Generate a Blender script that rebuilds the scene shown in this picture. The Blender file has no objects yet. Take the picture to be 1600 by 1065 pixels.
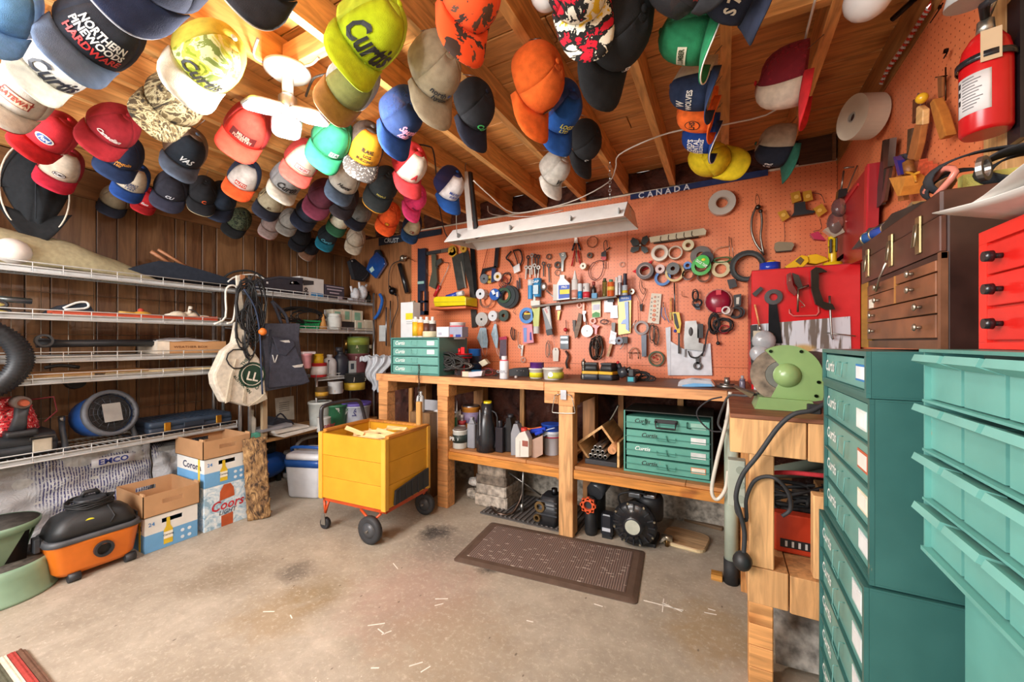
import bpy, math, random
from mathutils import Vector as V, Matrix as Mx
random.seed(7)
C = bpy.context.scene.collection
sc = bpy.context.scene
R_ = math.radians
# ---------------------------------------------------------------- camera, world, lights, exposure
YAW = R_(28); CH = 1.2; FP = 621.0; HZ = 535.0
cam = bpy.data.cameras.new('camera'); co = bpy.data.objects.new('camera', cam); C.objects.link(co)
cam.sensor_width = 36; cam.lens = FP/1600*36; cam.shift_y = (HZ-532.5)/1600; cam.clip_start = .02
co.location = (0, 0, CH); co.rotation_euler = (R_(90), 0, YAW); sc.camera = co
w = bpy.data.worlds.new('world'); sc.world = w; w.use_nodes = True
w.node_tree.nodes['Background'].inputs[0].default_value = (1, .96, .9, 1)
w.node_tree.nodes['Background'].inputs[1].default_value = .55
def light(name, kind, loc, e, col=(1,1,1), size=.1, rot=(0,0,0), sy=None):
    l = bpy.data.lights.new(name, kind); o = bpy.data.objects.new(name, l); C.objects.link(o)
    l.energy = e; l.color = col; o.location = loc; o.rotation_euler = rot
    if kind == 'AREA':
        l.size = size
        if sy: l.shape = 'RECTANGLE'; l.size_y = sy
    else: l.shadow_soft_size = size
    return o
light('room_fill', 'AREA', (-2.1, -1.3, 1.75), 84, (1,.99,.98), 1.8, (R_(78),0,R_(-22)), 1.4)  # unseen area fill added behind the camera to brighten the room
light('shop_lamp', 'POINT', (-1.42, .95, 2.00), 22, (1,.95,.90), .06)
light('rear_fill', 'POINT', (-.55, -.35, 2.0), 20, (1,.95,.9), .07)  # added point fill without any fixture, lifts the bench and pegboard
sc.view_settings.view_transform = 'Standard'; sc.view_settings.look = 'None'
sc.view_settings.gamma = 1; sc.view_settings.use_curve_mapping = False; sc.view_settings.exposure = .82
# ---------------------------------------------------------------- photo rays -> places in the room
FW = V((-math.sin(YAW), math.cos(YAW), 0)); RT = V((math.cos(YAW), math.sin(YAW), 0)); UP = V((0,0,1)); CAM = V((0,0,CH))
def ray(px, py): return FW + RT*((px-800)/FP) + UP*((HZ-py)/FP)
def onY(px, py, Y): r = ray(px,py); return CAM + r*(Y/r.y)
def onX(px, py, X): r = ray(px,py); return CAM + r*(X/r.x)
def onZ(px, py, Z): r = ray(px,py); return CAM + r*((Z-CH)/r.z)
# ---------------------------------------------------------------- materials
_m = {}
def lin(h):
    v = [int(h[i:i+2],16)/255 for i in (0,2,4)]
    return [c/12.92 if c <= .04045 else ((c+.055)/1.055)**2.4 for c in v]
def nd(t, k, **kw):
    n = t.nodes.new(k)
    for a,b in kw.items(): setattr(n,a,b)
    return n
def mat(spec):
    if spec in _m: return _m[spec]
    hx, _, kd = spec.partition(':'); col = lin(hx)
    m = bpy.data.materials.new(spec.replace(':','_')); m.use_nodes = True; t = m.node_tree; L = t.links
    p = t.nodes['Principled BSDF']; tc = nd(t,'ShaderNodeTexCoord'); oi = nd(t,'ShaderNodeObjectInfo')
    ad = nd(t,'ShaderNodeVectorMath', operation='ADD'); sc_ = nd(t,'ShaderNodeVectorMath', operation='SCALE'); sc_.inputs[0].default_value=(7,3,5)
    L.new(oi.outputs['Random'], sc_.inputs['Scale']); L.new(tc.outputs['Object'], ad.inputs[0]); L.new(sc_.outputs[0], ad.inputs[1])
    mp = nd(t,'ShaderNodeMapping'); L.new(ad.outputs[0], mp.inputs[0])
    no = nd(t,'ShaderNodeTexNoise'); L.new(mp.outputs[0], no.inputs['Vector'])
    rp = nd(t,'ShaderNodeValToRGB'); L.new(no.outputs['Fac'], rp.inputs[0])
    R = dict(rough=.5, metal=0, var=.12, scale=18, det=3, bump=0)
    R.update({'':{}, 'p':dict(rough=.25,var=.05), 'f':dict(rough=.92,var=.16,scale=40,bump=.35), 'n':dict(rough=.9,scale=60),
      'm':dict(rough=.33,metal=.92,var=.15), 'h':dict(rough=.12,metal=1,var=.04), 'k':dict(rough=.36,var=.1,scale=9), 'c':dict(rough=.85,var=.07,scale=12),
      'w':dict(rough=.55,var=.3,scale=9,det=6,bump=.15),'wy':dict(rough=.55,var=.3,scale=9,det=6,bump=.15),'wz':dict(rough=.55,var=.3,scale=9,det=6,bump=.15),
      'y':dict(rough=.4,var=.09,scale=7,det=6),'r':dict(rough=.65,var=.15), 'g':dict(rough=.08,var=.02), 'e':dict(), 'a':dict(rough=.18,var=.1,scale=25,bump=.6), 's':dict(rough=.8,var=.55,scale=30,det=8,bump=.5),
      'o':dict(rough=.4,var=.45,scale=14,det=8)}.get(kd,{}))
    v = R['var']; e = rp.color_ramp.elements
    e[0].position=.3; e[1].position=.7
    e[0].color = [max(0,c*(1-v)) for c in col]+[1]; e[1].color = [min(1,c*(1+v)+.004) for c in col]+[1]
    no.inputs['Scale'].default_value = R['scale']; no.inputs['Detail'].default_value = R['det']
    if kd in ('w','wy','wz'):
        a = {'w':0,'wy':1,'wz':2}[kd]; s=[1.6,1.6,1.6]; s[a]=.16; mp.inputs['Scale'].default_value = s
        no.inputs['Scale'].default_value = 22; no.inputs['Distortion'].default_value = 1.2
        e[0].color = [c*.76 for c in col]+[1]; e[0].position=.32; e[1].position=.62
        n2 = nd(t,'ShaderNodeTexNoise'); n2.inputs['Scale'].default_value = 5; n2.inputs['Detail'].default_value=2
        L.new(ad.outputs[0], n2.inputs['Vector']); r2 = nd(t,'ShaderNodeValToRGB'); r2.color_ramp.elements[0].position=.27; r2.color_ramp.elements[1].position=.36
        r2.color_ramp.elements[0].color=(.68,.55,.43,1); r2.color_ramp.elements[1].color=(1,1,1,1); L.new(n2.outputs['Fac'], r2.inputs[0])
        mx = nd(t,'ShaderNodeMixRGB', blend_type='MULTIPLY'); mx.inputs[0].default_value=1
        L.new(rp.outputs[0], mx.inputs[1]); L.new(r2.outputs[0], mx.inputs[2]); L.new(mx.outputs[0], p.inputs['Base Color'])
    elif kd == 'k':
        n2 = nd(t,'ShaderNodeTexNoise'); n2.inputs['Scale'].default_value = 14; n2.inputs['Detail'].default_value=8; n2.inputs['Roughness'].default_value=.75
        L.new(ad.outputs[0], n2.inputs['Vector']); r2 = nd(t,'ShaderNodeValToRGB'); r2.color_ramp.elements[0].position=.66; r2.color_ramp.elements[1].position=.7
        L.new(n2.outputs['Fac'], r2.inputs[0]); mx = nd(t,'ShaderNodeMixRGB'); L.new(r2.outputs[0], mx.inputs[0]); L.new(rp.outputs[0], mx.inputs[1])
        mx.inputs[2].default_value = (.35,.27,.17,1); L.new(mx.outputs[0], p.inputs['Base Color'])
    else: L.new(rp.outputs[0], p.inputs['Base Color'])
    p.inputs['Roughness'].default_value = R['rough']; p.inputs['Metallic'].default_value = R['metal']
    if R['bump']:
        b = nd(t,'ShaderNodeBump'); b.inputs['Strength'].default_value = R['bump']; b.inputs['Distance'].default_value=.004
        if kd == 'f':
            n3 = nd(t,'ShaderNodeTexNoise'); n3.inputs['Scale'].default_value=500; L.new(tc.outputs['Object'], n3.inputs['Vector']); L.new(n3.outputs['Fac'], b.inputs['Height'])
        else: L.new(no.outputs['Fac'], b.inputs['Height'])
        L.new(b.outputs[0], p.inputs['Normal'])
    if kd == 'g': p.inputs['Transmission Weight'].default_value = .85; p.inputs['IOR'].default_value=1.3
    if kd == 'a': p.inputs['Transmission Weight'].default_value = .25
    if kd == 'n':
        p.inputs['Alpha'].default_value = .72
    if kd == 'e': p.inputs['Emission Color'].default_value = col+[1]; p.inputs['Emission Strength'].default_value = 5
    _m[spec] = m; return m
# ---------------------------------------------------------------- text outlines
_t = {}
def textgeo(s, bold=.0, shear=0.):
    k = (s,bold,shear)
    if k in _t: return _t[k]
    cu = bpy.data.curves.new('t','FONT'); cu.body = s; cu.align_x='CENTER'; cu.align_y='CENTER'; cu.offset=bold; cu.shear=shear; cu.resolution_u=2
    o = bpy.data.objects.new('t', cu); me = o.to_mesh()
    vs = [tuple(v.co[:2]) for v in me.vertices]; fs = [tuple(p.vertices) for p in me.polygons]
    o.to_mesh_clear(); bpy.data.objects.remove(o); bpy.data.curves.remove(cu)
    _t[k] = (vs,fs); return _t[k]
# ---------------------------------------------------------------- mesh builder
class MB:
    def __init__(s, M=None): s.v=[]; s.f=[]; s.sm=[]; s.M=M
    def add(s, vs, fs, smooth=False, M=None):
        n=len(s.v)
        for q in vs:
            q = V(q)
            if M is not None: q = M@q
            if s.M is not None: q = s.M@q
            s.v.append(q)
        s.f += [tuple(i+n for i in f) for f in fs]; s.sm += [smooth]*len(fs); return s
    def box(s, a, b, M=None, c=0):
        (x0,y0,z0),(x1,y1,z1) = [min(p,q) for p,q in zip(a,b)],[max(p,q) for p,q in zip(a,b)]
        if c <= 0:
            vs=[(x,y,z) for x in (x0,x1) for y in (y0,y1) for z in (z0,z1)]
            return s.add(vs, [(0,1,3,2),(4,6,7,5),(0,4,5,1),(2,3,7,6),(0,2,6,4),(1,5,7,3)], False, M)
        c = min(c,(x1-x0)*.45,(y1-y0)*.45,(z1-z0)*.45)   # chamfered box: octagonal plan + inset caps
        ring=lambda i,z:[(x0+c+i,y0+i,z),(x1-c-i,y0+i,z),(x1-i,y0+c+i,z),(x1-i,y1-c-i,z),(x1-c-i,y1-i,z),(x0+c+i,y1-i,z),(x0+i,y1-c-i,z),(x0+i,y0+c+i,z)]
        k=c*.6; vs=ring(k*.5,z0)+ring(0,z0+k)+ring(0,z1-k)+ring(k*.5,z1); fs=[tuple(range(7,-1,-1)),tuple(range(24,32))]
        for r in range(3):
            for i in range(8): j=(i+1)%8; fs.append((r*8+i,r*8+j,r*8+8+j,r*8+8+i))
        return s.add(vs,fs,False,M)
    def prism(s, pts, y0, y1, M=None):      # polygon in xz, extruded along y
        n=len(pts); vs=[(x,y0,z) for x,z in pts]+[(x,y1,z) for x,z in pts]
        fs=[tuple(range(n)),tuple(range(2*n-1,n-1,-1))]+[(i,i+n,(i+1)%n+n,(i+1)%n) for i in range(n)]
        return s.add(vs,fs,False,M)
    def flatp(s, pts, z0, z1, M=None):      # polygon in xy, extruded along z
        n=len(pts); vs=[(x,y,z0) for x,y in pts]+[(x,y,z1) for x,y in pts]
        fs=[tuple(range(n-1,-1,-1)),tuple(range(n,2*n))]+[(i,(i+1)%n,(i+1)%n+n,i+n) for i in range(n)]
        return s.add(vs,fs,False,M)
    def lathe(s, prof, n=16, M=None, sx=1, sy=1, caps=True):   # profile [(r,z)] round z
        vs=[];fs=[]
        for r,z in prof:
            for i in range(n): a=2*math.pi*i/n; vs.append((r*sx*math.cos(a),r*sy*math.sin(a),z))
        for k in range(len(prof)-1):
            for i in range(n): j=(i+1)%n; fs.append((k*n+i,k*n+j,(k+1)*n+j,(k+1)*n+i))
        s.add(vs,fs,True,M)
        if caps:
            m=len(s.v)-len(vs); s.f += [tuple(m+i for i in range(n-1,-1,-1)), tuple(m+(len(prof)-1)*n+i for i in range(n))]; s.sm += [False]*2
        return s
    def cyl(s, p0, p1, r, r1=None, n=12, caps=True):
        p0=V(p0);p1=V(p1);d=p1-p0; q=d.to_track_quat('Z','Y').to_matrix().to_4x4()
        return s.lathe([(r,0),(r if r1 is None else r1,d.length)], n, Mx.Translation(p0)@q, caps=caps)
    def ring(s, c, ro, ri, y0, y1, n=24, M=None, sq=1):     # annulus facing y
        vs=[];cx,cz=c
        for r,y in ((ro,y0),(ro,y1),(ri,y1),(ri,y0)):
            for i in range(n): a=2*math.pi*i/n; vs.append((cx+r*math.cos(a)*sq,y,cz+r*math.sin(a)))
        fs=[(k*n+i,k*n+(i+1)%n,((k+1)%4)*n+(i+1)%n,((k+1)%4)*n+i) for k in range(4) for i in range(n)]
        s.add(vs,fs,False,M); return s
    def tube(s, pts, r, n=8, closed=False, M=None):
        pts=[V(p) for p in pts]; k=len(pts); vs=[];fs=[]; up=None
        for i,p in enumerate(pts):
            d=(pts[(i+1)%k]-pts[i-1]) if closed else (pts[min(i+1,k-1)]-pts[max(i-1,0)])
            if d.length<1e-9: d=V((0,0,1))
            d.normalize()
            if up is None: up = d.orthogonal().normalized()
            u=(up-d*up.dot(d)); u = u.normalized() if u.length>1e-6 else d.orthogonal().normalized(); up=u; w_=d.cross(u)
            rr = r[i] if isinstance(r,(list,tuple)) else r
            for j in range(n): a=2*math.pi*j/n; vs.append(p+u*rr*math.cos(a)+w_*rr*math.sin(a))
        for i in range(k if closed else k-1):
            for j in range(n): a,b=i*n+j,i*n+(j+1)%n; c,d2=((i+1)%k)*n+(j+1)%n,((i+1)%k)*n+j; fs.append((a,b,c,d2))
        s.add(vs,fs,True,M)
        if not closed:
            m=len(s.v)-len(vs); s.f += [tuple(m+i for i in range(n-1,-1,-1)),tuple(m+(k-1)*n+i for i in range(n))]; s.sm += [False]*2
        return s
    def ball(s, c, r, n=12, sx=1, sy=1, sz=1, M=None, lo=-90, hi=90):
        pr=[(max(1e-4,r*math.cos(R_(lo+(hi-lo)*i/8))), r*sz*math.sin(R_(lo+(hi-lo)*i/8))) for i in range(9)]
        T=Mx.Translation(V(c)); return s.lathe(pr,n,(M@T) if M is not None else T,sx,sy)
    def sheet(s, fn, nu, nv, th=.003, M=None, smooth=True):   # fn(u,v)->point; two-sided with thickness
        P=[[V(fn(i/nu,j/nv)) for j in range(nv+1)] for i in range(nu+1)]; vs=[];fs=[]; W=nv+1
        for side in (0,1):
            for i in range(nu+1):
                for j in range(nv+1):
                    a=P[min(i+1,nu)][j]-P[max(i-1,0)][j]; b=P[i][min(j+1,nv)]-P[i][max(j-1,0)]; nn=a.cross(b)
                    nn = nn.normalized() if nn.length>1e-9 else V((0,0,1)); vs.append(P[i][j]-nn*th*side)
        o=(nu+1)*W; id_=lambda i,j:i*W+j
        for i in range(nu):
            for j in range(nv): q=(id_(i,j),id_(i+1,j),id_(i+1,j+1),id_(i,j+1)); fs.append(q); fs.append(tuple(o+x for x in q[::-1]))
        bd=[(i,0) for i in range(nu)]+[(nu,j) for j in range(nv)]+[(i,nv) for i in range(nu,0,-1)]+[(0,j) for j in range(nv,0,-1)]
        for k in range(len(bd)): a=id_(*bd[k]); b=id_(*bd[(k+1)%len(bd)]); fs.append((b,a,a+o,b+o))
        return s.add(vs,fs,smooth,M)
    def text(s, st, x, z, h, y, bold=.02, shear=0, rot=0, wrap=None, fn=None, wmax=None, M=None):
        vs,fs=textgeo(st,bold,shear); k=h/.7; c,q=math.cos(R_(rot)),math.sin(R_(rot))
        if wmax and vs:
            ww=max(a for a,b in vs)-min(a for a,b in vs)
            kx=min(k,wmax/max(ww,1e-6))
        else: kx=k
        out=[]
        for a,b in vs:
            a,b=a*kx,b*k; a,b=a*c-b*q,a*q+b*c
            if fn: out.append(fn(x+a,z+b)); continue
            if wrap: an=a/wrap; out.append((x+wrap*math.sin(an), y+wrap-(wrap*math.cos(an)), z+b))
            else: out.append((x+a,y,z+b))
        s.add(out,fs,False,M); return s
    def mesh(s, name, spec):
        me=bpy.data.meshes.new(name); me.from_pydata([tuple(v) for v in s.v],[],s.f); me.polygons.foreach_set('use_smooth',s.sm)
        me.materials.append(mat(spec) if isinstance(spec,str) else spec); me.update(); return me
    def build(s, name, spec, parent=None, label=None, stuff=False, loc=None, bevel=0):
        o=bpy.data.objects.new(name, s.mesh(name,spec)); C.objects.link(o)
        if parent is not None: o.parent=parent
        if label: o['label']=label
        if stuff: o['kind']='stuff'
        if loc is not None: o.location=loc
        if bevel:
            b=o.modifiers.new('bevel','BEVEL'); b.width=bevel; b.segments=2; b.limit_method='ANGLE'
        return o
def tag(o, label, cat, group=None, kind=None):
    o['label']=label; o['category']=cat
    if group: o['group']=group
    if kind: o['kind']=kind
    return o
def thing(name, label, cat, loc=(0,0,0), rz=0, group=None):
    o=bpy.data.objects.new(name,None); C.objects.link(o); o.location=loc; o.rotation_euler=(0,0,R_(rz)); o.empty_display_size=.05
    return tag(o,label,cat,group)
def struct(o, label=None): 
    o['kind']='structure'
    if label: o['label']=label
    return o
# ---------------------------------------------------------------- things laid out on a plane of the room
RZ={'b':0,'l':90,'r':-90}
class PF:
    """frame on a wall-parallel plane; local x to the right seen from the room, y into the wall, z up"""
    def __init__(s, side, dist, o, z=None):
        s.side=side; s.d=dist; s.u0,s.z0=s.uv(*o); s.zw = s.z0 if z is None else z
        s.loc = {'b':(s.u0,dist,s.zw),'l':(dist,s.u0,s.zw),'r':(dist,-s.u0,s.zw)}[side]; s.o=o
    def uv(s,px,py):
        if s.side=='b': p=onY(px,py,s.d); return p.x,p.z
        p=onX(px,py,s.d); return (p.y if s.side=='l' else -p.y), p.z
    def p(s,px,py): u,z=s.uv(px,py); return u-s.u0,z-s.z0
    def k(s,px,py):
        a=s.uv(px,py)[1]; b=s.uv(px,py-1)[1]; return b-a
PROF={'can':[(.97,0),(1,.02),(1,.94),(1.03,.95),(1.03,1),(.9,.985)],
 'bottle':[(.9,0),(1,.03),(1,.6),(.9,.68),(.4,.78),(.36,.86),(.42,.86),(.42,1)],
 'jug':[(.92,0),(1,.04),(1,.62),(.85,.76),(.35,.88),(.4,.89),(.4,1)],
 'spray':[(.95,0),(1,.02),(1,.76),(.8,.82),(.6,.83),(.6,.85),(.6,1)],
 'tub':[(.82,0),(.86,.03),(.97,.86),(1.04,.87),(1.04,.97),(.95,1)],
 'pail':[(.84,0),(.86,.02),(.98,.9),(1.04,.91),(1.04,1),(.98,1),(.96,.95)],
 'cone':[(1,0),(.95,.05),(.25,.9),(.2,1)],'cyl':[(1,0),(1,1)],'dome':[(1,0),(.98,.3),(.85,.6),(.6,.87),(.1,1)],
 'jar':[(.9,0),(1,.06),(1,.75),(.88,.8),(.92,.8),(.92,1)],'tube':[(.5,0),(.6,.12),(.85,.16),(1,.25),(.95,.9),(.9,1)]}
def shape(mb, F, s):
    k=s[0]
    if k=='B':   # x0,y0,x1,y1,ya,yb[,chamfer]
        a=F.p(s[1],(s[2]+s[4])/2); b=F.p(s[3],(s[2]+s[4])/2); xm=(s[1]+s[3])/2; z1=F.p(xm,s[2])[1]; z0=F.p(xm,s[4])[1]
        mb.box((a[0],s[5],z0),(b[0],s[6],z1),c=s[7] if len(s)>7 else 0)
    elif k=='P': mb.prism([F.p(*q) for q in s[1]],s[2],s[3])
    elif k=='T':
        pts=[]
        for q in s[1]: u,z=F.p(q[0],q[1]); pts.append((u,q[2] if len(q)>2 else (s[3] if len(s)>3 else -.012),z))
        if len(pts)>2: pts=smooth(pts,3)
        mb.tube(pts,s[2],6)
    elif k=='L':  # cx,ytop,ybot,wpx,kind,yc
        x,z0=F.p(s[1],s[3]); z1=F.p(s[1],s[2])[1]; r=abs(F.p(s[1]+s[4]/2,s[3])[0]-F.p(s[1]-s[4]/2,s[3])[0])/2; h=z1-z0
        mb.lathe([(a*r,z0+b*h) for a,b in PROF[s[5]]],14,Mx.Translation((x,s[6] if len(s)>6 else 0,0)))
    elif k=='R':  # cx,cy,ro,ri,ya,yb
        q=F.k(s[1],s[2]); mb.ring(F.p(s[1],s[2]),s[3]*q,max(s[4]*q,.0005),s[5],s[6],n=20)
    elif k=='S':  # cx,cy,r,y[,sx,sy,sz]
        q=F.k(s[1],s[2]); x,z=F.p(s[1],s[2]); mb.ball((x,s[4],z),s[3]*q,10,*(s[5:8] if len(s)>5 else ()))
    elif k=='C':  # cx,cy,rx,ry,turns,tr : irregular coil
        q=F.k(s[1],s[2]); x,z=F.p(s[1],s[2]); rnd=random.Random(int(s[1]*7+s[2])); pts=[]
        N=int(s[5]*12)
        for i in range(N+1):
            a=2*math.pi*i/12; j=1+.18*math.sin(i*.37+s[1])+rnd.uniform(-.05,.05)
            pts.append((x+s[3]*q*j*math.cos(a),-.012-.03*(.5+.5*math.sin(i*.21)),z+s[4]*q*j*math.sin(a)))
        mb.tube(pts,s[6],5)
    elif k=='X':  # str,cx,cy,hpx,y[,rot,wrap,shear,wmaxpx]
        x,z=F.p(s[2],s[3]); q=F.k(s[2],s[3]); e=list(s[6:])+[0,0,0,0][len(s)-6:] if len(s)<10 else list(s[6:10])
        mb.text(s[1],x,z,s[4]*q,s[5],.02,e[2],e[0],(e[1]*q if e[1] else None),wmax=(e[3]*q if e[3] else None))
def smooth(pts,k):
    out=[]; P=[V(p) for p in pts]; n=len(P)
    for i in range(n-1):
        a,b,c,d=P[max(i-1,0)],P[i],P[i+1],P[min(i+2,n-1)]
        for j in range(k):
            t=j/k; out.append(.5*((2*b)+(c-a)*t+(2*a-5*b+4*c-d)*t*t+(3*b-a-3*c+d)*t**3))
    out.append(P[-1]); return out
def g(side, dist, name, label, cat, o, parts, group=None, z=None, bevel=0):
    """parts: [(part name or 'part>sub', material, [shapes][, label])]"""
    F=PF(side,dist,o,z)
    if len(parts)==1:
        mb=MB()
        for s in parts[0][2]: shape(mb,F,s)
        ob=mb.build(name,parts[0][1],bevel=bevel); ob.location=F.loc; ob.rotation_euler=(0,0,R_(RZ[side])); return tag(ob,label,cat,group)
    t=thing(name,label,cat,F.loc,RZ[side],group); last={}
    for p in parts:
        mb=MB()
        for s in p[2]: shape(mb,F,s)
        n=p[0].split('>'); par = last[n[0]] if len(n)>1 else t
        ob=mb.build(n[-1],p[1],par,p[3] if len(p)>3 else None,bevel=bevel if len(p[2])and p[2][0][0] in 'BP' else 0); last[n[-1]]=ob
    return t
# ================================================================ the room
XL,XR,YB = -3.6,.6,3.0
ZJ,ZD = 2.30,2.44       # underside of the joists, underside of the deck
def ramp(t,src,p0,p1,c0=(0,0,0,1),c1=(1,1,1,1)):
    r=nd(t,'ShaderNodeValToRGB'); e=r.color_ramp.elements; e[0].position=p0; e[1].position=p1; e[0].color=c0; e[1].color=c1; t.links.new(src,r.inputs[0]); return r.outputs[0]
def noise(t,src,s,d=4,dist=0,rough=.5):
    n=nd(t,'ShaderNodeTexNoise'); n.inputs['Scale'].default_value=s; n.inputs['Detail'].default_value=d; n.inputs['Distortion'].default_value=dist; n.inputs['Roughness'].default_value=rough
    t.links.new(src,n.inputs['Vector']); return n.outputs['Fac']
def mixc(t,f,a,b,mode='MIX'):
    m=nd(t,'ShaderNodeMixRGB',blend_type=mode)
    for i,x in ((0,f),(1,a),(2,b)):
        if isinstance(x,(int,float)): m.inputs[i].default_value = x if i==0 else (x,x,x,1)
        elif isinstance(x,tuple): m.inputs[i].default_value=x
        else: t.links.new(x,m.inputs[i])
    return m.outputs[0]
def newmat(name,rough=.7):
    m=bpy.data.materials.new(name); m.use_nodes=True; t=m.node_tree; p=t.nodes['Principled BSDF']; p.inputs['Roughness'].default_value=rough
    tc=nd(t,'ShaderNodeTexCoord'); return m,t,p,tc.outputs['Object']
def bump(t,p,src,st=.3,dist=.003):
    b=nd(t,'ShaderNodeBump'); b.inputs['Strength'].default_value=st; b.inputs['Distance'].default_value=dist; t.links.new(src,b.inputs['Height']); t.links.new(b.outputs[0],p.inputs['Normal'])
def L4(h,k=1): return tuple(c*k for c in lin(h))+(1,)
# concrete floor with its oil, paint and rust stains
m,t,p,oc=newmat('concrete_floor',.62)
c=mixc(t,ramp(t,noise(t,oc,1.6,8,.4,.6),.3,.7),L4('9b8f7d'),L4('c0b6a6'))
c=mixc(t,ramp(t,noise(t,oc,9,8,.2,.7),.35,.75,c1=(.6,.6,.6,1)),c,L4('857a6b'))
def stain(c,px,py,rad,col,k,ns=5):
    q=onZ(px,py,0); mp=nd(t,'ShaderNodeMapping'); mp.inputs['Location'].default_value=(-q.x,-q.y,0); t.links.new(oc,mp.inputs[0])
    ln=nd(t,'ShaderNodeVectorMath',operation='LENGTH'); t.links.new(mp.outputs[0],ln.inputs[0])
    s=nd(t,'ShaderNodeMath',operation='MULTIPLY_ADD'); t.links.new(noise(t,oc,ns,8,1,.7),s.inputs[0]); s.inputs[1].default_value=rad*2.0; t.links.new(ln.outputs['Value'],s.inputs[2])
    return mixc(t,ramp(t,s.outputs[0],rad*1.4,rad*2.2,(k,k,k,1),(0,0,0,1)),c,L4(col))
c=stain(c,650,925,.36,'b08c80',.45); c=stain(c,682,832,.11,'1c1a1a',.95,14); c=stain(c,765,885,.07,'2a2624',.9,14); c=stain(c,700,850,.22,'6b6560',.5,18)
c=stain(c,465,892,.1,'6a6258',.8,10); c=stain(c,500,925,.16,'82704e',.6); c=stain(c,430,960,.2,'9a8058',.5); c=stain(c,1120,985,.22,'a08355',.55); c=stain(c,350,900,.18,'7f715c',.5); c=stain(c,700,1000,.3,'a08c72',.5)
sp=nd(t,'ShaderNodeTexVoronoi'); sp.inputs['Scale'].default_value=38; t.links.new(oc,sp.inputs['Vector'])
spk=nd(t,'ShaderNodeMath',operation='ADD'); t.links.new(sp.outputs['Distance'],spk.inputs[0]); t.links.new(ramp(t,noise(t,oc,3.5,3),.42,.62,(.5,.5,.5,1),(0,0,0,1)),spk.inputs[1])
c=mixc(t,ramp(t,spk.outputs[0],.09,.12,(.85,.85,.85,1),(0,0,0,1)),c,L4('ded6c8'))
dk=nd(t,'ShaderNodeTexVoronoi'); dk.inputs['Scale'].default_value=13; mp=nd(t,'ShaderNodeMapping'); mp.inputs['Location'].default_value=(3,7,1); mp.inputs['Rotation'].default_value=(0,0,.6); mp.inputs['Scale'].default_value=(1,.5,1); t.links.new(oc,mp.inputs[0]); t.links.new(mp.outputs[0],dk.inputs['Vector'])
c=mixc(t,ramp(t,dk.outputs['Distance'],.035,.06,(.7,.7,.7,1),(0,0,0,1)),c,L4('4c4034'))
c=mixc(t,ramp(t,noise(t,oc,45,8,0,.8),.52,.66,c1=(.6,.6,.6,1)),c,L4('d2c8b8'))
t.links.new(c,p.inputs['Base Color']); bump(t,p,noise(t,oc,120,6,0,.7),.25,.002); FLOOR=m
fl=MB().box((XL-.05,-1.5,-.1),(XR+.05,YB+.05,0)).build('floor',FLOOR); struct(fl,'bare stained concrete floor with paint specks')
# chalk-like paint marks on the floor are flat spills
mk=MB()
for (x,y,l,a) in ((1036,945,.17,4),(1036,945,.1,94),(1110,958,.05,10),(690,935,.06,30),(686,944,.04,50),(588,975,.07,40),(596,986,.05,-10),(604,988,.04,60),(586,1043,.03,30),(650,1037,.05,50),(665,1045,.04,70),(618,884,.07,-25),(420,955,.05,30),(455,963,.03,-20),(1050,948,.09,-15),(1112,952,.03,0),(935,945,.04,0),(828,970,.03,10)):
    q=onZ(x,y,.0006); mk.box((-l/2,-.0022,0),(l/2,.0022,.0012),Mx.Translation((q.x,q.y,.0))@Mx.Rotation(R_(a),4,'Z'))
mk.build('paint_mark','e9e4da',fl,'white paint marks',stuff=True)
# left wall: grooved wood panelling
m,t,p,oc=newmat('dark_panelling',.42)
oi=nd(t,'ShaderNodeObjectInfo'); ad=nd(t,'ShaderNodeVectorMath',operation='SCALE'); ad.inputs[0].default_value=(3,9,5); t.links.new(oi.outputs['Random'],ad.inputs['Scale'])
a2=nd(t,'ShaderNodeVectorMath',operation='ADD'); t.links.new(oc,a2.inputs[0]); t.links.new(ad.outputs[0],a2.inputs[1])
mp=nd(t,'ShaderNodeMapping'); mp.inputs['Scale'].default_value=(1,1,.09); t.links.new(a2.outputs[0],mp.inputs[0])
c=mixc(t,ramp(t,noise(t,mp.outputs[0],28,8,1.5,.65),.35,.65),L4('4a2d1a'),L4('8a6240'))
wv=nd(t,'ShaderNodeTexWave'); wv.inputs['Scale'].default_value=5; wv.inputs['Distortion'].default_value=9; wv.inputs['Detail'].default_value=3; t.links.new(mp.outputs[0],wv.inputs['Vector'])
c=mixc(t,.45,c,mixc(t,wv.outputs['Fac'],L4('55351f'),L4('8f6a46')))
t.links.new(c,p.inputs['Base Color']); PANEL=m
wl=MB().box((XL-.06,-1.5,0),(XL-.008,YB+.05,ZD)).build('wall_left','1c120c'); struct(wl,'dark wood grain panelling with vertical grooves')
y=-1.5; ws=[.2,.1,.1,.22,.063,.11,.10]; i=0; y=.923-.796*3
while y<YB-.01:
    w_=ws[(i+3)%7]; y1=min(y+w_,YB)
    if y1>-1.4: MB().box((XL-.012,y+.0025,0.0),(XL,y1-.0025,ZD-.001),c=.003).build('panel',PANEL,wl)
    y=y1; i+=1
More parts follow.
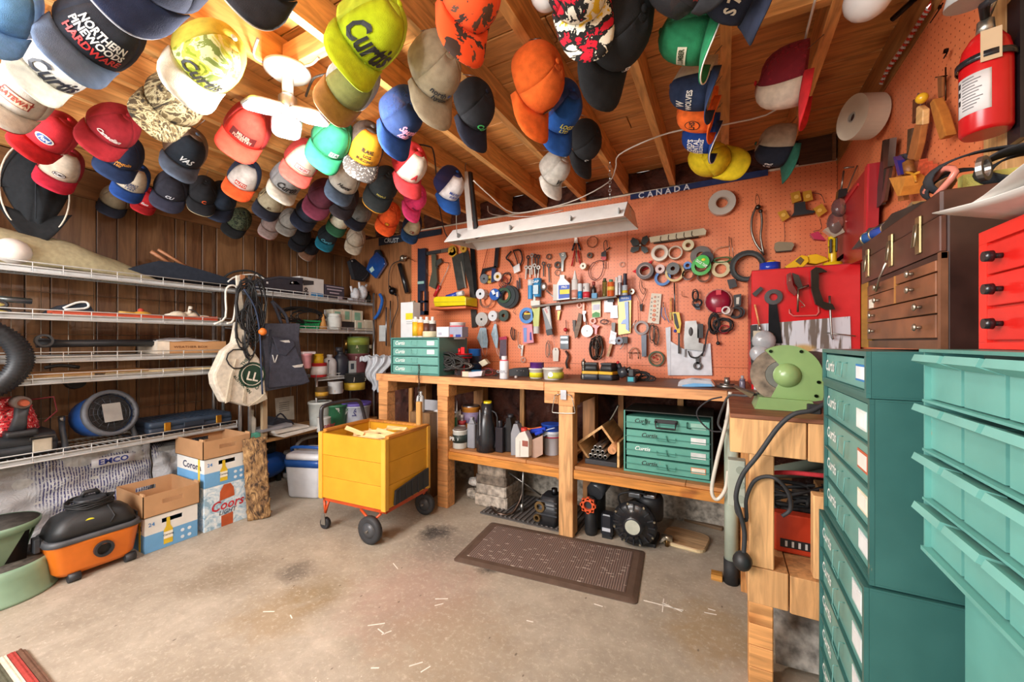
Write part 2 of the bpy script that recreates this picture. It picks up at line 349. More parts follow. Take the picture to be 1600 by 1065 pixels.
# back wall
wb=MB().box((XL-.05,YB+.012,0),(XR+.05,YB+.07,ZD)).build('wall_back','5a3a22:w'); struct(wb,'back wall of plywood and orange pegboard above the bench')
MB().box((XL,YB,.96),(-2.72,YB+.012,ZD-.15)).build('plywood_sheet','8a5a34:wz',wb,'bare brown plywood')
def pegmat(ax):
    m,t,p,oc=newmat('orange_pegboard_'+ax,.42)
    sx=nd(t,'ShaderNodeSeparateXYZ'); t.links.new(oc,sx.inputs[0]); d=[]
    for k in (ax,'Z'):
        a=nd(t,'ShaderNodeMath',operation='MULTIPLY'); a.inputs[1].default_value=1/.0254; t.links.new(sx.outputs[k],a.inputs[0])
        b=nd(t,'ShaderNodeMath',operation='FRACT'); t.links.new(a.outputs[0],b.inputs[0]); e=nd(t,'ShaderNodeMath',operation='SUBTRACT'); e.inputs[1].default_value=.5; t.links.new(b.outputs[0],e.inputs[0])
        f=nd(t,'ShaderNodeMath',operation='POWER'); f.inputs[1].default_value=2; ab=nd(t,'ShaderNodeMath',operation='ABSOLUTE'); t.links.new(e.outputs[0],ab.inputs[0]); t.links.new(ab.outputs[0],f.inputs[0]); d.append(f.outputs[0])
    s=nd(t,'ShaderNodeMath',operation='ADD'); t.links.new(d[0],s.inputs[0]); t.links.new(d[1],s.inputs[1])
    c=mixc(t,ramp(t,noise(t,oc,3,6,.5),.3,.7),L4('d06c42'),L4('e58758'))
    c=mixc(t,ramp(t,noise(t,oc,30,8,0,.8),.66,.72,c1=(.6,.6,.6,1)),c,L4('8d4326'))
    c=mixc(t,ramp(t,s.outputs[0],.007,.013,(1,1,1,1),(0,0,0,1)),c,L4('7a3218'))
    t.links.new(c,p.inputs['Base Color']); return m
PX,PY=pegmat('X'),pegmat('Y')
xs=onY(980,450,YB).x
for (x0,x1) in ((-2.72,xs),(xs,XR)):
    for (z0,z1) in ((.9,1.035),(1.035,2.285)):
        MB().box((x0+.0015,YB,z0+.001),(x1-.0015,YB+.011,z1-.001)).build('pegboard_panel',PX,wb)
MB().box((-2.73,YB-.008,2.285),(XR,YB+.01,2.297)).build('edge_strip','d8cbb6',wb,'pale top edge strip')
# crumpled vapour barrier, studs and footing seen under the bench and over the pegboard
m,t,p,oc=newmat('vapour_barrier',.16)
c=mixc(t,ramp(t,noise(t,oc,4,8,1.5,.6),.35,.7),L4('2c1512'),L4('6e3f31')); t.links.new(c,p.inputs['Base Color']); bump(t,p,noise(t,oc,9,8,2.5,.7),1,.03); VB=m
for (z0,z1) in ((.3,.9),(2.297,ZD)):
    rnd=random.Random(3)
    MB().sheet(lambda u,v:(XL+u*(XR-XL),YB-.012+.012*math.sin(u*91+v*7)*math.sin(v*13+u*40),z0+v*(z1-z0)),90,6,.002).build('vapour_barrier',VB,wb,'brown plastic vapour barrier')
MB().box((XL,YB-.1,0),(XR,YB+.012,.3)).build('footing','a89f92:s',wb,'pale concrete footing')
for x in [XR-.05-.405*i for i in range(10)]:
    MB().box((x-.019,YB-.05,.3),(x+.019,YB-.026,.89)).build('stud','c08a50:wz',wb)
# right wall
wr=MB().box((XR+.012,-1.5,0),(XR+.07,YB+.05,ZD)).build('wall_right','6b4426:w'); struct(wr,'side wall with orange pegboard and pale panelling')
for (z0,z1) in ((.9,1.035),(1.035,2.26)):
    for (y0,y1) in ((1.5,2.2),(2.2,YB)):
        MB().box((XR,y0+.001,z0+.001),(XR+.011,y1-.001,z1-.001)).build('pegboard_panel',PY,wr)
MB().box((XR-.004,1.5,2.26),(XR+.011,YB,2.44)).build('rim_board','9a6a38:wy',wr)
y=-1.5
while y<1.49:
    y1=min(y+.1,1.498); MB().box((XR,y+.002,0),(XR+.01,y1-.002,ZD-.001),c=.002).build('panel','b98f5c:wz',wr); y=y1
MB().box((XR,1.5,.0),(XR+.01,YB,.9)).build('sheathing','4a2c1c:wz',wr)
# ceiling: deck planks on joists
cl=MB().box((XL-.05,-1.5,ZD+.025),(XR+.05,YB+.05,ZD+.06)).build('ceiling','40270f'); struct(cl,'open timber ceiling with deck boards above joists')
y=-1.5; rnd=random.Random(11)
while y<YB:
    y1=min(y+.138,YB); cut=rnd.uniform(XL+.8,XR-.5)
    for (a,b) in ((XL,cut),(cut,XR)):
        MB().box((a+.002,y+.003,ZD+rnd.uniform(0,.004)),(b-.002,y1-.003,ZD+.024),c=.004).build('plank','bf8548:w',cl)
    y=y1
JX=[.33-.322*i for i in range(13)]
for x in JX:
    MB().box((x-.019,-1.5,ZJ),(x+.019,YB,ZD),c=.002).build('joist','cf9858:wy',cl)
for (ya,xa,xb) in ((1.6,.019,.311),(.62,-1.56,-1.30),(.98,-1.56,-1.30)):
    MB().box((xa-.01,ya,ZJ+.004),(xb+.01,ya+.038,ZJ+.1),c=.002).build('blocking','c48d50:w',cl)
MB().box((-3.61,-1.5,2.12),(-3.575,YB,2.30)).build('ledger','7a5230:wy',cl)
# behind the camera: plain back wall parts next to the open rear
wf=MB().box((XL-.05,-1.56,0),(XL+1.0,-1.5,ZD)).build('wall_front','b98f5c:wz'); struct(wf)
# ================================================================ work bench
BT=.95; BF=2.31
def bench():
    th=thing('work_bench','long heavy timber work bench with dark worn top and two open shelves along the pegboard','bench',(-1.2,2.65,0))
    def W(a,b,n,s,l=None,c=.003): o=MB(Mx.Translation((1.2,-2.65,0))).box(a,b,c=c).build(n,s,th,l); return o
    X0,X1=-2.47,.02
    rnd=random.Random(5); y=BF+.04
    while y<YB-.03:
        y1=min(y+.13,YB-.014); W((X0,y+.001,BT-.035),(XR-.01,y1-.001,BT),'top_board','6e4a34:w','dark worn top board'); y=y1
    for a,b in ((X0,-2.05),(-2.05,-1.0),(-1.0,X1)): W((a+.001,BF,BT-.052),(b-.001,BF+.04,BT+.001),'fascia_board','c98f5c:w')
    # posts of stacked blocks
    for (x,yy) in ((-2.46,BF+.02),(-1.855,BF+.01),(-.905,BF+.01),(.06,BF+.02)):
        z=0; hs=[.19,.15,.17,.19,.14,.12] if x!=-.905 else [.811]
        for h in hs:
            z1=min(z+h,BT-.14); W((x,yy,z+.001),(x+.092,yy+.09,z1-.001),'block','c48a54:w' if x!=-.905 else 'c2925f:wz','leg post timber' if x==-.905 else None); z=z1
            if z>=BT-.141: break
        W((x-.0,yy-.004,BT-.14),(x+.105,yy+.1,BT-.053),'block','c48a54:w')
    W((-1.0,BF+.004,BT-.13),(-.906,BF+.09,BT-.053),'block','c48a54:w')
    for x in (-2.46,-1.855,-.905,.06): W((x,YB-.2,0),(x+.09,YB-.112,BT-.036),'back_post','a87444:wz')
    for x in (-2.46,-1.855,-.905): W((x+.002,BF+.1,BT-.14),(x+.088,YB-.2,BT-.036),'cross_beam','a87444:wy')
    # lower shelves
    for (xa,xb,z,split) in ((-1.763,-.906,.43,-1.14),(-.812,.058,.44,-.18)):
        for a,b in ((xa,split),(split,xb)): W((a+.001,BF+.03,z-.02),(b-.001,YB-.13,z),'shelf_board','a8713f:w')
        W((xa,BF+.02,z-.075),(xb,BF+.05,z-.021),'shelf_rail','b9782e:w','varnished shelf rail')
    W((-.97,BF+.14,.30),(-.906,BF+.18,.38),'block','c48a54:w')
    return th
bench()
def side_bench():
    th=thing('side_bench','short timber side bench with block legs and an open lower shelf, carrying the grinder','bench',(.3,1.9,0))
    def W(a,b,n,s,l=None,c=.003): return MB(Mx.Translation((-.3,-1.9,0))).box(a,b,c=c).build(n,s,th,l)
    Y0=1.6
    for y0,y1 in ((Y0,1.74),(1.74,1.88),(1.88,2.02),(2.02,2.16),(2.16,BF-.002)): W((.021,y0+.001,BT-.014),(XR-.01,y1-.001,BT),'top_board','7a4a30:w','dark worn top board')
    W((.021,Y0,.816),(.241,Y0+.2,BT-.015),'beam','c99a66:wz'); W((.245,Y0,.812),(.5,Y0+.2,BT-.015),'beam','c99a66:wz')
    W((.08,Y0+.002,.43),(.152,Y0+.07,.815),'leg_post','c99a66:wz')
    W((.075,Y0,.305),(.192,Y0+.2,.428),'beam','c2925f:wz'); W((.196,Y0,.30),(.32,Y0+.2,.424),'beam','c2925f:wz')
    z=0
    for h in (.08,.075,.075,.074): W((.078,Y0+.004,z+.001),(.15,Y0+.09,z+h-.001),'block','c98f55:w'); z+=h
    W((.08,Y0+.2,.405),(XR-.02,BF,.428),'shelf_board','9a6a3e:wy')
    W((.5,Y0+.02,0),(.585,Y0+.1,.811),'leg_post','c98f55:wz')
    W((.075,BF-.1,.0),(.12,BF-.012,BT-.016),'leg_post','b98048:wz')
    W((.26,Y0+.01,.429),(.3,Y0+.06,.70),'divider','d8a872:wz','raw plank divider')
    return th
side_bench()
# ================================================================ the caps hung from the joists
def crown_pt(az,el,st):
    a,b,h,n = {'t':(.081,.098,.128,.55),'b':(.083,.100,.115,.8),'s':(.086,.104,.100,.9)}[st]
    ce=max(math.cos(el),0)**n; f=math.cos(az)
    hh=h*(1+.10*max(f,0)*(st=='t'))
    z=hh*math.sin(el)
    wob=1+.012*math.sin(6*az)*math.cos(el)
    return V((a*ce*math.sin(az)*wob, -b*ce*math.cos(az)*wob - (.012*math.sin(el*2) if f>0 else -.006*math.sin(el*2)), z))
_cm={}
def capmesh(kind,st):
    k=(kind,st)
    if k in _cm: return _cm[k]
    mb=MB(); F=R_(58)
    if kind=='front_panel': mb.sheet(lambda u,v:crown_pt(-F+2*F*u, R_(80)*v, st)*1.004,10,7,.0022)
    elif kind=='crown':
        mb.sheet(lambda u,v:crown_pt(F+(2*math.pi-2*F)*u, R_(89)*v, st),22,7,.0022)
        mb.sheet(lambda u,v:crown_pt(-F+2*F*u, R_(78+11*v), st),10,2,.0022)
    elif kind=='button': mb.ball(crown_pt(0,R_(90),st)+V((0,0,.001)),.009,8,sz=.5)
    elif kind=='brim':
        def fn(u,v):
            s=-1+2*u; az=s*R_(66); b=crown_pt(az,R_(2),st); L=.088*max(0,1-abs(s)**3.2)**.6
            x=b.x*(1+.12*v*(1-abs(s)**6)); q=V((x, b.y-L*v, 0)); q.z=-x*x*(.9+2.3*v) -.012*v+.004; return q
        mb.sheet(fn,16,5,.0035)
        # raised stitching rows
    elif kind=='piping':
        pts=[]
        for i in range(25):
            u=i/24; s=-1+2*u; az=s*R_(66); b=crown_pt(az,R_(2),st); L=.088*max(0,1-abs(s)**3.2)**.6; x=b.x*(1+.10*(1-abs(s)**6))
            pts.append((x*1.02,b.y-L,-x*x*3.2-.010))
        mb.tube(pts,.0022,5)
    elif kind=='strap':
        mb.tube([crown_pt(math.pi+R_(a),R_(8),st)*1.02 for a in range(-34,35,8)],.004,5)
    elif kind=='stitching':
        for r in (.35,.55,.75,.92):
            pts=[]
            for i in range(21):
                u=.04+.92*i/20; s=-1+2*u; az=s*R_(66); b=crown_pt(az,R_(2),st); L=.088*max(0,1-abs(s)**3.2)**.6*r
                x=b.x*(1+.10*r*(1-abs(s)**6)); pts.append((x,b.y-L,-x*x*(.9+2.3*r)-.012*r+.0048))
            mb.tube(pts,.0008,4)
    _cm[k]=mb.mesh(kind,'888888'); _cm[k].materials.clear(); _cm[k].materials.append(mat('888888'))
    return _cm[k]
def cap(px,py,roll,pitch,yaw,st,front,crown,brim,label,logo=(),extra='',z=2.14,s=1.0,d=None,sw=0):
    pitch += 16 if pitch<36 and abs(roll)<50 else 4; roll += 7 if 0<roll<50 and not sw else 0; s*=1.04
    r=ray(px,py)
    k=(z-CH)/r.z if py<HZ-40 else 3
    if d: k=d
    for lim,c_ in ((XL+.16,r.x),(XR-.12,-r.x)):
        if c_<0:
            m_=abs(lim/r.x) if r.x*lim>0 else 9
            k=min(k,m_)
    k=min(k,(YB-.16)/r.y if r.y>0 else 9)
    pos=CAM+r*k; v=(CAM-pos).normalized(); rt=UP.cross(v).normalized(); up=v.cross(rt).normalized()
    B=Mx((rt,-v,up)).transposed().to_4x4()      # columns: local x, local y (away from the viewer), local z
    M=B@Mx.Rotation(R_(roll),4,'Y')@Mx.Rotation(R_(sw),4,'Z')@Mx.Rotation(R_(pitch),4,'X')@Mx.Rotation(R_(yaw),4,'Z')
    t=thing('baseball_cap',label,'cap'); t['group']='caps hung from the ceiling joists'; t.matrix_world=Mx.Translation(pos)@M@Mx.Translation((0,.04,-.035))@Mx.Scale(s,4)
    top=t.matrix_world@V((0,.095*(.2 if abs(roll)>50 else 1),.07)); jx=min(JX,key=lambda q:abs(q-top.x)); jx=max(jx-.012,min(jx+.012,top.x)); inv=t.matrix_world.inverted()
    MB().tube([inv@top,inv@V((jx,top.y,max(2.3005,top.z+.002)))],.0013,4).build('pin_wire','8a8a86:m',t)
    def pt(kind,spec,lab=None):
        o=bpy.data.objects.new(kind,capmesh(kind,st)); C.objects.link(o); o.parent=t; o.material_slots[0].link='OBJECT'; o.material_slots[0].material=mat(spec) if isinstance(spec,str) else spec
        if lab: o['label']=lab
    pt('front_panel',front); pt('crown',crown); pt('brim',brim); pt('button',brim if not isinstance(brim,str) else brim)
    if 'p' in extra: pt('piping',extra.split('p')[1] or 'e8e4da:f')
    if 's' in extra.split('p')[0]: pt('stitching',brim)
    if 'k' in extra.split('p')[0]: pt('strap','2a2a2a')
    F=lambda x,z_:crown_pt(x/.092, math.asin(min(.97,max(.02,z_/.122))), st)*1.02
    for (txt,x,zz,h,col,rot,sh) in [tuple(l)+(0,.0)[len(l)-5:] if len(l)<7 else l for l in logo]:
        mb=MB()
        if txt=='@disc':
            for a in range(16): 
                a0,a1=2*math.pi*a/16,2*math.pi*(a+1)/16; mb.add([F(x,zz)+V((0,-.0006,0)),F(x+h*sh*math.cos(a0),zz+h*math.sin(a0))+V((0,-.0006,0)),F(x+h*sh*math.cos(a1),zz+h*math.sin(a1))+V((0,-.0006,0))],[(0,1,2)])
            mb.build('patch',col,t)
        elif txt=='@rect':
            for i in range(6):
                x0=x-h*sh+2*h*sh*i/6; x1=x0+2*h*sh/6; mb.add([F(x0,zz-h*.5)+V((0,-.0006,0)),F(x1,zz-h*.5)+V((0,-.0006,0)),F(x1,zz+h*.5)+V((0,-.0006,0)),F(x0,zz+h*.5)+V((0,-.0006,0))],[(0,1,2,3)])
            mb.build('patch',col,t)
        else:
            mb.text(txt,x,zz,h,0,.03,sh,rot,fn=lambda a,b:F(a,b)*1.006+V((0,-.0012,0)),wmax=.15); mb.build('logo',col,t)
    return t
# camouflage, denim and print cloths
def blotch(name,cols,scale=22,dist=1.5,st=(1,1,1)):
    m,t,p,oc=newmat(name,.9); mp=nd(t,'ShaderNodeMapping'); mp.inputs['Scale'].default_value=st; t.links.new(oc,mp.inputs[0])
    r=nd(t,'ShaderNodeValToRGB'); r.color_ramp.interpolation='CONSTANT'; e=r.color_ramp.elements; e[0].color=L4(cols[0]); e[1].position=.42; e[1].color=L4(cols[1])
    for i,c in enumerate(cols[2:]): q=e.new(.5+.08*i); q.color=L4(c)
    t.links.new(noise(t,mp.outputs[0],scale,5,dist,.6),r.inputs[0]); t.links.new(r.outputs[0],p.inputs['Base Color']); return m
CAMO=blotch('woodland_camo',['2a2318','6a5a3c','a99c78','4a3c26'],26,2,(1,1,.35)); OCAMO=blotch('orange_camo',['3a2a22','e8501c','e8501c','5a4030'],13,.5)
GCAMO=blotch('yellow_green_camo',['8a9a20','c2c84a','d8dca0','7a8a40'],16,1); FLOR=blotch('flower_print',['c8102c','151515','e8e2d0','e0b820'],11,1.0); DCAMO=blotch('dark_camo',['1c201a','3c4a34','5a6048','20241e'],26,2)
SPECK=blotch('speckled_grey',['4a4644','565250','4e4a48','d8d4cc'],90,0)
N='1d2740:f'; K='17181c:f'; W='dcd6ca:f'; CU='Curtis'
def C_(h=.042,c='16181c',x=0,z=.042): return [(CU,x,z,h,c,0,.35)]
cap(575,58,38,12,12,'t','b4cc0c:f','c8dc3a:n','bcd410:f','bright yellow-green mesh cap with large black lettering, biggest cap over the middle of the room',C_(.058),'s',s=1.12)
cap(546,137,34,25,5,'t','7d8048:f','a5a7ab:f','a87a4a:f','silver grey cap with tan brim, directly under the bright yellow-green cap','','s')
cap(424,-62,20,30,0,'b','20242c:f','20242c:f','24272f:f','black cap cut by the top of the photo, just above the ceiling lamp','','pb8b4a8:f')
cap(738,2,15,40,-10,'b',OCAMO,OCAMO,OCAMO,'orange cap with brown camouflage blotches',sw=30)
cap(684,120,16,34,6,'b','a39880:f','a39880:f','9c9078:f','beige cotton cap with dark lettering hanging below the orange camouflage cap',[('north',-.018,.046,.02,'2b3038'),('hydro',.004,.022,.02,'2b3038'),('@disc',.028,.046,.007,'3a5a9a',0,1)],s=1.05,sw=26)
cap(746,176,18,42,6,'b','15171d:f','15171d:f','14182a:f','plain black cap with small green lettering beside the beige cotton cap',[(CU,.02,.03,.026,'4fd07a',-20,.35)],s=.95,sw=34)
cap(627,190,24,32,6,'t','1c3566:f','2b4a86:n','1d4486:f','royal blue mesh cap with pink script lettering',[('Sauna',.008,.062,.026,'e89ab8',0,.4),('Isla',.004,.034,.026,'e89ab8',0,.4)],'s',sw=22)
cap(843,138,22,44,4,'b','e8661c:f','e8661c:f','e8661c:f','bright orange cap with round yellow and black badge',[('@disc',.03,.03,.021,'141414',0,1),('@disc',.03,.03,.016,'d8a818',0,1),('LOG',.03,.03,.012,'141414')],s=1.12,sw=42)
cap(877,182,16,34,6,'t','0f4c98:f','2a4f9c:n','104890:f','blue mesh cap with yellow lettering beside the orange cap',[('LOGS',.0,.05,.018,'d8cf50'),('LTD',.0,.028,.016,'d8cf50')],s=.98,sw=26)
cap(868,272,22,38,6,'t','c9c4bb:f','c4bfb6:f','cfcac0:f','off white cap with black angular logo above the shop light',[('W',.012,.035,.032,'1a1a1a')],s=.92,sw=30)
cap(918,230,22,48,8,'b',K,K,K,'small black cap with round white mark, right of the blue mesh cap',[('C',-.01,.02,.02,'dddddd')],s=.9,sw=44)
cap(908,-14,-14,66,0,'b',FLOR,FLOR,FLOR,'black cap printed with red flowers and yellow leaves',sw=10)
cap(968,52,24,66,8,'s','111317:f','111317:f','111317:f','large plain black cap with pointed brim overlapping the flower print cap',[('DENISON',.03,.03,.014,'e8e8e8',-62,0)],s=1.22,sw=40)
cap(1078,-48,-60,20,20,'b',blotch('dotted_mesh',['17171a','1c1c20','202026','c04040'],60,0),'26262a:n','1a1a1e:f','dark speckled mesh cap cut by the top edge of the photo')
SD=dict()
cap(1086,60,-76,-8,-30,'t','1d7a4e:f','2d7f57:n','1c8050:f','green mesh cap with white edged brim and small figure print, topmost of its column',[('@rect',-.02,.05,.022,'d8d0b8',0,1.7),('LUMBER',-.02,.05,.012,'2a3a22')],'pe6e2d8:f')
cap(1094,140,-80,-10,-28,'t','1f3050:f','b5a48c:n','24385c:f','navy cap with tan mesh back, second in the column under the green cap',[('WOLVES',-.006,.05,.016,'e0ddd6'),('W',-.02,.075,.022,'e0ddd6')],'s')
cap(1098,180,-80,-10,-28,'t','ee6a22:f','ee6a22:f','ee6a22:f','orange cap with round black print, squeezed between two blue caps',[('@disc',-.012,.055,.026,'1a1a1a',0,1),('@disc',-.012,.055,.023,'ee6a22',0,1),('LHS',-.012,.055,.018,'1a1a1a')],s=.95)
cap(1102,215,-78,-10,-28,'t','0e3f92:f','0e3f92:f','16418a:f','blue cap with bold white lettering across its front panel',[("FORD'S",-.02,.075,.02,'f0f0f0'),('RENTAL',-.02,.052,.02,'f0f0f0'),('BUILDINGS',-.02,.033,.013,'f0f0f0')],'pe6e2d8:f',s=.95)
cap(1118,250,-58,62,10,'b','d8bc10:f','d8bc10:f','d8bc10:f','plain yellow cap at the bottom of the column of caps')
cap(1152,-14,-70,10,-25,'b','1a2238:f','1a2238:f','1a2238:f','dark navy cap with white script at the top of the photo',[('S 7',0,.05,.03,'e0d8c8')])
cap(1238,134,-84,-8,-58,'t','d6c6b4:f','8a1c2e:n','cc2026:f','red mesh cap with white front panel and bright red brim','',s=1.06)
cap(1218,238,-72,10,-54,'t','1c2334:f','b3a48e:f','1f5c48:f','beige and navy cap with green brim, under the red and white cap',[('G R',-.02,.06,.026,'e8e8e8')],'')
pq=onZ(1197,150,2.16); t=thing('red_pompom','small fluffy red pompom hanging beside the red and white cap','pompom',pq); MB().ball((0,0,0),.026,14).build('wool','a8202a:f',t); MB().tube([(0,0,.02),(0,0,2.3005-pq.z)],.001,4).build('pin_wire','8a8a86:m',t)
# left group
cap(150,58,30,18,6,'t','171c28:f','1a2130:f','5f7390:f','navy cap with two white lettered lines and a red line on its front, blue-grey brim',[('NORTHERN',0,.072,.017,'e4e4e0'),('PINEWOODS',0,.052,.017,'e4e4e0'),('HARDWARE',.006,.03,.018,'c02a2a')],s=1.12)
cap(86,105,34,16,10,'t','cfcdc6:f','c9c7c2:f','d2d1c0:f','white cap with cream brim and black lettering, behind the navy lettered cap',C_(.044,'1c2230',.01,.03),s=1.0)
cap(28,150,22,18,0,'t','c9c2b8:f','c4beb4:f','ddd8cc:f','white cap with red bordered name badge and red piping',[('@rect',.0,.05,.034,'8a2a20',0,1.4),('@rect',.0,.05,.03,'e0c4a8',0,1.42),('GATEWAY',.0,.05,.015,'a03024')],'pb03030:f',s=1.06)
cap(250,-52,26,34,0,'b','1a2440:f','1a2440:f','1b2748:f','dark navy cap with thin pale edging, upper left beside the joist','','pb4bac8:f',s=1.15)
cap(-8,8,10,20,0,'t','6fa8e0:f','8ab8e8:n','7ab0e8:f','pale blue cap cut by the left edge of the photo')
cap(322,100,32,22,12,'t',GCAMO,'b7ad3a:f','d5d3c6:f','yellow-green camouflage cap with white brim and black lettering',C_(.034,'222222',.0,.028),s=1.12)
cap(272,160,32,28,6,'b',CAMO,CAMO,CAMO,'brown tree camouflage cap left of the yellow-green camouflage cap','',s=1.08)
cap(75,212,28,22,0,'t','c22430:f','b8222c:n','d8242c:f','red cap with blue and white oval badge',[('@disc',.0,.05,.016,'dcd8d0',0,2.3),('@disc',.0,.05,.013,'3a5a9a',0,2.3),('Ford',0,.05,.014,'f0f0f0',0,.3)],s=1.0)
cap(176,202,30,26,8,'b','9c1d2a:f','9c1d2a:f','a8202c:f','dark red cap with white script emblem, right of the oval badge cap',[('Canadian',0,.045,.018,'dcd4d0',0,.5)])
cap(95,264,14,20,4,'t','c8bba8:f','a02430:n','d02240:f','white fronted cap with crimson brim and black oval badge',[('@disc',.0,.035,.013,'202434',0,2.2),('@disc',.0,.035,.011,'e4e0d8',0,2.3),('FORD',0,.035,.011,'202434')])
cap(190,243,16,24,4,'b','18223e:f','18223e:f','1e3660:f','navy cap with orange lettered line above its brim',[('Algonquin',0,.045,.018,'d89038',0,.2),('100',0,.024,.014,'d89038')],s=.98)
cap(290,240,22,22,14,'t','15202c:f','8a7a6c:n','5a6a80:f','black fronted mesh cap with blue-grey brim and white emblem',[('VAS',0,.04,.024,'d8dce0',0,.3)],'s',s=1.0)
cap(385,205,18,20,0,'t','d93a2c:f','b83030:n','e8402c:f','scarlet mesh cap with stitched brim close to the lamp',[('@rect',0,.035,.034,'5a1c1c',0,1.6),('MILLER',0,.042,.012,'c8a090'),('FORESTRY',0,.028,.012,'c8a090')],'s',s=1.04)
cap(206,284,14,22,4,'t','c9bca6:f','1f4a92:f','1e4c9a:f','cream fronted cap with bright blue brim and dark lettering',[('COBALT',0,.052,.014,'2a3a60'),('TRUCK',0,.036,.014,'2a3a60'),('1 4 8 4',0,.022,.012,'2a3a60')],s=.92)
cap(180,312,10,24,0,'b','7d6f58:f','7d6f58:f','1a2030:f','olive brown cap with black brim low on the panelled wall','',s=.85)
cap(229,312,12,20,0,'b','c2202a:f','c2202a:f','c8242c:f','small red cap with white script mark between the blue and the charcoal caps',[('Esso',0,.035,.02,'e8e0e0',0,.4)],s=.75)
cap(268,296,8,26,0,'b','252632:f','252632:f','34364a:f','charcoal cap with short white script above the brim',[('CU',0,.03,.02,'d0d0d8',0,.4)],s=1.02)
cap(318,303,6,30,6,'b','16181e:f','16181e:f','16181e:f','black cap with orange letter badge and beige trim',[('C',.008,.028,.028,'e05a28')],'pb0a080:f',s=.92)
cap(380,280,16,22,0,'t','c8c4c0:f','22304a:f','ee5c24:f','orange brimmed cap with white front and red badge',[('@rect',0,.035,.026,'b03020',0,1.3),('AUTO',0,.035,.016,'e8d8d0')],s=.95)
cap(345,312,4,30,0,'b','1c2a3c:f','1c2a3c:f','1b2438:f','dark navy cap tucked under the orange brimmed cap','',s=1.0)
cap(372,346,20,30,0,'b',DCAMO,DCAMO,'16191c:f','dark camouflage cap with black brim, lowest over the first shelves','',s=.95)
cap(424,315,20,24,0,'b','a99f84:f',CAMO,'232838:f','beige cap with dark navy brim and small brown badge',[('JD',.01,.03,.018,'4a3424')],s=.96)
cap(448,284,22,18,10,'t','8f8f8f:f','86868a:f','d5d0c0:f','grey cap with cream brim and black lettering',C_(.034,'1a1a1e',.008,.03),s=1.0)
cap(472,254,24,16,8,'t','cfc6b2:f','c2403c:n','f0665a:f','cream fronted cap with coral brim and red bordered label',[('@rect',.01,.035,.026,'b02a34',0,1.6),('@rect',.01,.035,.021,'d8d0cc',0,1.85),('LAKEN',.01,.035,.012,'b02a34')],s=.98)
cap(517,224,26,22,10,'t','1f8258:f','1f7850:f','269466:f','mint green cap with white sticker below the silver grey cap',[('@rect',.03,.03,.022,'e0e4e8',0,1.0),('ITA',.03,.03,.016,'207050')],s=1.02)
cap(570,236,14,22,10,'t','dc9a18:f','4a3f38:f',SPECK,'mustard fronted cap with dark speckled brim',[('BLAIRS',0,.07,.015,'2a2218',0,0),('LOG',.006,.05,.014,'2a2218'),('BUILDING',0,.03,.013,'2a2218')],s=1.05)
cap(538,284,22,24,8,'t','c3bfb4:f','a9a59c:f','4f6076:f','white cap with black script and slate blue brim',[('Hunter',.005,.045,.02,'1a1a1a',0,.5)],s=1.0)
cap(598,292,20,34,4,'b','1c2224:f','1c2224:f','1a1f20:f','black cap with gold stripe along its brim and gold maple leaf print',[('MAPLE',.012,.036,.014,'a89c50')],'pd09020:f',s=1.02)
cap(642,265,16,40,8,'t','d4ccc0:f','c22a30:f','d43a40:f','red cap with white front panel and single red letter',[('A',.0,.045,.034,'b8202c',0,.1)],s=1.02,sw=20)
cap(650,315,24,52,8,'b','ee3a78:f','ee3a78:f','f04482:f','hot pink cap with black lettering',[('Norbo',.006,.034,.02,'301830')],s=.88,sw=26)
cap(608,340,20,44,8,'b','e8571c:f','e8571c:f','ea5a1e:f','orange cap with round yellow badge below the black and gold cap',[('@disc',.0,.03,.017,'241a14',0,1.2),('@disc',.0,.03,.013,'d89020',0,1.2)],s=.95)
cap(644,356,18,30,12,'t','c8bc9c:f','1c3358:f','1e4674:f','blue cap with cream front, nearest the corner of the orange board',[('CB',.0,.04,.024,'9a3428')],s=.9)
cap(704,296,12,40,8,'t','cdc8c8:f','26306a:n','104a94:f','blue mesh cap with white front panel beside the light hanger',[('Mid North',0,.055,.016,'28448c'),('SURVEY',0,.034,.014,'28448c')],s=1.0,sw=26)
cap(562,332,24,38,4,'b','6c6e6c:f','6c6e6c:f','1e2434:f','grey cap with navy brim and dark round logo',[('C',.006,.03,.022,'2a2a2e')],s=.95)
cap(531,345,22,28,6,'t','c4bfaa:f','224a34:f','245a3c:f','dark green cap with cream front panel','',s=.9)
cap(482,332,26,40,4,'b','1d2436:f','1d2436:f','20283c:f','dark navy cap with grey pin mark left of the maroon cap','',s=1.0)
cap(503,308,22,48,4,'b','5a2436:f','5a2436:f','742c42:f','maroon cap above the teal brimmed cap','',s=1.0)
cap(512,370,20,26,8,'b','1a2830:f','1a2830:f','1a7c98:f','black cap with teal brim and pale blue lettering',C_(.03,'5ab0c8',0,.03),s=.95)
cap(556,374,14,46,6,'b','b5a996:f','b5a996:f','b8ac98:f','plain cream cap, the lowest of the middle group',s=.95)
cap(485,388,24,28,4,'b','1c1e28:f','1c1e28:f','8a644c:f','small black cap with brown brim and silver braid','','pb0a8a0:f',s=.85)
cap(424,350,14,30,0,'b','a08c88:f','8a8a8c:f','b09c98:f','faded pink cap with red edging under the beige and navy caps','','pa04850:f',s=.85)
cap(452,345,14,40,0,'b','8f8d88:f','8f8d88:f','96948e:f','worn grey cap half hidden behind the grey lettered cap','',s=.85)
cap(470,372,18,40,0,'b','17181f:f','17181f:f','191b24:f','black cap in shadow left of the teal brimmed cap','',s=.9)
cap(540,312,14,44,0,'b','2a2226:f','2a2226:f','2e262a:f','dark brown cap showing a red tag beside the maroon cap',[('@rect',-.04,.02,.012,'c8402c',0,1)],s=.9)
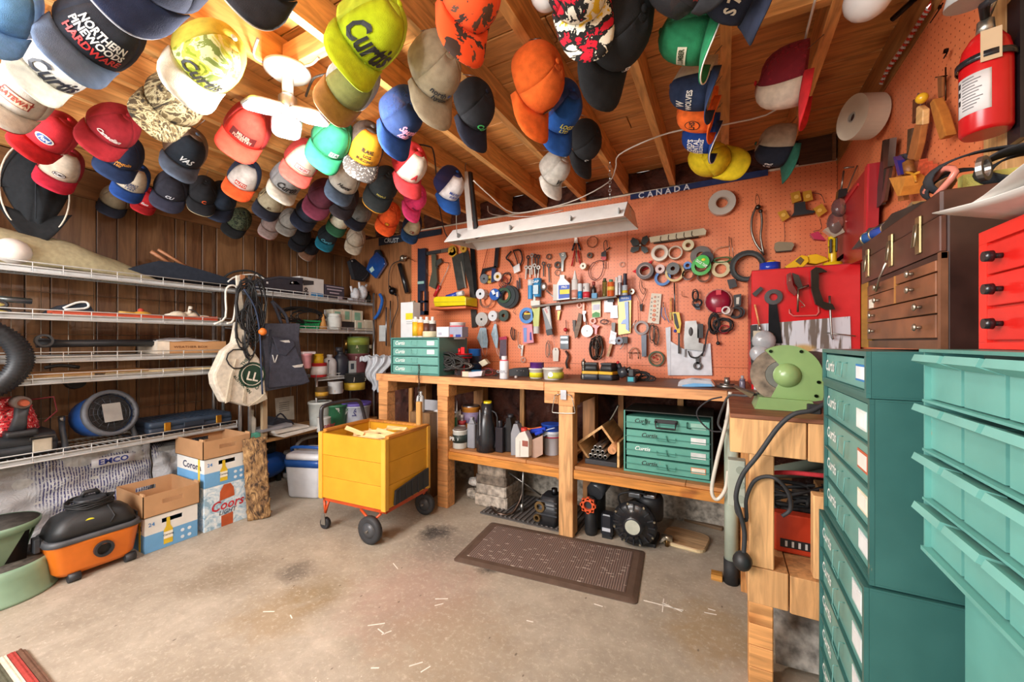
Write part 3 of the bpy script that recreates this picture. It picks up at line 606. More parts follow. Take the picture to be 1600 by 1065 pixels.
# big black pouch-like hat with white piping, seen from below
hp=onX(56,305,-3.38); ht=thing('sun_hat','large black hat with white piping hanging over the beige cover','hat',hp,78)
mb=MB().sheet(lambda u,v:V(((u-.5)*.25*(1-.25*(2*v-1)**2)*(.55+.45*math.sin(math.pi*min(1,v*1.05+.05))), -.10*math.sin(math.pi*u)*math.sin(math.pi*min(1,v+.06))+.008*math.sin(u*22+v*5)*v, .26-v*.50+.06*abs(2*u-1)**2*(v>.5))),20,14,.004); mb.build('shell','10161c:f',ht)
pts=[]
for i in range(33):
    a=math.pi*(.16+2*.84*i/32)-math.pi/2+math.pi/2; pts.append((.127*math.sin(a+0)*.98, -.02-.03*abs(math.cos(a)), .02+.255*math.cos(a)))
MB().tube(pts,.004,6).build('piping','d8d0c0:f',ht)
MB().sheet(lambda u,v:V(((u-.5)*.27,-.02-.05*v*math.sin(math.pi*u), -.13-.16*v*math.sin(math.pi*u)+.05*abs(2*u-1))),16,5,.004).build('brim','0c1014:f',ht)
MB().tube([(0,-.09,.15),(0,-.11,0),(0,-.10,-.15)],.003,5).build('seam','1c242c:f',ht)
MB().tube([(0,0,.25),(0,.02,.4),(0,.03,.52)],.004,5).build('hanging_loop','2a2a2a:f',ht)
# ================================================================ left wall: shelving and what stands on it
def loft(mb, secs, n=5, M=None, smooth=True):
    """stack of rounded rectangles (z, half x, half y, corner radius, cx, cy)"""
    vs=[];N=4*(n+1)
    for q in secs:
        z,hx,hy,r=q[:4]; cx,cy=(q[4],q[5]) if len(q)>5 else (0,0); r=min(r,hx*.999,hy*.999)
        for k,(sx,sy) in enumerate(((1,1),(-1,1),(-1,-1),(1,-1))):
            for i in range(n+1):
                a=math.pi/2*(k+i/n); vs.append((cx+sx*(hx-r)+r*math.cos(a),cy+sy*(hy-r)+r*math.sin(a),z))
    fs=[(k*N+i,k*N+(i+1)%N,(k+1)*N+(i+1)%N,(k+1)*N+i) for k in range(len(secs)-1) for i in range(N)]
    mb.add(vs,fs,smooth,M); m=len(mb.v)-len(vs)
    mb.f+=[tuple(m+i for i in range(N-1,-1,-1)),tuple(m+(len(secs)-1)*N+i for i in range(N))]; mb.sm+=[False]*2; return mb
SX=-3.2; SB=-3.56
def shelving(name,label,y0,y1,zs,posts,stp=.028,col='a8aaa8:p'):
    t=thing(name,label,'shelf',(SX,(y0+y1)/2,0)); O=Mx.Translation((-SX,-(y0+y1)/2,0))
    for z,ya,yb in zs:
        mb=MB(O); y=ya+.01
        while y<yb: mb.box((SB,y-.0014,z-.004),(SX,y+.0014,z-.001)); y+=stp
        for x in (SB,SB+.12,SX-.12): mb.box((x-.002,ya,z-.009),(x+.002,yb,z-.004))
        sh=mb.build('shelf',col,t,stuff=True)
        r=MB(O)
        for zz in (z-.002,z-.030): r.tube([(SX+.003,ya,zz),(SX+.003,yb,zz)],.0042,6)
        r.tube([(SX+.003,ya,z+.022),(SX+.003,yb,z+.022)],.003,6); r.tube([(SB,ya,z+.0),(SB,yb,z+.0)],.003,6)
        y=ya+.02
        while y<yb: r.tube([(SX+.004,y,z-.03),(SX+.004,y,z+.022)],.0022,5); y+=.11
        r.build('front_rail','c2c3c2:p',sh)
        MB(O).box((SX-.012,ya,z-.034),(SX-.008,yb,z-.006)).build('lip','b4b6b6:p',sh)
    for (x,y,z0,z1) in posts:
        MB(O).cyl((x,y,z0),(x,y,z1),.0115,n=10).build('post','c4c6c8:m',t)
        MB(O).cyl((x,y,z1),(x,y,z1+.012),.0125,.009,n=10).build('post_cap','1c1c1c',t)
    return t
Z1,Z2,Z3,Z4,Z5=1.60,1.354,1.125,1.01,.60
shelving('wire_shelving','long five level wire shelving along the dark panelling',-.35,1.655,[(z,-.35,1.655) for z in (Z1,Z2,Z3,Z4,Z5)],[(SX+.012,1.668,0,1.66),(SB,1.668,0,1.66),(SX+.012,-.36,0,1.66),(SB,-.36,0,1.66)])
# wire back grid
gt=thing('wire_grid','thin wire grid panel standing against the dark panelling behind the shelves','wire grid',(SB-.012,.7,0)); mb=MB(Mx.Translation((SB*-1+.012,-.7,0)))
for i in range(18): mb.tube([(SB-.014,-.35+.112*i,.55),(SB-.014,-.35+.112*i,1.64)],.0018,4)
mb.build('vertical_wire','b4ac9c:m',gt,stuff=True); mb=MB(Mx.Translation((SB*-1+.012,-.7,0)))
for z in (.95,1.25,1.5,.75): mb.tube([(SB-.011,-.35,z),(SB-.011,1.6,z)],.0018,4)
mb.build('cross_wire','b4ac9c:m',gt,stuff=True)
S1,S2,S3,S4=1.61,1.32,.89,.44
shelving('corner_shelving','chrome wire shelving between the hanging bags and the back corner',1.74,2.97,[(S1,1.74,2.97),(S2,1.74,2.97),(S3,2.30,2.97)],[(SX+.012,1.735,0,1.70),(SB,1.735,0,1.70),(SX+.012,2.955,0,1.70),(SB,2.975,0,1.70),(SX+.012,2.30,.44,.93)],col='7c7e80:p')
# low plywood shelf in the second bay
t=thing('plywood_shelf','rough edged plywood shelf board low between the hanging bags and the cart','shelf',(-3.2,2.3,S4)); MB().box((-.36,-.6,-.018),(.06,.66,0),c=.003).build('board','b78a58:wy',t); MB().box((-.34,-.58,-.5+.06),(-.30,-.54,-.018)).build('leg','8a6038:wz',t); MB().box((-.34,.6,-.38-.06),(-.30,.64,-.018)).build('leg','8a6038:wz',t); MB().box((0.0,.6,-.44),(.04,.64,-.018)).build('leg','8a6038:wz',t); MB().box((.0,-.58,-.44),(.04,-.54,-.018)).build('leg','8a6038:wz',t)
MB(Mx.Translation((SX+.035,1.83,0))).box((-.015,-.02,.44),(.015,.02,1.5),c=.003).build('wooden_post','a08a6c:wz'); o=C.objects['wooden_post']; tag(o,'grey wooden upright between the two hanging bags','post')
# insulation bales in printed plastic under the lowest shelf
def balemat(name,seed):
    m,t,p,oc=newmat(name,.2); sx=nd(t,'ShaderNodeSeparateXYZ'); t.links.new(oc,sx.inputs[0])
    wv=nd(t,'ShaderNodeTexWave',bands_direction='Y'); wv.inputs['Scale'].default_value=24; wv.inputs['Distortion'].default_value=1.2; wv.inputs['Detail'].default_value=1; t.links.new(oc,wv.inputs['Vector'])
    mp=nd(t,'ShaderNodeMapping'); mp.inputs['Location'].default_value=(seed,seed,0); mp.inputs['Scale'].default_value=(1,1,.6); t.links.new(oc,mp.inputs[0])
    mk=ramp(t,noise(t,mp.outputs[0],3.2,2),.47,.52); dash=ramp(t,noise(t,oc,90,2),.35,.5)
    f=mixc(t,1,ramp(t,wv.outputs['Fac'],.45,.6),mk,'MULTIPLY'); f=mixc(t,1,f,dash,'MULTIPLY')
    c=mixc(t,ramp(t,noise(t,oc,6,5),.3,.7),L4('b9bcc2'),L4('dedfe2')); c=mixc(t,f,c,L4('4a4a78')); t.links.new(c,p.inputs['Base Color']); bump(t,p,noise(t,oc,14,8,2,.65),.8,.02); return m
for i,(y0,y1,h) in enumerate(((-.5,.42,.50),(.43,1.22,.55),(1.23,1.62,.50))):
    t=thing('insulation_bale',['white plastic wrapped bale with dense lilac print at the far left end','white plastic wrapped bale with blue lettered tag behind the orange vacuum','white plastic wrapped bale mostly hidden behind the beer boxes'][i],'insulation',(-3.46,(y0+y1)/2,0),0,'insulation bales under the shelf')
    mb=MB(); hy=(y1-y0)/2
    mb.sheet(lambda u,v:V((.10*math.sin(math.pi*min(max(v,.0),1))**.4+.014*math.sin(u*19+v*7)+.010*math.sin(v*27-u*11)-.02, (u-.5)*2*hy, v*h+.006*math.sin(u*15))),34,22,.003)
    mb.build('wrapping',balemat('bale_print_%d'%i,i*3.1),t); loft(MB(),[(0.002,.07,hy-.01,.04,-.03,0),(h*.5,.09,hy-.008,.05,-.03,0),(h-.02,.07,hy-.01,.04,-.03,0)]).build('bale','c4c4c2:f',t)
    if i==1:
        MB().sheet(lambda u,v:V((.096+.002*math.sin(u*9),.10+.20*u,.44+.055*v)),4,2,.001).build('tag','e6e8ee:p',t)
        mb=MB(); vs,fs=textgeo('EMCO',.03,0); mb.add([(.0985,.20+a*.05,.467+b*.045) for a,b in vs],fs); mb.build('lettering','2a3f9a',t)
# ---- top level
t=thing('sleeping_bag','olive beige padded cover lying along the top shelf','cover',(-3.38,.3,Z1))
MB().sheet(lambda u,v:V((.15*math.cos(math.pi*(v))*(1-.3*u**6), -.62+1.56*u, .003+math.sin(math.pi*v)*(.25+.035*math.sin(u*6+.6))*(1-u**5)+.012*math.sin(u*40+v*9)*(v*(1-v))*2+.010*math.sin(u*17+2))),60,14,.004).build('cover','a39a7a:f',t)
MB().tube([(.0,-.6,.19),(.06,-.2,.16),(.12,.2,.10),(.135,.5,.04)],.004,5).build('drawstring','7a7258:f',t)
pb=onX(22,396,-3.22); ob=MB().ball((0,0,.07),.07,18).build('play_ball','d8d2cc'); ob.location=(-3.255,pb.y,Z1); tag(ob,'white ball with faint red stitching in front of the beige cover','ball')
g('l',-3.40,'folded_tarp','dark navy folded tarp drooping over the end of the top shelf','tarp',(290,430),[('tarp','1a2230:f',[('P',[(180,424),(235,410),(262,413),(300,423),(350,438),(372,447),(300,441),(200,430)],-.12,.1)]),('pole','8a5a3a:w',[('T',[(225,395),(262,418)],.012,-.1),('T',[(236,392),(290,424)],.010,-.1)])],z=None)
g('l',-3.33,'coiled_cable','white and black cable coil on the top shelf at the post','cable',(370,440),[('coil','26282a:r',[('T',[(345,436),(362,425),(392,424),(415,440),(390,446),(350,444)],.008,-.02)]),('white_cable','d8d6ce:r',[('T',[(350,441),(365,432),(395,430),(418,444)],.006,-.05)]),('tape_strip','b87850',[('B',369,430,376,450,-.06,-.05)])])
# ---- second level
g('l',-3.3,'metal_tubes','short grey metal tube lying at the left end of the second level','tube',(25,466),[('tube','a9b6bc:m',[('T',[(-40,462),(54,470)],.016,.05)])])
g('l',-3.22,'folded_tote','navy shoulder bag with white braid edging on the second level','bag',(115,482),[('body','1c2432:f',[('P',[(78,481),(90,472),(108,465),(134,461),(142,468),(150,482)],-.0,.2)]),('edging','cfcfcc:f',[('T',[(98,471),(118,463),(134,462),(138,468),(130,472),(100,473)],.006,-.006)]),('strap','20222a:f',[('T',[(20,483),(40,478),(60,482),(80,484)],.010,.02)])],z=Z2)
g('l',-3.22,'loop_handle_tool','black handled loop with yellow filling at the left end of the second level','tool',(10,482),[('loop','26282a:r',[('T',[(-30,470),(0,463),(14,469),(6,474),(-30,473)],.006,.03),('T',[(-30,478),(0,476),(16,480),(4,485),(-30,483)],.006,.0)]),('pad','a99a50:f',[('P',[(-30,472),(0,466),(10,470),(0,473)],.03,.035),('P',[(-30,482),(0,478),(12,481),(0,484)],0,.005)])],z=Z2)
g('l',-3.215,'level_case','long flat orange red case lying behind the wire lip','case',(210,497),[('case','c8553a:k',[('P',[(82,484),(82,495),(215,503),(340,504),(340,495),(210,491)],0,.09)]),('groove','8a3222',[('P',[(82,489.4),(82,490),(215,498),(340,499.5),(340,499),(210,497)],-.002,0)])],z=None)
g('l',-3.26,'yellow_glove','yellow leather work glove lying flat on the second level','glove',(215,482),[('palm','c8942e:f',[('S',222,481,9,0,1.5,1,.8),('P',[(185,476),(215,476),(235,483),(190,482)],-.02,.02)]),('cuff','a83a28:f',[('S',220,473,4,0)]),('finger','c8a050:f',[('T',[(212,478),(186,476)],.012,0),('T',[(212,482),(190,481)],.012,0)])],z=Z2+.01)
g('l',-3.26,'rubber_gloves','pair of pale cotton gloves with dark cuff band on the second level','glove',(290,487),[('palm','c9bda8:f',[('S',278,482,9,0,1.4,1,.9),('S',300,482,9,.02,1.6,1,.8),('S',318,485,7,0,1.4,1,.6)]),('finger','d8cfc0:f',[('T',[(275,478),(258,481)],.012,0),('T',[(275,484),(256,486)],.011,0),('T',[(296,478),(298,467)],.012,0)]),('cuff','2a2a2c:f',[('T',[(292,472),(300,474),(308,482),(306,489)],.004,-.03)])],z=Z2+.005)
# ---- third and fourth level
g('l',-3.26,'black_downpipe','long black plastic pipe and folded sheets on the third level','pipe',(160,540),[('pipe','24262a',[('T',[(60,537),(253,535)],.022,.04)]),('end_ring','34373b',[('R',67,532,10,7,-.03,.0)]),('sheet','303338:f',[('P',[(75,528),(105,531),(108,536),(260,536),(260,541),(75,541)],.05,.2)])],z=None)
t=thing('parcel_box','brown cardboard parcel with a white bag on top, on the third level','box',(-3.24,1.36,Z3)); F=PF('l',-3.24,(320,546),Z3)
MB().box((-.28,-.16,.002),(0,.24,.085),c=.002).build('carton','b98a5c:c',t); MB().box((-.281,-.165,.002),(.001,-.10,.086)).build('label','d8cdbc',t)
mb=MB(); mb.add([(.002,.02+a*.028,.045+b*.02) for a,b in textgeo('WEATHER BOX',.01,0)[0]],textgeo('WEATHER BOX',.01,0)[1]); mb.build('lettering','6a4022',t)
MB().sheet(lambda u,v:V((-.26+.27*u,-.17+.36*v,.088+.02*math.sin(math.pi*v)*math.sin(math.pi*u)+.004*math.sin(u*20+v*14))),10,12,.003).build('plastic_bag','d8dadd:a',t)
for i,(y0,y1,c,zz,nm) in enumerate(((.1,.9,'c9a877:wy',0,'pale thin wood strip on the fourth level at the left'),(.55,1.15,'a8763f:wy',.012,'brown plywood offcut in the middle of the fourth level'),(.95,1.62,'d8c49a:wy',0,'long cream board at the post end of the fourth level'))):
    o=MB().box((-.2,y0-.8,0),(0,y1-.8,.011),c=.001).build('wood_offcut',c); o.location=(-3.222-.01*i,.8,Z4+.001+zz); tag(o,nm,'wood','offcuts on the fourth level')
g('l',-3.30,'black_trim_strip','curved black plastic strip lying near the end of the fourth level','strip',(300,560),[('strip','1a1c20',[('T',[(265,563),(290,556),(338,557),(350,562)],.010,.0)]),('second_strip','26282c',[('T',[(75,575),(100,571),(130,574)],.010,.06)])],z=None)
# vacuum hose
t=thing('vacuum_hose','thick ribbed black hose coiled over the end of the shelves','hose',(-3.06,.31,1.14))
def hose(cy,cz,ry,rz,x,a0,a1,r=.040):
    mb=MB(); n=150; pts=[];rr=[]
    for i in range(n+1):
        a=R_(a0+(a1-a0)*i/n); pts.append((x+.03*math.sin(a),cy+ry*math.cos(a),cz+rz*math.sin(a))); rr.append(r*(1 if i%2 else .8))
    mb.tube(pts,rr,12); return mb
hose(.0,-.02,.27,.20,.03,-170,150).build('outer_coil','22252a',t); hose(-.02,.0,.20,.14,-.05,-170,160).build('inner_coil','22252a',t); hose(.02,-.03,.30,.21,-.13,-120,120).build('rear_coil','22252a',t)
# ---- lowest level
t=thing('tool_case','dark grey tool case with pale latch under the red string reel','tool case',(-3.235,.50,Z5))
loft(MB(),[(0.002,.15,.36,.03,-.15,-.1),(.06,.155,.365,.03,-.15,-.1)]).build('base','2b2f35',t); loft(MB(),[(.062,.155,.365,.03,-.15,-.1),(.115,.15,.355,.04,-.15,-.1)]).build('lid','33373d',t)
for y in (.2,): MB().box((.004,y-.035,.02),(.016,y+.035,.085),c=.004).build('latch','b3aa98',t,'pale latch'); MB().tube([(.02,y-.045,.08),(.02,y-.045,.10),(.02,y+.045,.10),(.02,y+.045,.08)],.004,5).build('latch_bail','6a6a68:m',t)
MB().tube([(.012,-.12,.03),(.03,-.12,.06),(.03,.02,.06),(.012,.02,.03)],.008,6).build('handle','1d1f23',t); MB().box((-.10,.10,.1155),(-.05,.19,.117)).build('sticker','d8c020',t)
t=thing('cordless_drill','upright grey and black cordless drill on the dark tool case','drill',(-3.20,.62,Z5+.118))
loft(MB(),[(.0,.036,.055,.012),(.032,.036,.055,.012)]).build('battery','1f2125',t); loft(MB(),[(.034,.024,.03,.014,-.005,-.01),(.10,.019,.023,.014,-.003,0),(.15,.021,.026,.014,0,.005)]).build('grip','3a3d42',t)
MB().cyl((-.05,-.0,.175),(.045,.0,.175),.033,.030,n=14).build('motor_housing','6a5c55',t); MB().cyl((.045,0,.175),(.085,0,.175),.020,.014,n=12).build('chuck','b3573a',t,'orange red chuck')
t=thing('string_reel','red net covered reel behind the cordless drill','reel',(-3.36,.60,Z5+.117))
MB().lathe([(.10,0),(.115,.03),(.105,.08),(.085,.15),(.06,.19)],18).build('net',blotch('red_net',['5a1014','c82830','d8343c','e8c8c0'],70,0),t)
for z in (.02,.05,.08,.11,.14): MB().tube([((.118-.25*abs(z-.03))*math.cos(a*math.pi/9),(.118-.25*abs(z-.03))*math.sin(a*math.pi/9),z) for a in range(18)],.003,4,closed=True).build('cord_turn','d85058',t)
MB().tube([(.03,.06,.17),(.05,.16,.18),(.06,.17,.10),(.08,.12,.05)],.004,6).build('red_cable','7a2028',t)
# fan heater
t=thing('fan_heater','blue drum heater with grey round grille on the lowest shelf','heater',(-3.34,.94,Z5+.002))
Rm=Mx.Translation((.0,.02,.155))@Mx.Rotation(R_(14),4,'Z')@Mx.Rotation(R_(76),4,'Y')
MB().lathe([(.085,-.09),(.115,-.07),(.125,.0),(.12,.07)],20,Rm).build('drum','1c4f9a',t)
MB().lathe([(.12,.068),(.138,.075),(.138,.10),(.118,.105),(.115,.08)],24,Rm,caps=False).build('front_ring','5b6069',t)
mb=MB()
for r in (.03,.05,.07,.09,.108): mb.tube([Rm@V((r*math.cos(a*math.pi/10),r*math.sin(a*math.pi/10),.098)) for a in range(20)],.0018,4,closed=True)
for a in range(16): mb.tube([Rm@V((.012*math.cos(a*math.pi/8),.012*math.sin(a*math.pi/8),.098)),Rm@V((.115*math.cos(a*math.pi/8),.115*math.sin(a*math.pi/8),.098))],.0015,4)
mb.build('grille','4a4f57:m',t,stuff=True); MB().lathe([(.113,.071),(.113,.074)],20,Rm).build('heater_core','2a2c30',t); MB().box((-.055,-.045,.1),(.055,.045,.102),Rm).build('warning_label','9a9a98',t)
MB().lathe([(.04,-.10),(.05,-.12),(.05,-.09)],14,Mx.Translation((0,-.06,.24))@Rm).build('motor_cap','2a2c30',t)
for y in (-.15,.15):
    MB().tube([(.1,y,.0),(.03,y*.98,.10),(.0,y*.96,.16)],.013,8).build('leg','3a4048',t); MB().cyl((0,y*.88,.16),(0,y*1.02,.16),.02,n=12).build('pivot_knob','8a8a86:m',t)
MB().box((-.07,-.155,.0),(.12,-.135,.012)).build('foot','3a4048',t); MB().box((-.07,.135,.0),(.12,.155,.012)).build('foot','3a4048',t)
# socket set case
t=thing('socket_case','long navy moulded case with two brass latches at the post end of the lowest shelf','tool case',(-3.225,1.39,Z5+.002))
loft(MB(),[(0,.15,.24,.015,-.15,0),(.045,.155,.245,.018,-.15,0)]).build('base','222f40',t); loft(MB(),[(.047,.155,.245,.018,-.15,0),(.085,.15,.24,.02,-.15,0)]).build('lid','27374a',t)
for y in (-.15,.15): MB().box((.006,y-.018,.02),(.014,y+.018,.075),c=.004).build('latch','c8963a:m',t,'brass latch')
MB().box((.006,-.06,.03),(.013,.06,.06),c=.003).build('handle','1d2836',t)
for i in range(14): MB().box((-.27,-.2+.03*i,.085),(-.03,-.19+.03*i,.088)).build('rib','27374a',t)
# ---- beer boxes
def wallslot(mb,axis,p,a,b,z0,z1,th,slot=True):
    """vertical wall with a hand slot; axis x: wall at x=p spanning y a..b"""
    def bx(u0,u1,w0,w1):
        if axis=='x': mb.box((p,u0,w0),(p+th,u1,w1))
        else: mb.box((u0,p,w0),(u1,p+th,w1))
    if not slot: bx(a,b,z0,z1); return
    m=(a+b)/2; hw=min(.05,(b-a)*.22); zm=(z0+z1)/2+.01
    bx(a,m-hw,z0,z1); bx(m+hw,b,z0,z1); bx(m-hw,m+hw,z0,zm-.013); bx(m-hw,m+hw,zm+.013,z1)
def tray(label,x,y0,y1,z0,h,dp=.36,grp=None):
    t=thing('cardboard_tray',label,'box',(x,(y0+y1)/2,z0),0); hy=(y1-y0)/2; mb=MB()
    mb.box((-dp,-hy,0),(0,hy,.003)); wallslot(mb,'x',-.004,-hy,hy,0,h,.004); wallslot(mb,'x',-dp,-hy,hy,0,h,.004); mb.build('tray_body','b58c64:c',t)
    MB().box((-dp,-hy,0),(0,-hy+.004,h)).build('end_panel','a87f58:c',t); MB().box((-dp,hy-.004,0),(0,hy,h)).build('end_panel','a87f58:c',t)
    for s in (-1,1): MB().box((-.05,s*(hy-.006)-.004,h-.001),(-.001,s*(hy-.006)+.004,h+.012)).build('locking_tab','b58c64:c',t)
def beer(label,x,y0,y1,z0,h,kind,dp=.35):
    t=thing('beer_box',label,'box',(x,(y0+y1)/2,z0),0); hy=(y1-y0)/2; mb=MB()
    if kind=='corona':
        MB().box((-dp,-hy,0),(0,hy,h*.5)).build('lower_carton','6aa4d4:c',t,'pale blue lower half')
        mb=MB(); mb.box((-dp,-hy,h*.5),(-dp+.005,hy,h)); mb.box((-dp+.005,-hy,h*.5),(-.006,-hy+.005,h)); mb.box((-dp+.005,hy-.005,h*.5),(-.006,hy,h)); mb.box((-dp+.005,-hy+.005,h-.004),(-.006,hy-.005,h)); wallslot(mb,'x',-.006,-hy,hy,h*.5,h,.006); mb.build('upper_carton','dcdcd8:c',t,'white upper half')
        b=MB(); by=-.02
        def px(pts,xx=.0012): b.add([(xx,y,z) for y,z in pts],[tuple(range(len(pts)))])
        px([(by-.022,.02),(by+.022,.02),(by+.022,h*.5),(by+.010,h*.62),(by+.008,h*.86),(by-.008,h*.86),(by-.010,h*.62),(by-.022,h*.5)]); b.build('printed_bottle','d8b82c',t)
        b=MB(); px([(by-.022,h*.25),(by+.022,h*.25),(by+.022,h*.45),(by-.022,h*.45)],.0018); b.build('printed_label','e8e6d8',t)
        b=MB(); b.add([(.0024,by+a*.016,h*.36+c_*.016) for a,c_ in textgeo('Corona',.02,0)[0]],textgeo('Corona',.02,0)[1]); b.build('lettering','1c2850',t)
        b=MB(); b.add([(-.05-dp*.3-.0+a*.075+.0,-hy-.0008,h*.7+c_*.06) for a,c_ in textgeo('Corona',.02,0)[0]],textgeo('Corona',.02,0)[1]); b.build('lettering','1c2850',t)
        b=MB(); b.add([(.0012,-hy+.03+a*.03,h*.78+c_*.03) for a,c_ in textgeo('24',.02,0)[0]],textgeo('24',.02,0)[1]); b.build('lettering','4a88c8',t)
        b=MB()
        for yy in (.05,.085):
            for zz in (h*.14,h*.34):
                b.add([(.0012,yy+.010*math.cos(a*math.pi/6),zz+.010*math.sin(a*math.pi/6)) for a in range(12)],[tuple(range(12))])
        b.build('icon','dce8f2',t); MB().box((-dp*.22,-hy-.001,.0),(-dp*.15,-hy,h)).build('yellow_band','d8b82c:c',t)
    else:
        MB().box((-dp,-hy,0),(0,hy,h)).build('carton',blotch('frosty_print',['8fb4cc','b9d2e2','d4e4ee','e8f0f4'],16,2),t)
        b=MB()
        def px2(pts): b.add([(.0012,y,z) for y,z in pts],[tuple(range(len(pts)))])
        px2([(-.045,h*.62),(.045,h*.66),(.04,h*.86),(.02,h*.985),(-.02,h*.985),(-.042,h*.84)]); b.build('printed_bottle','b8542a',t); b=MB(); px2([(-.035,.001),(.035,.001),(.035,h*.28),(-.035,h*.26)]); b.build('printed_base','b8542a',t)
        for s,zz,sz,c_ in (('Coors',.5,.085,'c02030'),('LIGHT',.33,.04,'30405a')):
            b=MB(); vs,fs=textgeo(s,.015,.25); b.add([(.0022,.0+a*sz*.9,h*zz+c2*sz) for a,c2 in vs],fs); b.build('lettering',c_,t)
beer('white and blue beer box with yellow bottle print in front of the orange vacuum',-2.89,1.01,1.265,.001,.20,'corona'); tray('open brown cardboard tray on the front beer box',-2.885,1.0,1.275,.203,.125)
beer('frosty blue beer box with red lettering, bottom of the rear stack',-2.885,1.30,1.56,.001,.275,'coors'); beer('white and blue beer box on top of the frosty blue box',-2.885,1.30,1.56,.278,.18,'corona'); tray('open brown cardboard tray on top of the rear stack, touching the lowest shelf',-2.88,1.29,1.575,.46,.115)
# ---- orange shop vacuum
t=thing('shop_vacuum','orange and black wet vacuum with cord wound on its lid','vacuum',(-2.98,.815,0)); t.scale=(.93,.93,.96)
def cz(secs,n,s,l=None): return loft(MB(),secs,5).build(n,s,t,l)
cz([(.035,.10,.145,.05),(.06,.115,.165,.05),(.19,.125,.185,.055),(.205,.132,.192,.06)],'tank','e0761c:k','orange tank'); cz([(.206,.136,.198,.06),(.232,.13,.19,.06)],'rim','4a4d52')
cz([(.233,.122,.18,.06),(.275,.117,.168,.06),(.315,.104,.145,.055),(.34,.078,.095,.05),(.35,.07,.08,.05)],'lid','1f2124'); cz([(.351,.055,.06,.04),(.375,.05,.055,.04),(.38,.06,.065,.045),(.395,.055,.06,.04)],'motor_cap','2c2f34')
mb=MB()
for k in range(6): mb.tube([((.078+.004*(k%2))*math.cos(a*math.pi/8),(.088+.006*(k%3))*math.sin(a*math.pi/8),.345+.008*k+.006*math.sin(a+k)) for a in range(16)],.005,6,closed=True)
mb.tube([(.08,.05,.35),(.115,.07,.29),(.12,.05,.26)],.005,6); mb.build('power_cord','17181b:r',t,stuff=True)
MB().tube([(-.02,-.03,.40),(-.02,-.02,.42),(-.02,.03,.42),(-.02,.04,.40)],.012,8).build('handle','1f2124',t)
MB().ring((0,0),.042,.03,-.012,.01,M=Mx.Translation((.128,.02,.13))@Mx.Rotation(R_(90),4,'Z'),n=20).build('hose_port','26282c',t); MB().cyl((.115,.02,.13),(.122,.02,.13),.031,n=16).build('port_recess','0c0c0e',t)
MB().cyl((.104,-.03,.285),(.112,-.03,.287),.024,n=18).build('badge','d8d020',t,'yellow round badge'); 
for (x,y) in ((.10,-.09),(.10,.14),(-.08,-.1),(-.08,.12)): MB().cyl((x,y-.024,.024),(x,y+.024,.024),.024,n=14).build('caster','2e3136',t)
for y in (-.205,.205): MB().box((-.03,y-.012,.18),(.03,y+.012,.25),c=.004).build('latch','33363b',t)
# ---- green step stool
t=thing('step_stool','round two tier mint green metal step stool with worn black treads','stool',(-3.06,.51,0))
MB().lathe([(.205,.0),(.21,.004),(.21,.014),(.202,.02),(.196,.11),(.19,.145),(.178,.155),(.165,.155)],40,caps=False).build('lower_drum','819f86:k',t); MB().lathe([(.211,.0),(.213,.012)],40,caps=False).build('rubber_bumper','20201e:r',t)
MB().lathe([(.001,.150),(.176,.150),(.176,.157),(.001,.1575)],36,caps=False).build('lower_tread','4d4a44:s',t)
MB().lathe([(.12,.16),(.132,.30)],4,Mx.Rotation(R_(45),4,'Z'),caps=False).build('pedestal','000000',t); bpy.data.objects.remove(t.children[-1])
for a in (18,108,198,288):
    c_,s_=math.cos(R_(a)),math.sin(R_(a)); Mm=Mx.Rotation(R_(a),4,'Z'); mb=MB()
    mb.add([(.085,-.035,.155),(.085,.035,.155),(.118,.075,.32),(.118,-.075,.32),(.081,-.035,.155),(.081,.035,.155),(.114,.075,.32),(.114,-.075,.32)],[(0,1,2,3),(7,6,5,4),(0,4,5,1),(2,6,7,3),(1,5,6,2),(0,3,7,4)],M=Mm); mb.build('pedestal_leg','819f86:k',t)
MB().lathe([(.125,.300),(.14,.302),(.150,.325),(.150,.335),(.145,.340)],36,caps=False).build('upper_rim','819f86:k',t); MB().lathe([(.001,.330),(.143,.330),(.143,.338),(.001,.339)],36,caps=False).build('upper_tread','3a3834:s',t)
# striped rug corner
q0=onZ(75,1064,0); rt=thing('striped_rug','woven rug with brown, red and cream stripes at the bottom left corner','rug',(onZ(0,1060,0).x,onZ(0,1060,0).y,0),0)
a=onZ(38,1014,0); b=onZ(84,1070,0); rx=a-V((rt.location.x,rt.location.y,0)); d1=(b-a); d1.z=0; d1.normalize(); d2=V((-d1.y,d1.x,0)); d2 = -d2 if d2.dot(onZ(0,1020,0)-a)<0 else d2
cols=['6a4a38:f','a83c34:f','d8cdb8:f','5a5a48:f','c87a50:f','3a3440:f','d8cdb8:f','7a8a5a:f','a83c34:f','d8cdb8:f','5a4a60:f','c87a50:f','e0d4c0:f','6a4a38:f']
for i in range(14):
    mb=MB(); o0=rx+d2*(.022*i+.001); o1=rx+d2*(.022*(i+1)-.001); r0=.02 if i==0 else 0
    pts=[o0+d1*r0,o1,o1+d1*.5,o0+d1*.5]; mb.flatp([(p.x,p.y) for p in pts],.0005,.009)
    k=0
    while k<.49:
        mid=(o0+o1)/2+d1*(k+.004); mb.ball((mid.x,mid.y,.009),.0048,5,sz=.5); k+=.0105
    mb.build('stripe',cols[i],rt)
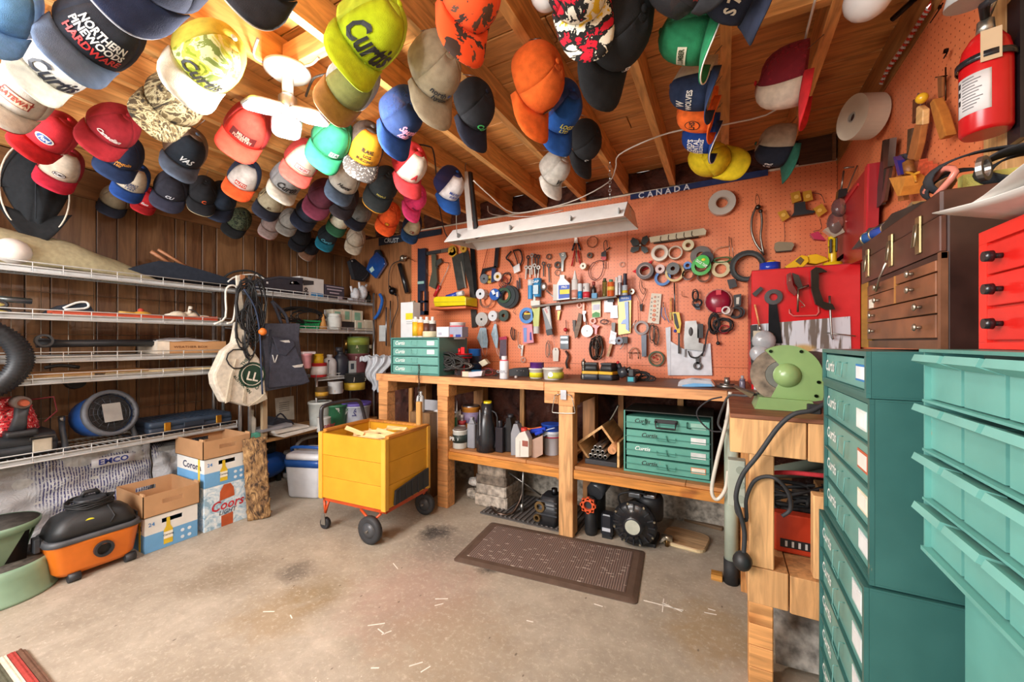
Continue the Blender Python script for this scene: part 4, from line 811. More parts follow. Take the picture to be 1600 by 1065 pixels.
# ================================================================ lights, cords, cart, corner shelf
t=thing('shop_light','long white two tube shop light hanging over the bench','ceiling light',(-1.09,2.4,2.0))
def fx(pts,n,s,l=None,x0=-.61,x1=.61):
    mb=MB(); k=len(pts); mb.add([(x0,y,z) for y,z in pts]+[(x1,y,z) for y,z in pts],[(i,(i+1)%k,(i+1)%k+k,i+k) for i in range(k)]+[tuple(range(k-1,-1,-1)),tuple(range(k,2*k))]); return mb.build(n,s,t,l)
fx([(-.10,.0),(-.20,-.105),(-.197,-.108),(-.095,-.004)],'reflector','e4e2de:p'); fx([(.10,.0),(.22,-.075),(.217,-.078),(.095,-.004)],'reflector','e4e2de:p'); fx([(-.10,.0),(.10,.0),(.10,-.004),(-.10,-.004)],'top_plate','dcdad6:p')
fx([(-.035,-.004),(.035,-.004),(.03,-.05),(-.03,-.05)],'ballast_cover','e4e2de:p')
for s_ in (-1,1):
    x=s_*.61; MB().add([(x,-.10,0),(x,.10,0),(x,.22,-.075),(x,-.20,-.105)],[(0,1,2,3)]).box((x-.002,-.03,-.06),(x+.002,.03,-.01)).build('end_cap','cfc8bf:p',t)
    for yy in (-.05,.05): MB().box((x-.02*s_-.008,yy-.012,-.062),(x-.02*s_+.008,yy+.012,-.03)).build('tube_holder','e8e8e4',t)
for yy in (-.05,.05): MB().cyl((-.59,yy,-.05),(.59,yy,-.05),.013,n=10).build('tube','e6e2da:p',t)
for x in (-.5,-.1,.3,.58): MB().box((x,-.203,-.09),(x+.006,-.17,-.06)).build('spring_clip','8a8a88:m',t)
g('b',2.28,'light_hanger','flat white and black metal bracket strip carrying the left end of the shop light','bracket',(733,300),[('white_strip','d6d3ce:p',[('P',[(724,268),(731,268),(741,372),(732,373)],-.004,.0)]),('black_strip','1c1c1e',[('P',[(732,268),(736,268),(747,370),(742,372)],-.004,.02)]),('hook','8a8a88:m',[('T',[(728,268),(727,258),(731,251)],.003,0)])])
for (px,lab) in ((953,'thin metal chain carrying the right end of the shop light'),):
    F=PF('b',2.4,(px,315)); mb=MB(); 
    for i in range(10): mb.ring((0,0),.012,.008,-.002,.002,n=8,M=Mx.Translation((0,0,.02+.024*i))@Mx.Rotation(R_(90*(i%2)),4,'Z')@Mx.Scale(.9,4))
    o=mb.build('hanging_chain','9a9a96:m'); o.location=F.loc; tag(o,lab,'chain')
# bare bulb lamp with folding panels
t=thing('panel_lamp','glaring ceiling lamp with three folding light panels on a white porcelain base','ceiling light',(-1.55,.99,2.30))
MB().lathe([(.085,-.0),(.085,-.012),(.06,-.03),(.03,-.034)],24).build('porcelain_base','dcdad6:p',t); MB().cyl((0,0,-.034),(0,0,-.10),.022,.02).build('socket','d8d4cc:p',t)
MB().lathe([(.02,-.10),(.034,-.115),(.034,-.18),(.018,-.19)],16).build('lamp_hub','b8b8bc:m',t)
EM=bpy.data.materials.new('lamp_glow'); EM.use_nodes=True; tt=EM.node_tree; q=tt.nodes['Principled BSDF']; q.inputs['Base Color'].default_value=(1,1,1,1); q.inputs['Emission Color'].default_value=(.95,.97,1,1); q.inputs['Emission Strength'].default_value=9
for a in (150,265,25):
    M_=Mx.Translation((0,0,-.165))@Mx.Rotation(R_(a),4,'Z')@Mx.Rotation(R_(12),4,'Y')
    loft(MB(),[(-.012,.066,.055,.035),(0,.068,.057,.035)],M=M_@Mx.Translation((.095,0,0))).build('panel_housing','c8c8cc:m',t); mb=MB(); loft(mb,[(-.016,.062,.051,.033),(-.0125,.063,.052,.033)],M=M_@Mx.Translation((.095,0,0))); mb.build('light_panel',EM,t)
for i,(px,py,zz,lab) in enumerate(((1357,-2,2.30,'frosted white globe bulb at the top right of the ceiling'),(853,-8,2.30,'frosted white globe bulb at the middle of the top edge'))):
    q=onZ(px,py,2.20); t=thing('globe_bulb',lab,'bulb',(q.x,q.y,2.30)); MB().cyl((0,0,0),(0,0,-.05),.03,.026).build('socket','cfcac2:p',t); MB().ball((0,0,-.095),.06 if i==0 else .045,18).build('globe','e8e6e6:p',t)
# cords along the ceiling
def cord(name,lab,pts,r,col,cat='cord'):
    P=[onZ(x,y,z) if y<HZ-5 or y>HZ+5 else onY(x,y,2.9) for x,y,z in pts]; o0=P[0]; o=MB().tube(smooth([p-o0 for p in P],4),r,6).build(name,col); o.location=o0; return tag(o,lab,cat)
cord('extension_cord','white flat cable strung under the joists from the top right to the shop light',[(1275,-5,2.29),(1262,45,2.29),(1250,88,2.29),(1215,170,2.29),(1130,195,2.28),(1065,203,2.27),(1015,218,2.28),(967,242,2.29),(962,262,2.25),(950,285,2.2),(900,312,2.14),(850,326,2.10),(800,332,2.08),(765,305,2.12),(740,282,2.16)],.004,'d8d2c8')
cord('lamp_cord','white round cable running from the small orange bulb cord behind the shop light','x' and [(762,322,2.18),(770,335,2.16),(830,338,2.12),(880,328,2.14)],.0035,'d0cac0')
cord('black_conduit','black cable stapled to a joist between the caps',[(640,225,2.29),(668,228,2.29),(678,240,2.29),(683,290,2.28),(688,330,2.26),(700,372,2.1),(735,382,1.98),(742,370,1.98)],.0045,'1c1c1e')
cord('grey_cable','grey cable coiled beside the porcelain lamp base',[(403,60,2.31),(398,90,2.30),(440,104,2.30),(482,102,2.30),(498,90,2.30)],.005,'8a8886'); cord('dark_cable','dark cable looping off the joist behind the silver grey cap',[(478,150,2.28),(488,125,2.28),(500,118,2.29),(520,114,2.3)],.005,'3a3430')
cord('pull_cord','thin dark bead cord hanging beside the blue and white cap','x' and [(713,318,2.1),(713,345,2.0),(714,365,1.95)],.0022,'9a9488')
# blue banner over the pegboard
g('b',2.985,'sports_banner','blue banner strip with white capital letters above the orange board','banner',(1080,290),[('strip','22305c:f',[('P',[(985,312),(985,304),(1200,264),(1200,274)],-.004,-.001)]),('lettering','e0e0e4',[('X','C',1002,306,9,-.006),('X','A',1016,304,9,-.006),('X','N',1030,301,9,-.006),('X','A',1044,299,9,-.006),('X','D',1058,296,9,-.006),('X','A',1073,293,9,-.006)])])
g('b',2.985,'blue_banner','dark banner end with white marks at the left over the plywood','banner',(640,376),[('strip','1c2434:f',[('P',[(592,384),(592,372),(690,357),(690,366)],-.004,-.001)]),('lettering','c8d0d8',[('X','CRUST',612,376,7,-.006,-6)])])
g('b',2.975,'dark_access_panel','dark framed opening between joists above the orange board at the right','panel',(1270,225),[('frame','7a5030:w',[('P',[(1246,210),(1303,197),(1303,203),(1246,216)],-.01,.0),('P',[(1300,197),(1306,197),(1306,250),(1300,251)],-.012,.0)]),('backing','4a2c16:w',[('P',[(1248,214),(1300,202),(1300,250),(1248,258)],.0,.008)])])
# ---------------------------------------------------------------- yellow box cart
t=thing('firewood_cart','yellow plank box cart on orange frame with black wheels, full of split wood','cart',(-1.765,1.74,0),4)
W_,D_,z0,z1=.54,.42,.205,.62
nb=3; hh=(z1-z0)/nb
for k in range(nb):
    MB().box((-W_+.02,-.018,z0+k*hh+.001),(-.002,0,z0+(k+1)*hh-.001),c=.002).build('plank','d59a22:y',t); MB().box((-.02,.0,z0+k*hh+.001),(-.002,D_-.02,z0+(k+1)*hh-.001),c=.002).build('plank','d59a22:y',t)
    MB().box((-W_+.002,.0,z0+k*hh+.001),(-W_+.02,D_-.02,z0+(k+1)*hh-.001),c=.002).build('plank','d59a22:y',t); MB().box((-W_+.02,D_-.02,z0+k*hh+.001),(-.02,D_-.002,z0+(k+1)*hh-.001),c=.002).build('plank','d59a22:y',t)
for x,y in ((-.028,-.026),(-W_-.006,-.026),(-.028,D_-.03),(-W_-.006,D_-.03)): MB().box((x,y,z0-.005),(x+.034,y+.034,z1+.006),c=.003).build('corner_post','dca73a:y',t)
for a,b in (((-.0,.01,z1+.0),(-.03,D_,z1+.018)),((-W_-.004,.01,z1),(-W_+.026,D_,z1+.018)),((-W_,D_-.03,z1+.0),(0,D_,z1+.016))): MB().box(a,b,c=.003).build('top_rail','b9782a:wy',t,'worn bare top rail')
MB().box((-W_+.02,0,z0),(-.02,D_-.02,z0+.012)).build('floor_board','b9823a:w',t)
m_=MB(); m_.add([(.003,.05,.215),(.003,D_-.03,.225),(.003,D_-.03,.345),(.003,.06,.30),(.016,.05,.215),(.016,D_-.03,.225),(.016,D_-.03,.345),(.016,.06,.30)],[(3,2,1,0),(4,5,6,7),(0,1,5,4),(1,2,6,5),(2,3,7,6),(3,0,4,7)])
for i in range(5): m_.box((.016,.09+.06*i,.22),(.020,.10+.06*i,.30+.008*i))
m_.build('tray_panel','2a2c30',t,'black ribbed plastic panel',stuff=False)
rnd=random.Random(4)
for i in range(16):
    L_=rnd.uniform(.14,.26); mb=MB(); M_=Mx.Translation((rnd.uniform(-.42,-.13),rnd.uniform(.06,.32),z1-.10+.006*i))@Mx.Rotation(R_(rnd.choice([-12,8,25,80,100])+rnd.uniform(-8,8)),4,'Z')@Mx.Rotation(R_(rnd.uniform(-9,9)),4,'Y')
    mb.add([(-L_/2,-.015,0),(-L_/2,.02,0),(-L_/2,.0,.025),(L_/2,-.012,0),(L_/2,.018,0),(L_/2,.004,.02)],[(0,2,1),(3,4,5),(0,1,4,3),(1,2,5,4),(2,0,3,5)],M=M_)
    o=mb.build('kindling','d8b078:w'); tag(o,'pale split kindling stick lying in the yellow cart','firewood','kindling in the yellow cart'); o.matrix_world=Mx.Translation((-1.765,1.74,0))@Mx.Rotation(R_(4),4,'Z')
fr=MB()
for y in (.0,D_-.02): fr.box((-W_+.01,y,.178),(-.01,y+.018,.200))
for x in (-W_+.01,-.03): fr.box((x,.0,.178),(x+.02,D_,.200))
fr.build('frame','c24a1c:k',t,'orange steel frame')
for a,b in (((-.04,-.01,.18),(-.10,-.02,.12)),((-.20,-.01,.178),(-.10,-.02,.12)),((-.04,D_,.18),(-.06,D_+.01,.11)),((-W_+.02,0,.18),(-W_+.03,-.0,.10)),((-W_+.06,0,.18),(-W_+.03,0,.10))): MB().tube([a,b],.008,6).build('brace','c24a1c:k',t)
for (x,y,r) in ((-.10,-.035,.082),(-.05,D_+.015,.075)):
    wm=Mx.Translation((x,y,r)); wh=MB().lathe([(r*.55,-.016),(r*.8,-.02),(r,-.014),(r,.014),(r*.8,.02),(r*.55,.016)],24,wm@Mx.Rotation(R_(90),4,'X')@Mx.Rotation(R_(0),4,'Z')).build('wheel','2c2d30:r',t)
    MB().lathe([(.01,-.022),(.045,-.017),(.046,.017),(.01,.022)],18,wm@Mx.Rotation(R_(90),4,'X')).build('hub','46484c:k',wh); MB().cyl((x,y-.04,r),(x,y+.03,r),.007,n=8).build('axle','8a8a88:m',wh)
for (x,y) in ((-W_+.03,-.0),(-W_+.05,D_-.03)):
    wh=MB().cyl((x,y-.014,.035),(x,y+.014,.035),.034,n=18).build('caster','26272a:r',t); MB().prism([(x-.02,.03),(x+.02,.03),(x+.012,.10),(x-.012,.10)],y-.020,y-.016).build('fork','b0b0ac:m',wh)
MB().tube(smooth([(-W_-.02,.02,.60),(-W_-.025,.015,.74),(-W_-.02,.05,.785),(-W_-.01,D_*.62,.79),(-W_-.005,D_*.8,.76),(-W_-.0,D_-.04,.62)],4),.013,10).build('handle','2c2a2e:p',t,'black tubular handle')
MB().box((-.09,D_-.035,z1+.01),(-.05,D_-.01,z1+.17),c=.003).build('upright_stick','b98a4a:wz',t)
# anti fatigue mat
cs=[onZ(x,y,0) for x,y in ((770,818),(1012,862),(990,946),(705,874))]; cen=sum(cs,V())/4; ax=((cs[1]-cs[0])+(cs[2]-cs[3])).normalized(); L2=((cs[1]-cs[0]).length+(cs[2]-cs[3]).length)/4; ay=V((-ax.y,ax.x,0)); W2=(abs((cs[0]-cs[3]).dot(ay))+abs((cs[1]-cs[2]).dot(ay)))/4
t=thing('floor_mat','brown ribbed rubber edged mat on the floor in front of the bench','mat',(cen.x,cen.y,0),math.degrees(math.atan2(ax.y,ax.x)))
loft(MB(),[(.001,L2,W2,.02),(.006,L2,W2,.02),(.014,L2-.025,W2-.025,.02)],smooth=False).build('rubber_border','5a473b:r',t)
m,tt,p,oc=newmat('mat_weave',.8); wv=nd(tt,'ShaderNodeTexWave',bands_direction='X'); wv.inputs['Scale'].default_value=26; wv.inputs['Distortion'].default_value=.6; tt.links.new(oc,wv.inputs['Vector'])
mp=nd(tt,'ShaderNodeMapping'); mp.inputs['Scale'].default_value=(9,42,1); tt.links.new(oc,mp.inputs[0]); vs=nd(tt,'ShaderNodeTexVoronoi'); vs.inputs['Scale'].default_value=1.6; tt.links.new(mp.outputs[0],vs.inputs['Vector'])
c=mixc(tt,wv.outputs['Fac'],L4('54433d'),L4('8a766c')); c=mixc(tt,ramp(tt,vs.outputs['Distance'],.16,.22,(.7,.7,.7,1),(0,0,0,1)),c,L4('d8ccbe')); tt.links.new(c,p.inputs['Base Color']); bump(tt,p,wv.outputs['Fac'],.6,.003)
MB().box((-L2+.06,-W2+.055,.0145),(L2-.06,W2-.055,.0165)).build('woven_panel',m,t)
# ---------------------------------------------------------------- hanging bags and cables at the post
g('l',-3.12,'cloth_tote','white cotton tote bag with green round emblem hanging from the shelf post','bag',(372,500),[
 ('bag','d6cdbc:f',[('P',[(368,502),(381,502),(385,540),(400,560),(408,590),(411,622),(395,630),(380,634),(352,626),(345,629),(330,600),(328,584),(345,548),(362,535)],-.05,.04)]),
 ('fold','bcb19c:f',[('P',[(352,626),(345,629),(352,590),(362,560),(357,590)],-.062,-.05),('P',[(411,622),(395,630),(380,634),(398,622),(408,612)],-.06,-.05),('P',[(372,628),(376,600),(374,570),(379,600),(378,631)],-.054,-.05)]),
 ('strap','d6cdbc:f',[('P',[(366,430),(373,430),(382,505),(371,505)],-.02,-.005)]),
 ('emblem','1f3f30',[('R',388,585,20,.5,-.054,-.05)]),('emblem_ring','d8d0c0',[('R',388,585,16.5,15.5,-.056,-.05)]),('lettering','e4ddce',[('X','LL',388,588,13,-.0565,-15)]),
 ('rim_print','26463a',[('X','THE',376,565,5,-.0525,50),('X','AUSTRALIAN',372,600,4.5,-.0525,-50),('X','CAFE',398,600,5,-.0525,60)])],bevel=.02)
F=PF('l',-3.10,(385,480)); t=thing('cable_bundle','tangle of black electrical cords draped over the white tote','cable',F.loc,90)
for (cx,cy,rx,ry,n,r) in ((382,475,15,36,5,.006),(392,500,12,36,5,.0055),(376,515,10,28,4,.005),(398,475,12,40,4,.006),(386,530,9,28,4,.005),(390,500,15,24,4,.0055),(370,560,16,14,1.2,.005)):
    mb=MB(); shape(mb,F,('C',cx,cy,rx,ry,n,r)); mb.build('cord','1a1b1e:r',t)
mb=MB(); shape(mb,F,('T',[(375,452),(392,480),(400,520),(402,570),(404,615)],.006,-.05)); mb.build('cord','22304a:r',t,'dark blue cord')
mb=MB(); shape(mb,F,('S',404,518,6,-.05)); mb.build('plug','e0782a',t,'orange plug')
mb=MB(); shape(mb,F,('T',[(352,505),(362,500),(366,470),(368,450),(358,446),(350,456),(350,495),(332,506)],.007,-.02)); mb.build('white_tube','d8d4ca:r',t)
g('l',-3.13,'utility_bag','slate blue cloth organiser bag with sagging pockets hanging by the post','bag',(440,510),[
 ('body','4a4d5b:f',[('P',[(413,505),(468,505),(466,525),(470,560),(481,598),(470,601),(415,611),(411,607),(413,560),(408,530)],-.015,.03)]),
 ('pocket','444756:f',[('P',[(422,535),(440,548),(458,540),(466,560),(481,596),(470,600),(416,606),(418,570)],-.035,-.015)]),('pocket','3c3f4e:f',[('P',[(420,525),(455,532),(456,540),(442,556),(430,553)],-.045,-.033)]),
 ('white_trim','d8d8d4:f',[('P',[(431,532),(446,531),(448,535),(440,535)],-.048,-.045),('P',[(452,571),(470,568),(468,573),(456,574)],-.038,-.034)]),('clip','e0e0dc',[('T',[(421,554),(424,566)],.004,-.04),('T',[(429,554),(425,566)],.004,-.04)]),
 ('strap','3a3d4a:f',[('T',[(440,505),(430,480),(425,470),(445,490),(450,505)],.012,0),('T',[(420,515),(419,552)],.008,-.02)]),('hanger_wire','8a8884:m',[('T',[(425,472),(427,455)],.0025,0)])],bevel=.008)
# ---------------------------------------------------------------- corner shelving contents
def it(name,lab,cat,o,parts,dist=-3.27,z=S1,grp=None,bevel=.003): return g('l',dist,name,lab,cat,o,parts,grp,z=z,bevel=bevel)
it('storage_case','long low charcoal plastic case on the top corner shelf','case',(430,457),[('body','2c2e38',[('P',[(402,454),(402,440),(433,434),(470,438),(470,462),(433,458)],-.03,.18)]),('lid','34363f',[('P',[(400,441),(400,437),(433,431),(470,434),(470,438),(433,434)],-.035,.18)]),('sticker','d8d8d8',[('B',412,440,415,443,-.037,-.036)])])
it('black_cap_tool','small black tool lying on the charcoal case','tool',(455,432),[('body','141518',[('P',[(448,433),(450,427),(460,427),(468,434)],-.03,.03)]),('knob','b8b8b4:m',[('S',453,430,2,-.035)])],z=S1+.09)
it('white_carton','white carton with camera pictures and blue stripe','box',(487,461),[('carton','cfcdca:c',[('B',468,431,506,462,0,.12)]),('print','3a3a3e',[('P',[(472,434),(490,436),(490,442),(474,443)],-.002,0),('R',478,449,3,1,-.002,0),('B',474,452,482,460,-.002,0)]),('stripe','3a86c0',[('B',486,455,505,460,-.002,0)])])
it('dark_carton','dark printed carton on the top corner shelf','box',(523,463),[('carton','3a3440:c',[('B',508,441,538,464,0,.12)]),('print','a89ca8',[('B',510,443,537,444.5,-.002,0),('B',511,447,534,449,-.002,0),('B',515,452,530,454,-.002,0),('B',528,458,535,463,-.002,0)])])
it('nylon_pouch','black nylon holster with grey zip above the gloves','pouch',(560,425),[('pouch','17171d:f',[('P',[(545,408),(552,404),(572,420),(576,430),(568,440),(552,436)],-.02,.03)]),('zip','8a8a94:m',[('T',[(574,424),(570,432),(564,437)],.003,-.022)]),('snap','9a9a9a:m',[('S',548,408,1.6,-.02)])],z=None,dist=-3.3)
it('work_gloves','pair of crumpled white work gloves on the top corner shelf','glove',(560,467),[('palm','c5c6ca:f',[('S',553,455,7,-.02,1,1,1.5),('S',564,452,8,-.02,1,1,1.4)]),('finger','d0d0d4:f',[('T',[(548,452),(546,442)],.012,-.02),('T',[(560,448),(559,436)],.012,-.02),('T',[(566,448),(571,440)],.012,-.02),('T',[(554,462),(551,467)],.012,-.02)]),('cuff','b8b9bd:f',[('P',[(546,460),(566,460),(566,468),(547,467)],-.04,.02)])])
it('spray_bottle','dark green bottle behind the white gloves','bottle',(574,468),[('bottle','20302e',[('L',574,449,468,10,'bottle')]),('label','c8ccc8',[('B',569,457,574,463,-.02,-.018)])],dist=-3.32)
it('cable_coil','black cable coil on the second corner shelf','cable',(468,505),[('coil','17181a:r',[('C',470,492,34,11,5,.005),('C',480,495,26,9,4,.005)])],z=None,dist=-3.30,bevel=0)
it('green_basket','small bright green plastic basket on the second corner shelf','basket',(487,508),[('body','15a566',[('P',[(475,496),(499,496),(497,508),(477,508)],-.01,.0),('P',[(475,496),(499,496),(497,508),(477,508)],.10,.11)]),('rim','12965c',[('B',474,494,500,496.5,-.014,.112)]),('slat','0e8450',[('B',478+3*i,498,479.5+3*i,506,-.0125,-.01) for i in range(6)])],z=S2,bevel=0)
it('glue_bottle','tan cone shaped glue bottle beside the green basket','bottle',(505,508),[('bottle','c08a48',[('L',505,484,508,11,'cone')]),('cap','8a8a8a',[('L',508,478,485,3,'cyl')])],z=S2,dist=-3.26)
it('label_jar','white jar with green label on the second corner shelf','jar',(520,509),[('jar','cfd4d0',[('L',522,484,509,19,'jar')]),('label','3f9a62',[('B',515,491,525,499,-.028,-.026)])],z=S2,dist=-3.27)
for i,(x0,y0,x1,y1,zz,l) in enumerate(((520,476,536,494,.085,'upper left'),(536,475,550,494,.085,'upper middle'),(551,475,567,493,.085,'upper right'),(556,494,569,510,0,'lower middle'),(570,493,584,510,0,'lower right plain'))):
    it('parts_box','cream parts box, %s of the five on the second corner shelf'%l,'box',((x0+x1)/2,y1),[('carton','cfc6b2:c',[('B',x0,y0,x1,y1,0,.13)]),('label','7fae96' if i<4 else 'c8bfa8',[('B',x0+3,y0+3,x1-4,y1-3,-.002,0)])],z=S2+zz+.001,dist=-3.26 if i<3 else -3.25,grp='cream parts boxes')
it('black_tray','small black tray under the upper parts boxes','tray',(543,509),[('tray','232428',[('B',533,496,555,504,0,.12)]),('base','8a8c90',[('B',531,504,556,510,-.005,.12)])],z=S2)
# third level: cans and jugs
z3=S3+.001
it('pink_tub','small pink tub behind the yellow capped can','tub',(481,585),[('tub','c88a90',[('L',478,552,575,16,'tub')]),('lid','d8cfd4',[('B',470,549,490,553,-.03,.03)])],z=None,dist=-3.15)
it('tomato_can','red and white can with yellow funnel cap','can',(498,587),[('can','b8252c',[('L',498,565,587,21,'can')]),('label','dcd4d4',[('L',498,570,583,21.6,'cyl')]),('cap','e0b818',[('L',498,551,566,13,'jar')]),('lettering','c02838',[('X','ZEP',498,568,4,-.052)])],z=z3,dist=-3.22)
it('fuel_jug','white and navy jug with blue round badge','jug',(515,585),[('jug','c8ccd2',[('L',515,552,585,18,'jug')]),('label','1f2c48',[('B',508,560,522,583,-.043,-.04)]),('badge','3a8ac8',[('R',513,577,4,3,-.045,-.043)])],z=z3,dist=-3.25)
it('coolant_jug','dark navy jug with white bar code on the third corner shelf','jug',(532,583),[('jug','1f2430',[('L',532,546,583,20,'jug')]),('label','6a7488',[('B',526,564,538,576,-.048,-.046)]),('barcode','d8d8d8',[('B',529,577,535,582,-.048,-.046)]),('cap','2a2c34',[('L',530,540,547,9,'cyl')])],z=z3,dist=-3.25)
it('gold_bottle','narrow black bottle with gold neck behind the jugs','bottle',(541,583),[('bottle','22201e',[('L',541,540,583,9,'bottle')]),('neck','b08a48:m',[('L',541,530,545,4.5,'cyl')])],z=z3,dist=-3.34)
it('flooring_can','large olive and white paint can stacked on the maroon can','can',(560,548),[('can','4a5a30',[('L',560,521,549,26,'can')]),('label','7a8a38',[('L',560,523,534,26.5,'cyl')]),('lettering','e0e4c8',[('X','ANTIQUE',560,537,5,-.08),('X','HARDENER',560,543,3,-.08)]),('ring_print','d8dcc8',[('R',558,540,3,2.2,-.083,-.08),('R',564,540,3,2.2,-.083,-.08)])],z=S3+.195,dist=-3.27)
it('maroon_can','maroon lettered paint can under the olive can','can',(558,582),[('can','6e3f42',[('L',558,551,582,28,'can')]),('lettering','d8ccc8',[('X','PRESTIGE',558,558,5,-.086),('X','ENAMEL',558,566,4,-.086)])],z=z3,dist=-3.27)
it('silicone_carton','pale carton with teal side in front of the maroon can','box',(551,583),[('carton','b8c0c0:c',[('B',545,562,557,583,0,.05)]),('side','1f4a5a:c',[('B',542,560,545,583,0,.05)]),('print','3a4650',[('B',548,566,553,575,-.002,0)])],z=z3,dist=-3.19)
# plastic bag hanging at the shelf end
t=thing('plastic_bag','crumpled white plastic bag hanging off the end of the corner shelf','bag',onX(590,560,-3.0)); fb=MB()
fb.sheet(lambda u,v:V(((u-.5)*.26*(1-.55*v)+.02*math.sin(v*9)+.0,-.05*math.sin(math.pi*u)*(.4+v)+.018*math.sin(u*23+v*11),.02-.33*v+.014*math.sin(u*17+v*8))),22,18,.002); fb.build('bag','ced3da:a',t); t.rotation_euler=(0,0,R_(40))
MB().sheet(lambda u,v:V((-.17+.34*u,.02+.012*math.sin(u*20),.05*math.sin(math.pi*u*1.0)*.4-.035+.05*v+.01*math.sin(u*31))),18,4,.002).build('bag_top','c4c9d0:a',t)
t.children[0].location=(0,0,0)
# cans on the floor side: low shelf
zl=S4+.001
it('amber_can','dark amber paint can on the bucket row','can',(503,616),[('can','5a4426',[('L',503,603,620,17,'can')]),('label','b88a28',[('L',503,611,617,17.5,'cyl')])],z=.735,dist=-3.16)
it('primer_can','white paint can with peach label on a green bucket','can',(523,624),[('can','c9cbcc',[('L',524,606,624,19,'can')]),('label','c8a890',[('B',517,618,531,622,-.05,-.047)])],z=.735,dist=-3.16)
it('grey_lid_tub','grey tub stacked at the back of the can row','tub',(531,604),[('tub','9a9a98',[('L',531,592,604,24,'tub')])],z=.84,dist=-3.36)
it('varnish_can','black and yellow paint can with white lettering','can',(554,624),[('can','22221f',[('L',554,596,623,25,'can')]),('label','b8982a',[('L',554,611,622,25.6,'cyl')]),('lettering','e0dccc',[('X','Pontico',554,606,7,-.072,0,0,.2,24)])],z=.735,dist=-3.16)
it('white_bucket','white bucket at the left of the bucket row','bucket',(499,664),[('pail','c6ccc8',[('L',500,624,664,30,'pail')]),('lettering','6a8a80',[('X','DEL',500,635,6,-.085)])],z=zl,dist=-3.22)
it('paint_tin','small white tin with red script in front of the bucket row','can',(506,663),[('can','c8c8c4',[('L',506,641,663,18,'can')]),('lettering','a02830',[('X','paint',506,653,7,-.062,0,0,.4)])],z=zl,dist=-3.02)
it('green_bucket','green and white paint bucket in the middle of the bucket row','bucket',(526,661),[('pail','2f6a48',[('L',526,628,660,28,'pail')]),('label','cfd6d0',[('P',[(514,633),(538,633),(527,648)],-.083,-.08)]),('lettering','3a7a56',[('X','LATEX',526,637,5,-.085)])],z=zl,dist=-3.14)
it('purple_rim_bucket','white bucket with purple lid rim at the bench end of the row','bucket',(556,656),[('pail','c2c5d0',[('L',557,627,656,34,'pail')]),('lid','5a4a9a',[('L',557,624,628,36,'cyl')]),('lettering','5a5a9a',[('X','VP',545,640,8,-.09,60)])],z=zl,dist=-3.08)
it('papers_stack','loose magazines and papers heaped on the plywood shelf','paper',(440,668),[('sheet','c8c4bc',[('P',[(418,672),(470,662),(472,665),(420,676)],-.1,.1)]),('sheet','8a8a90',[('P',[(400,672),(450,660),(452,664),(402,675)],-.05,.1)]),('sheet','d8d4cc',[('P',[(425,677),(480,664),(480,666),(426,680)],-.15,.05)])],z=None,dist=-3.18,bevel=0)
it('dark_toolbag','black tool bag slumped on the plywood shelf','bag',(435,665),[('bag','23252f:f',[('P',[(418,668),(420,650),(432,642),(450,646),(458,656),(458,664)],-.05,.12)]),('handle','2c2e38:f',[('T',[(426,646),(436,636),(446,646)],.007,-.02)])],z=S4+.02,dist=-3.26,bevel=.01)
it('notice_sheet','creased grey information sheet standing behind the tool bag','paper',(442,655),[('sheet','aaa498',[('P',[(430,622),(459,618),(460,655),(432,655)],0,.003)]),('print','5a564e',[('B',436,628+3.2*i,452,629+3.2*i,-.001,0) for i in range(5)])],z=None,dist=-3.42,bevel=0)
it('teal_box','mint green flat box on the plywood shelf by the beer boxes','box',(395,688),[('box','5fb8a4:c',[('B',380,675,408,688,0,.12)])],z=S4+.001,dist=-3.18)
it('white_detergent_bottle','white plastic bottle standing on the mint green box','bottle',(394,672),[('bottle','cfcfca',[('L',394,641,676,11,'bottle')]),('cap','c0c0ba',[('L',394,638,644,5,'cyl')])],z=S4+.075,dist=-3.22)
# bark slab leaning in front
t=thing('bark_slab','upright slab of rough barked timber leaning between the beer boxes and the white cooler','timber',onZ(405,811,0),0); t.rotation_euler=(0,R_(-3),R_(55))
MB().sheet(lambda u,v:V(((u-.5)*.135,-.012*math.sin(math.pi*u)-.006*math.sin(v*40+u*9)*math.sin(u*17),.004+v*.55)),14,50,.03).build('bark',blotch('bark',['3a2a1c','6e5236','8a6a44','a8865a'],24,2,(1,1,.4)),t)
# cooler
cq=onZ(470,778,0); t=thing('cool_box','white cooler with blue tipped back lid beside the yellow cart','cooler',(cq.x-.02,cq.y+.12,0),20)
loft(MB(),[(.004,.125,.12,.03),(.02,.135,.13,.035),(.28,.155,.145,.04),(.30,.155,.145,.04)]).build('body','c9ccd2:p',t); loft(MB(),[(.302,.155,.145,.04),(.335,.15,.14,.04),(.345,.13,.12,.04)]).build('lid','d0d4da:p',t)
loft(MB(),[(.245,.159,.1475,.04),(.30,.161,.149,.04)]).build('blue_band','1c4c94:p',t); MB().tube(smooth([(-.165,0,.20),(-.17,0,.26),(-.165,-.02,.33),(-.12,-.06,.375),(.12,-.06,.375),(.165,-.02,.33),(.17,0,.26),(.165,0,.20)],3),.013,8).build('handle','1c4c94:p',t)
t=thing('blue_tank','round blue air tank behind the bark slab','tank',(onZ(400,772,0)+V((-.16,.18,0)))); MB().ball((0,0,.16),.11,16,sy=1.6).build('tank','1c54b0:k',t); MB().cyl((0,-.1,.0),(0,-.1,.08),.02).build('foot','1a1a1c',t); MB().cyl((0,.1,.0),(0,.1,.08),.02).build('foot','1a1a1c',t)
mb=MB(); mb.lathe([(.06,.27),(.07,.30),(.06,.36)],14); mb.build('motor','1d2228',t)
MB().tube([(.05,-.08,.05),(.08,-.10,.2),(.06,-.02,.33),(.0,.06,.38)],.008,6).build('hose','17181c:r',t)
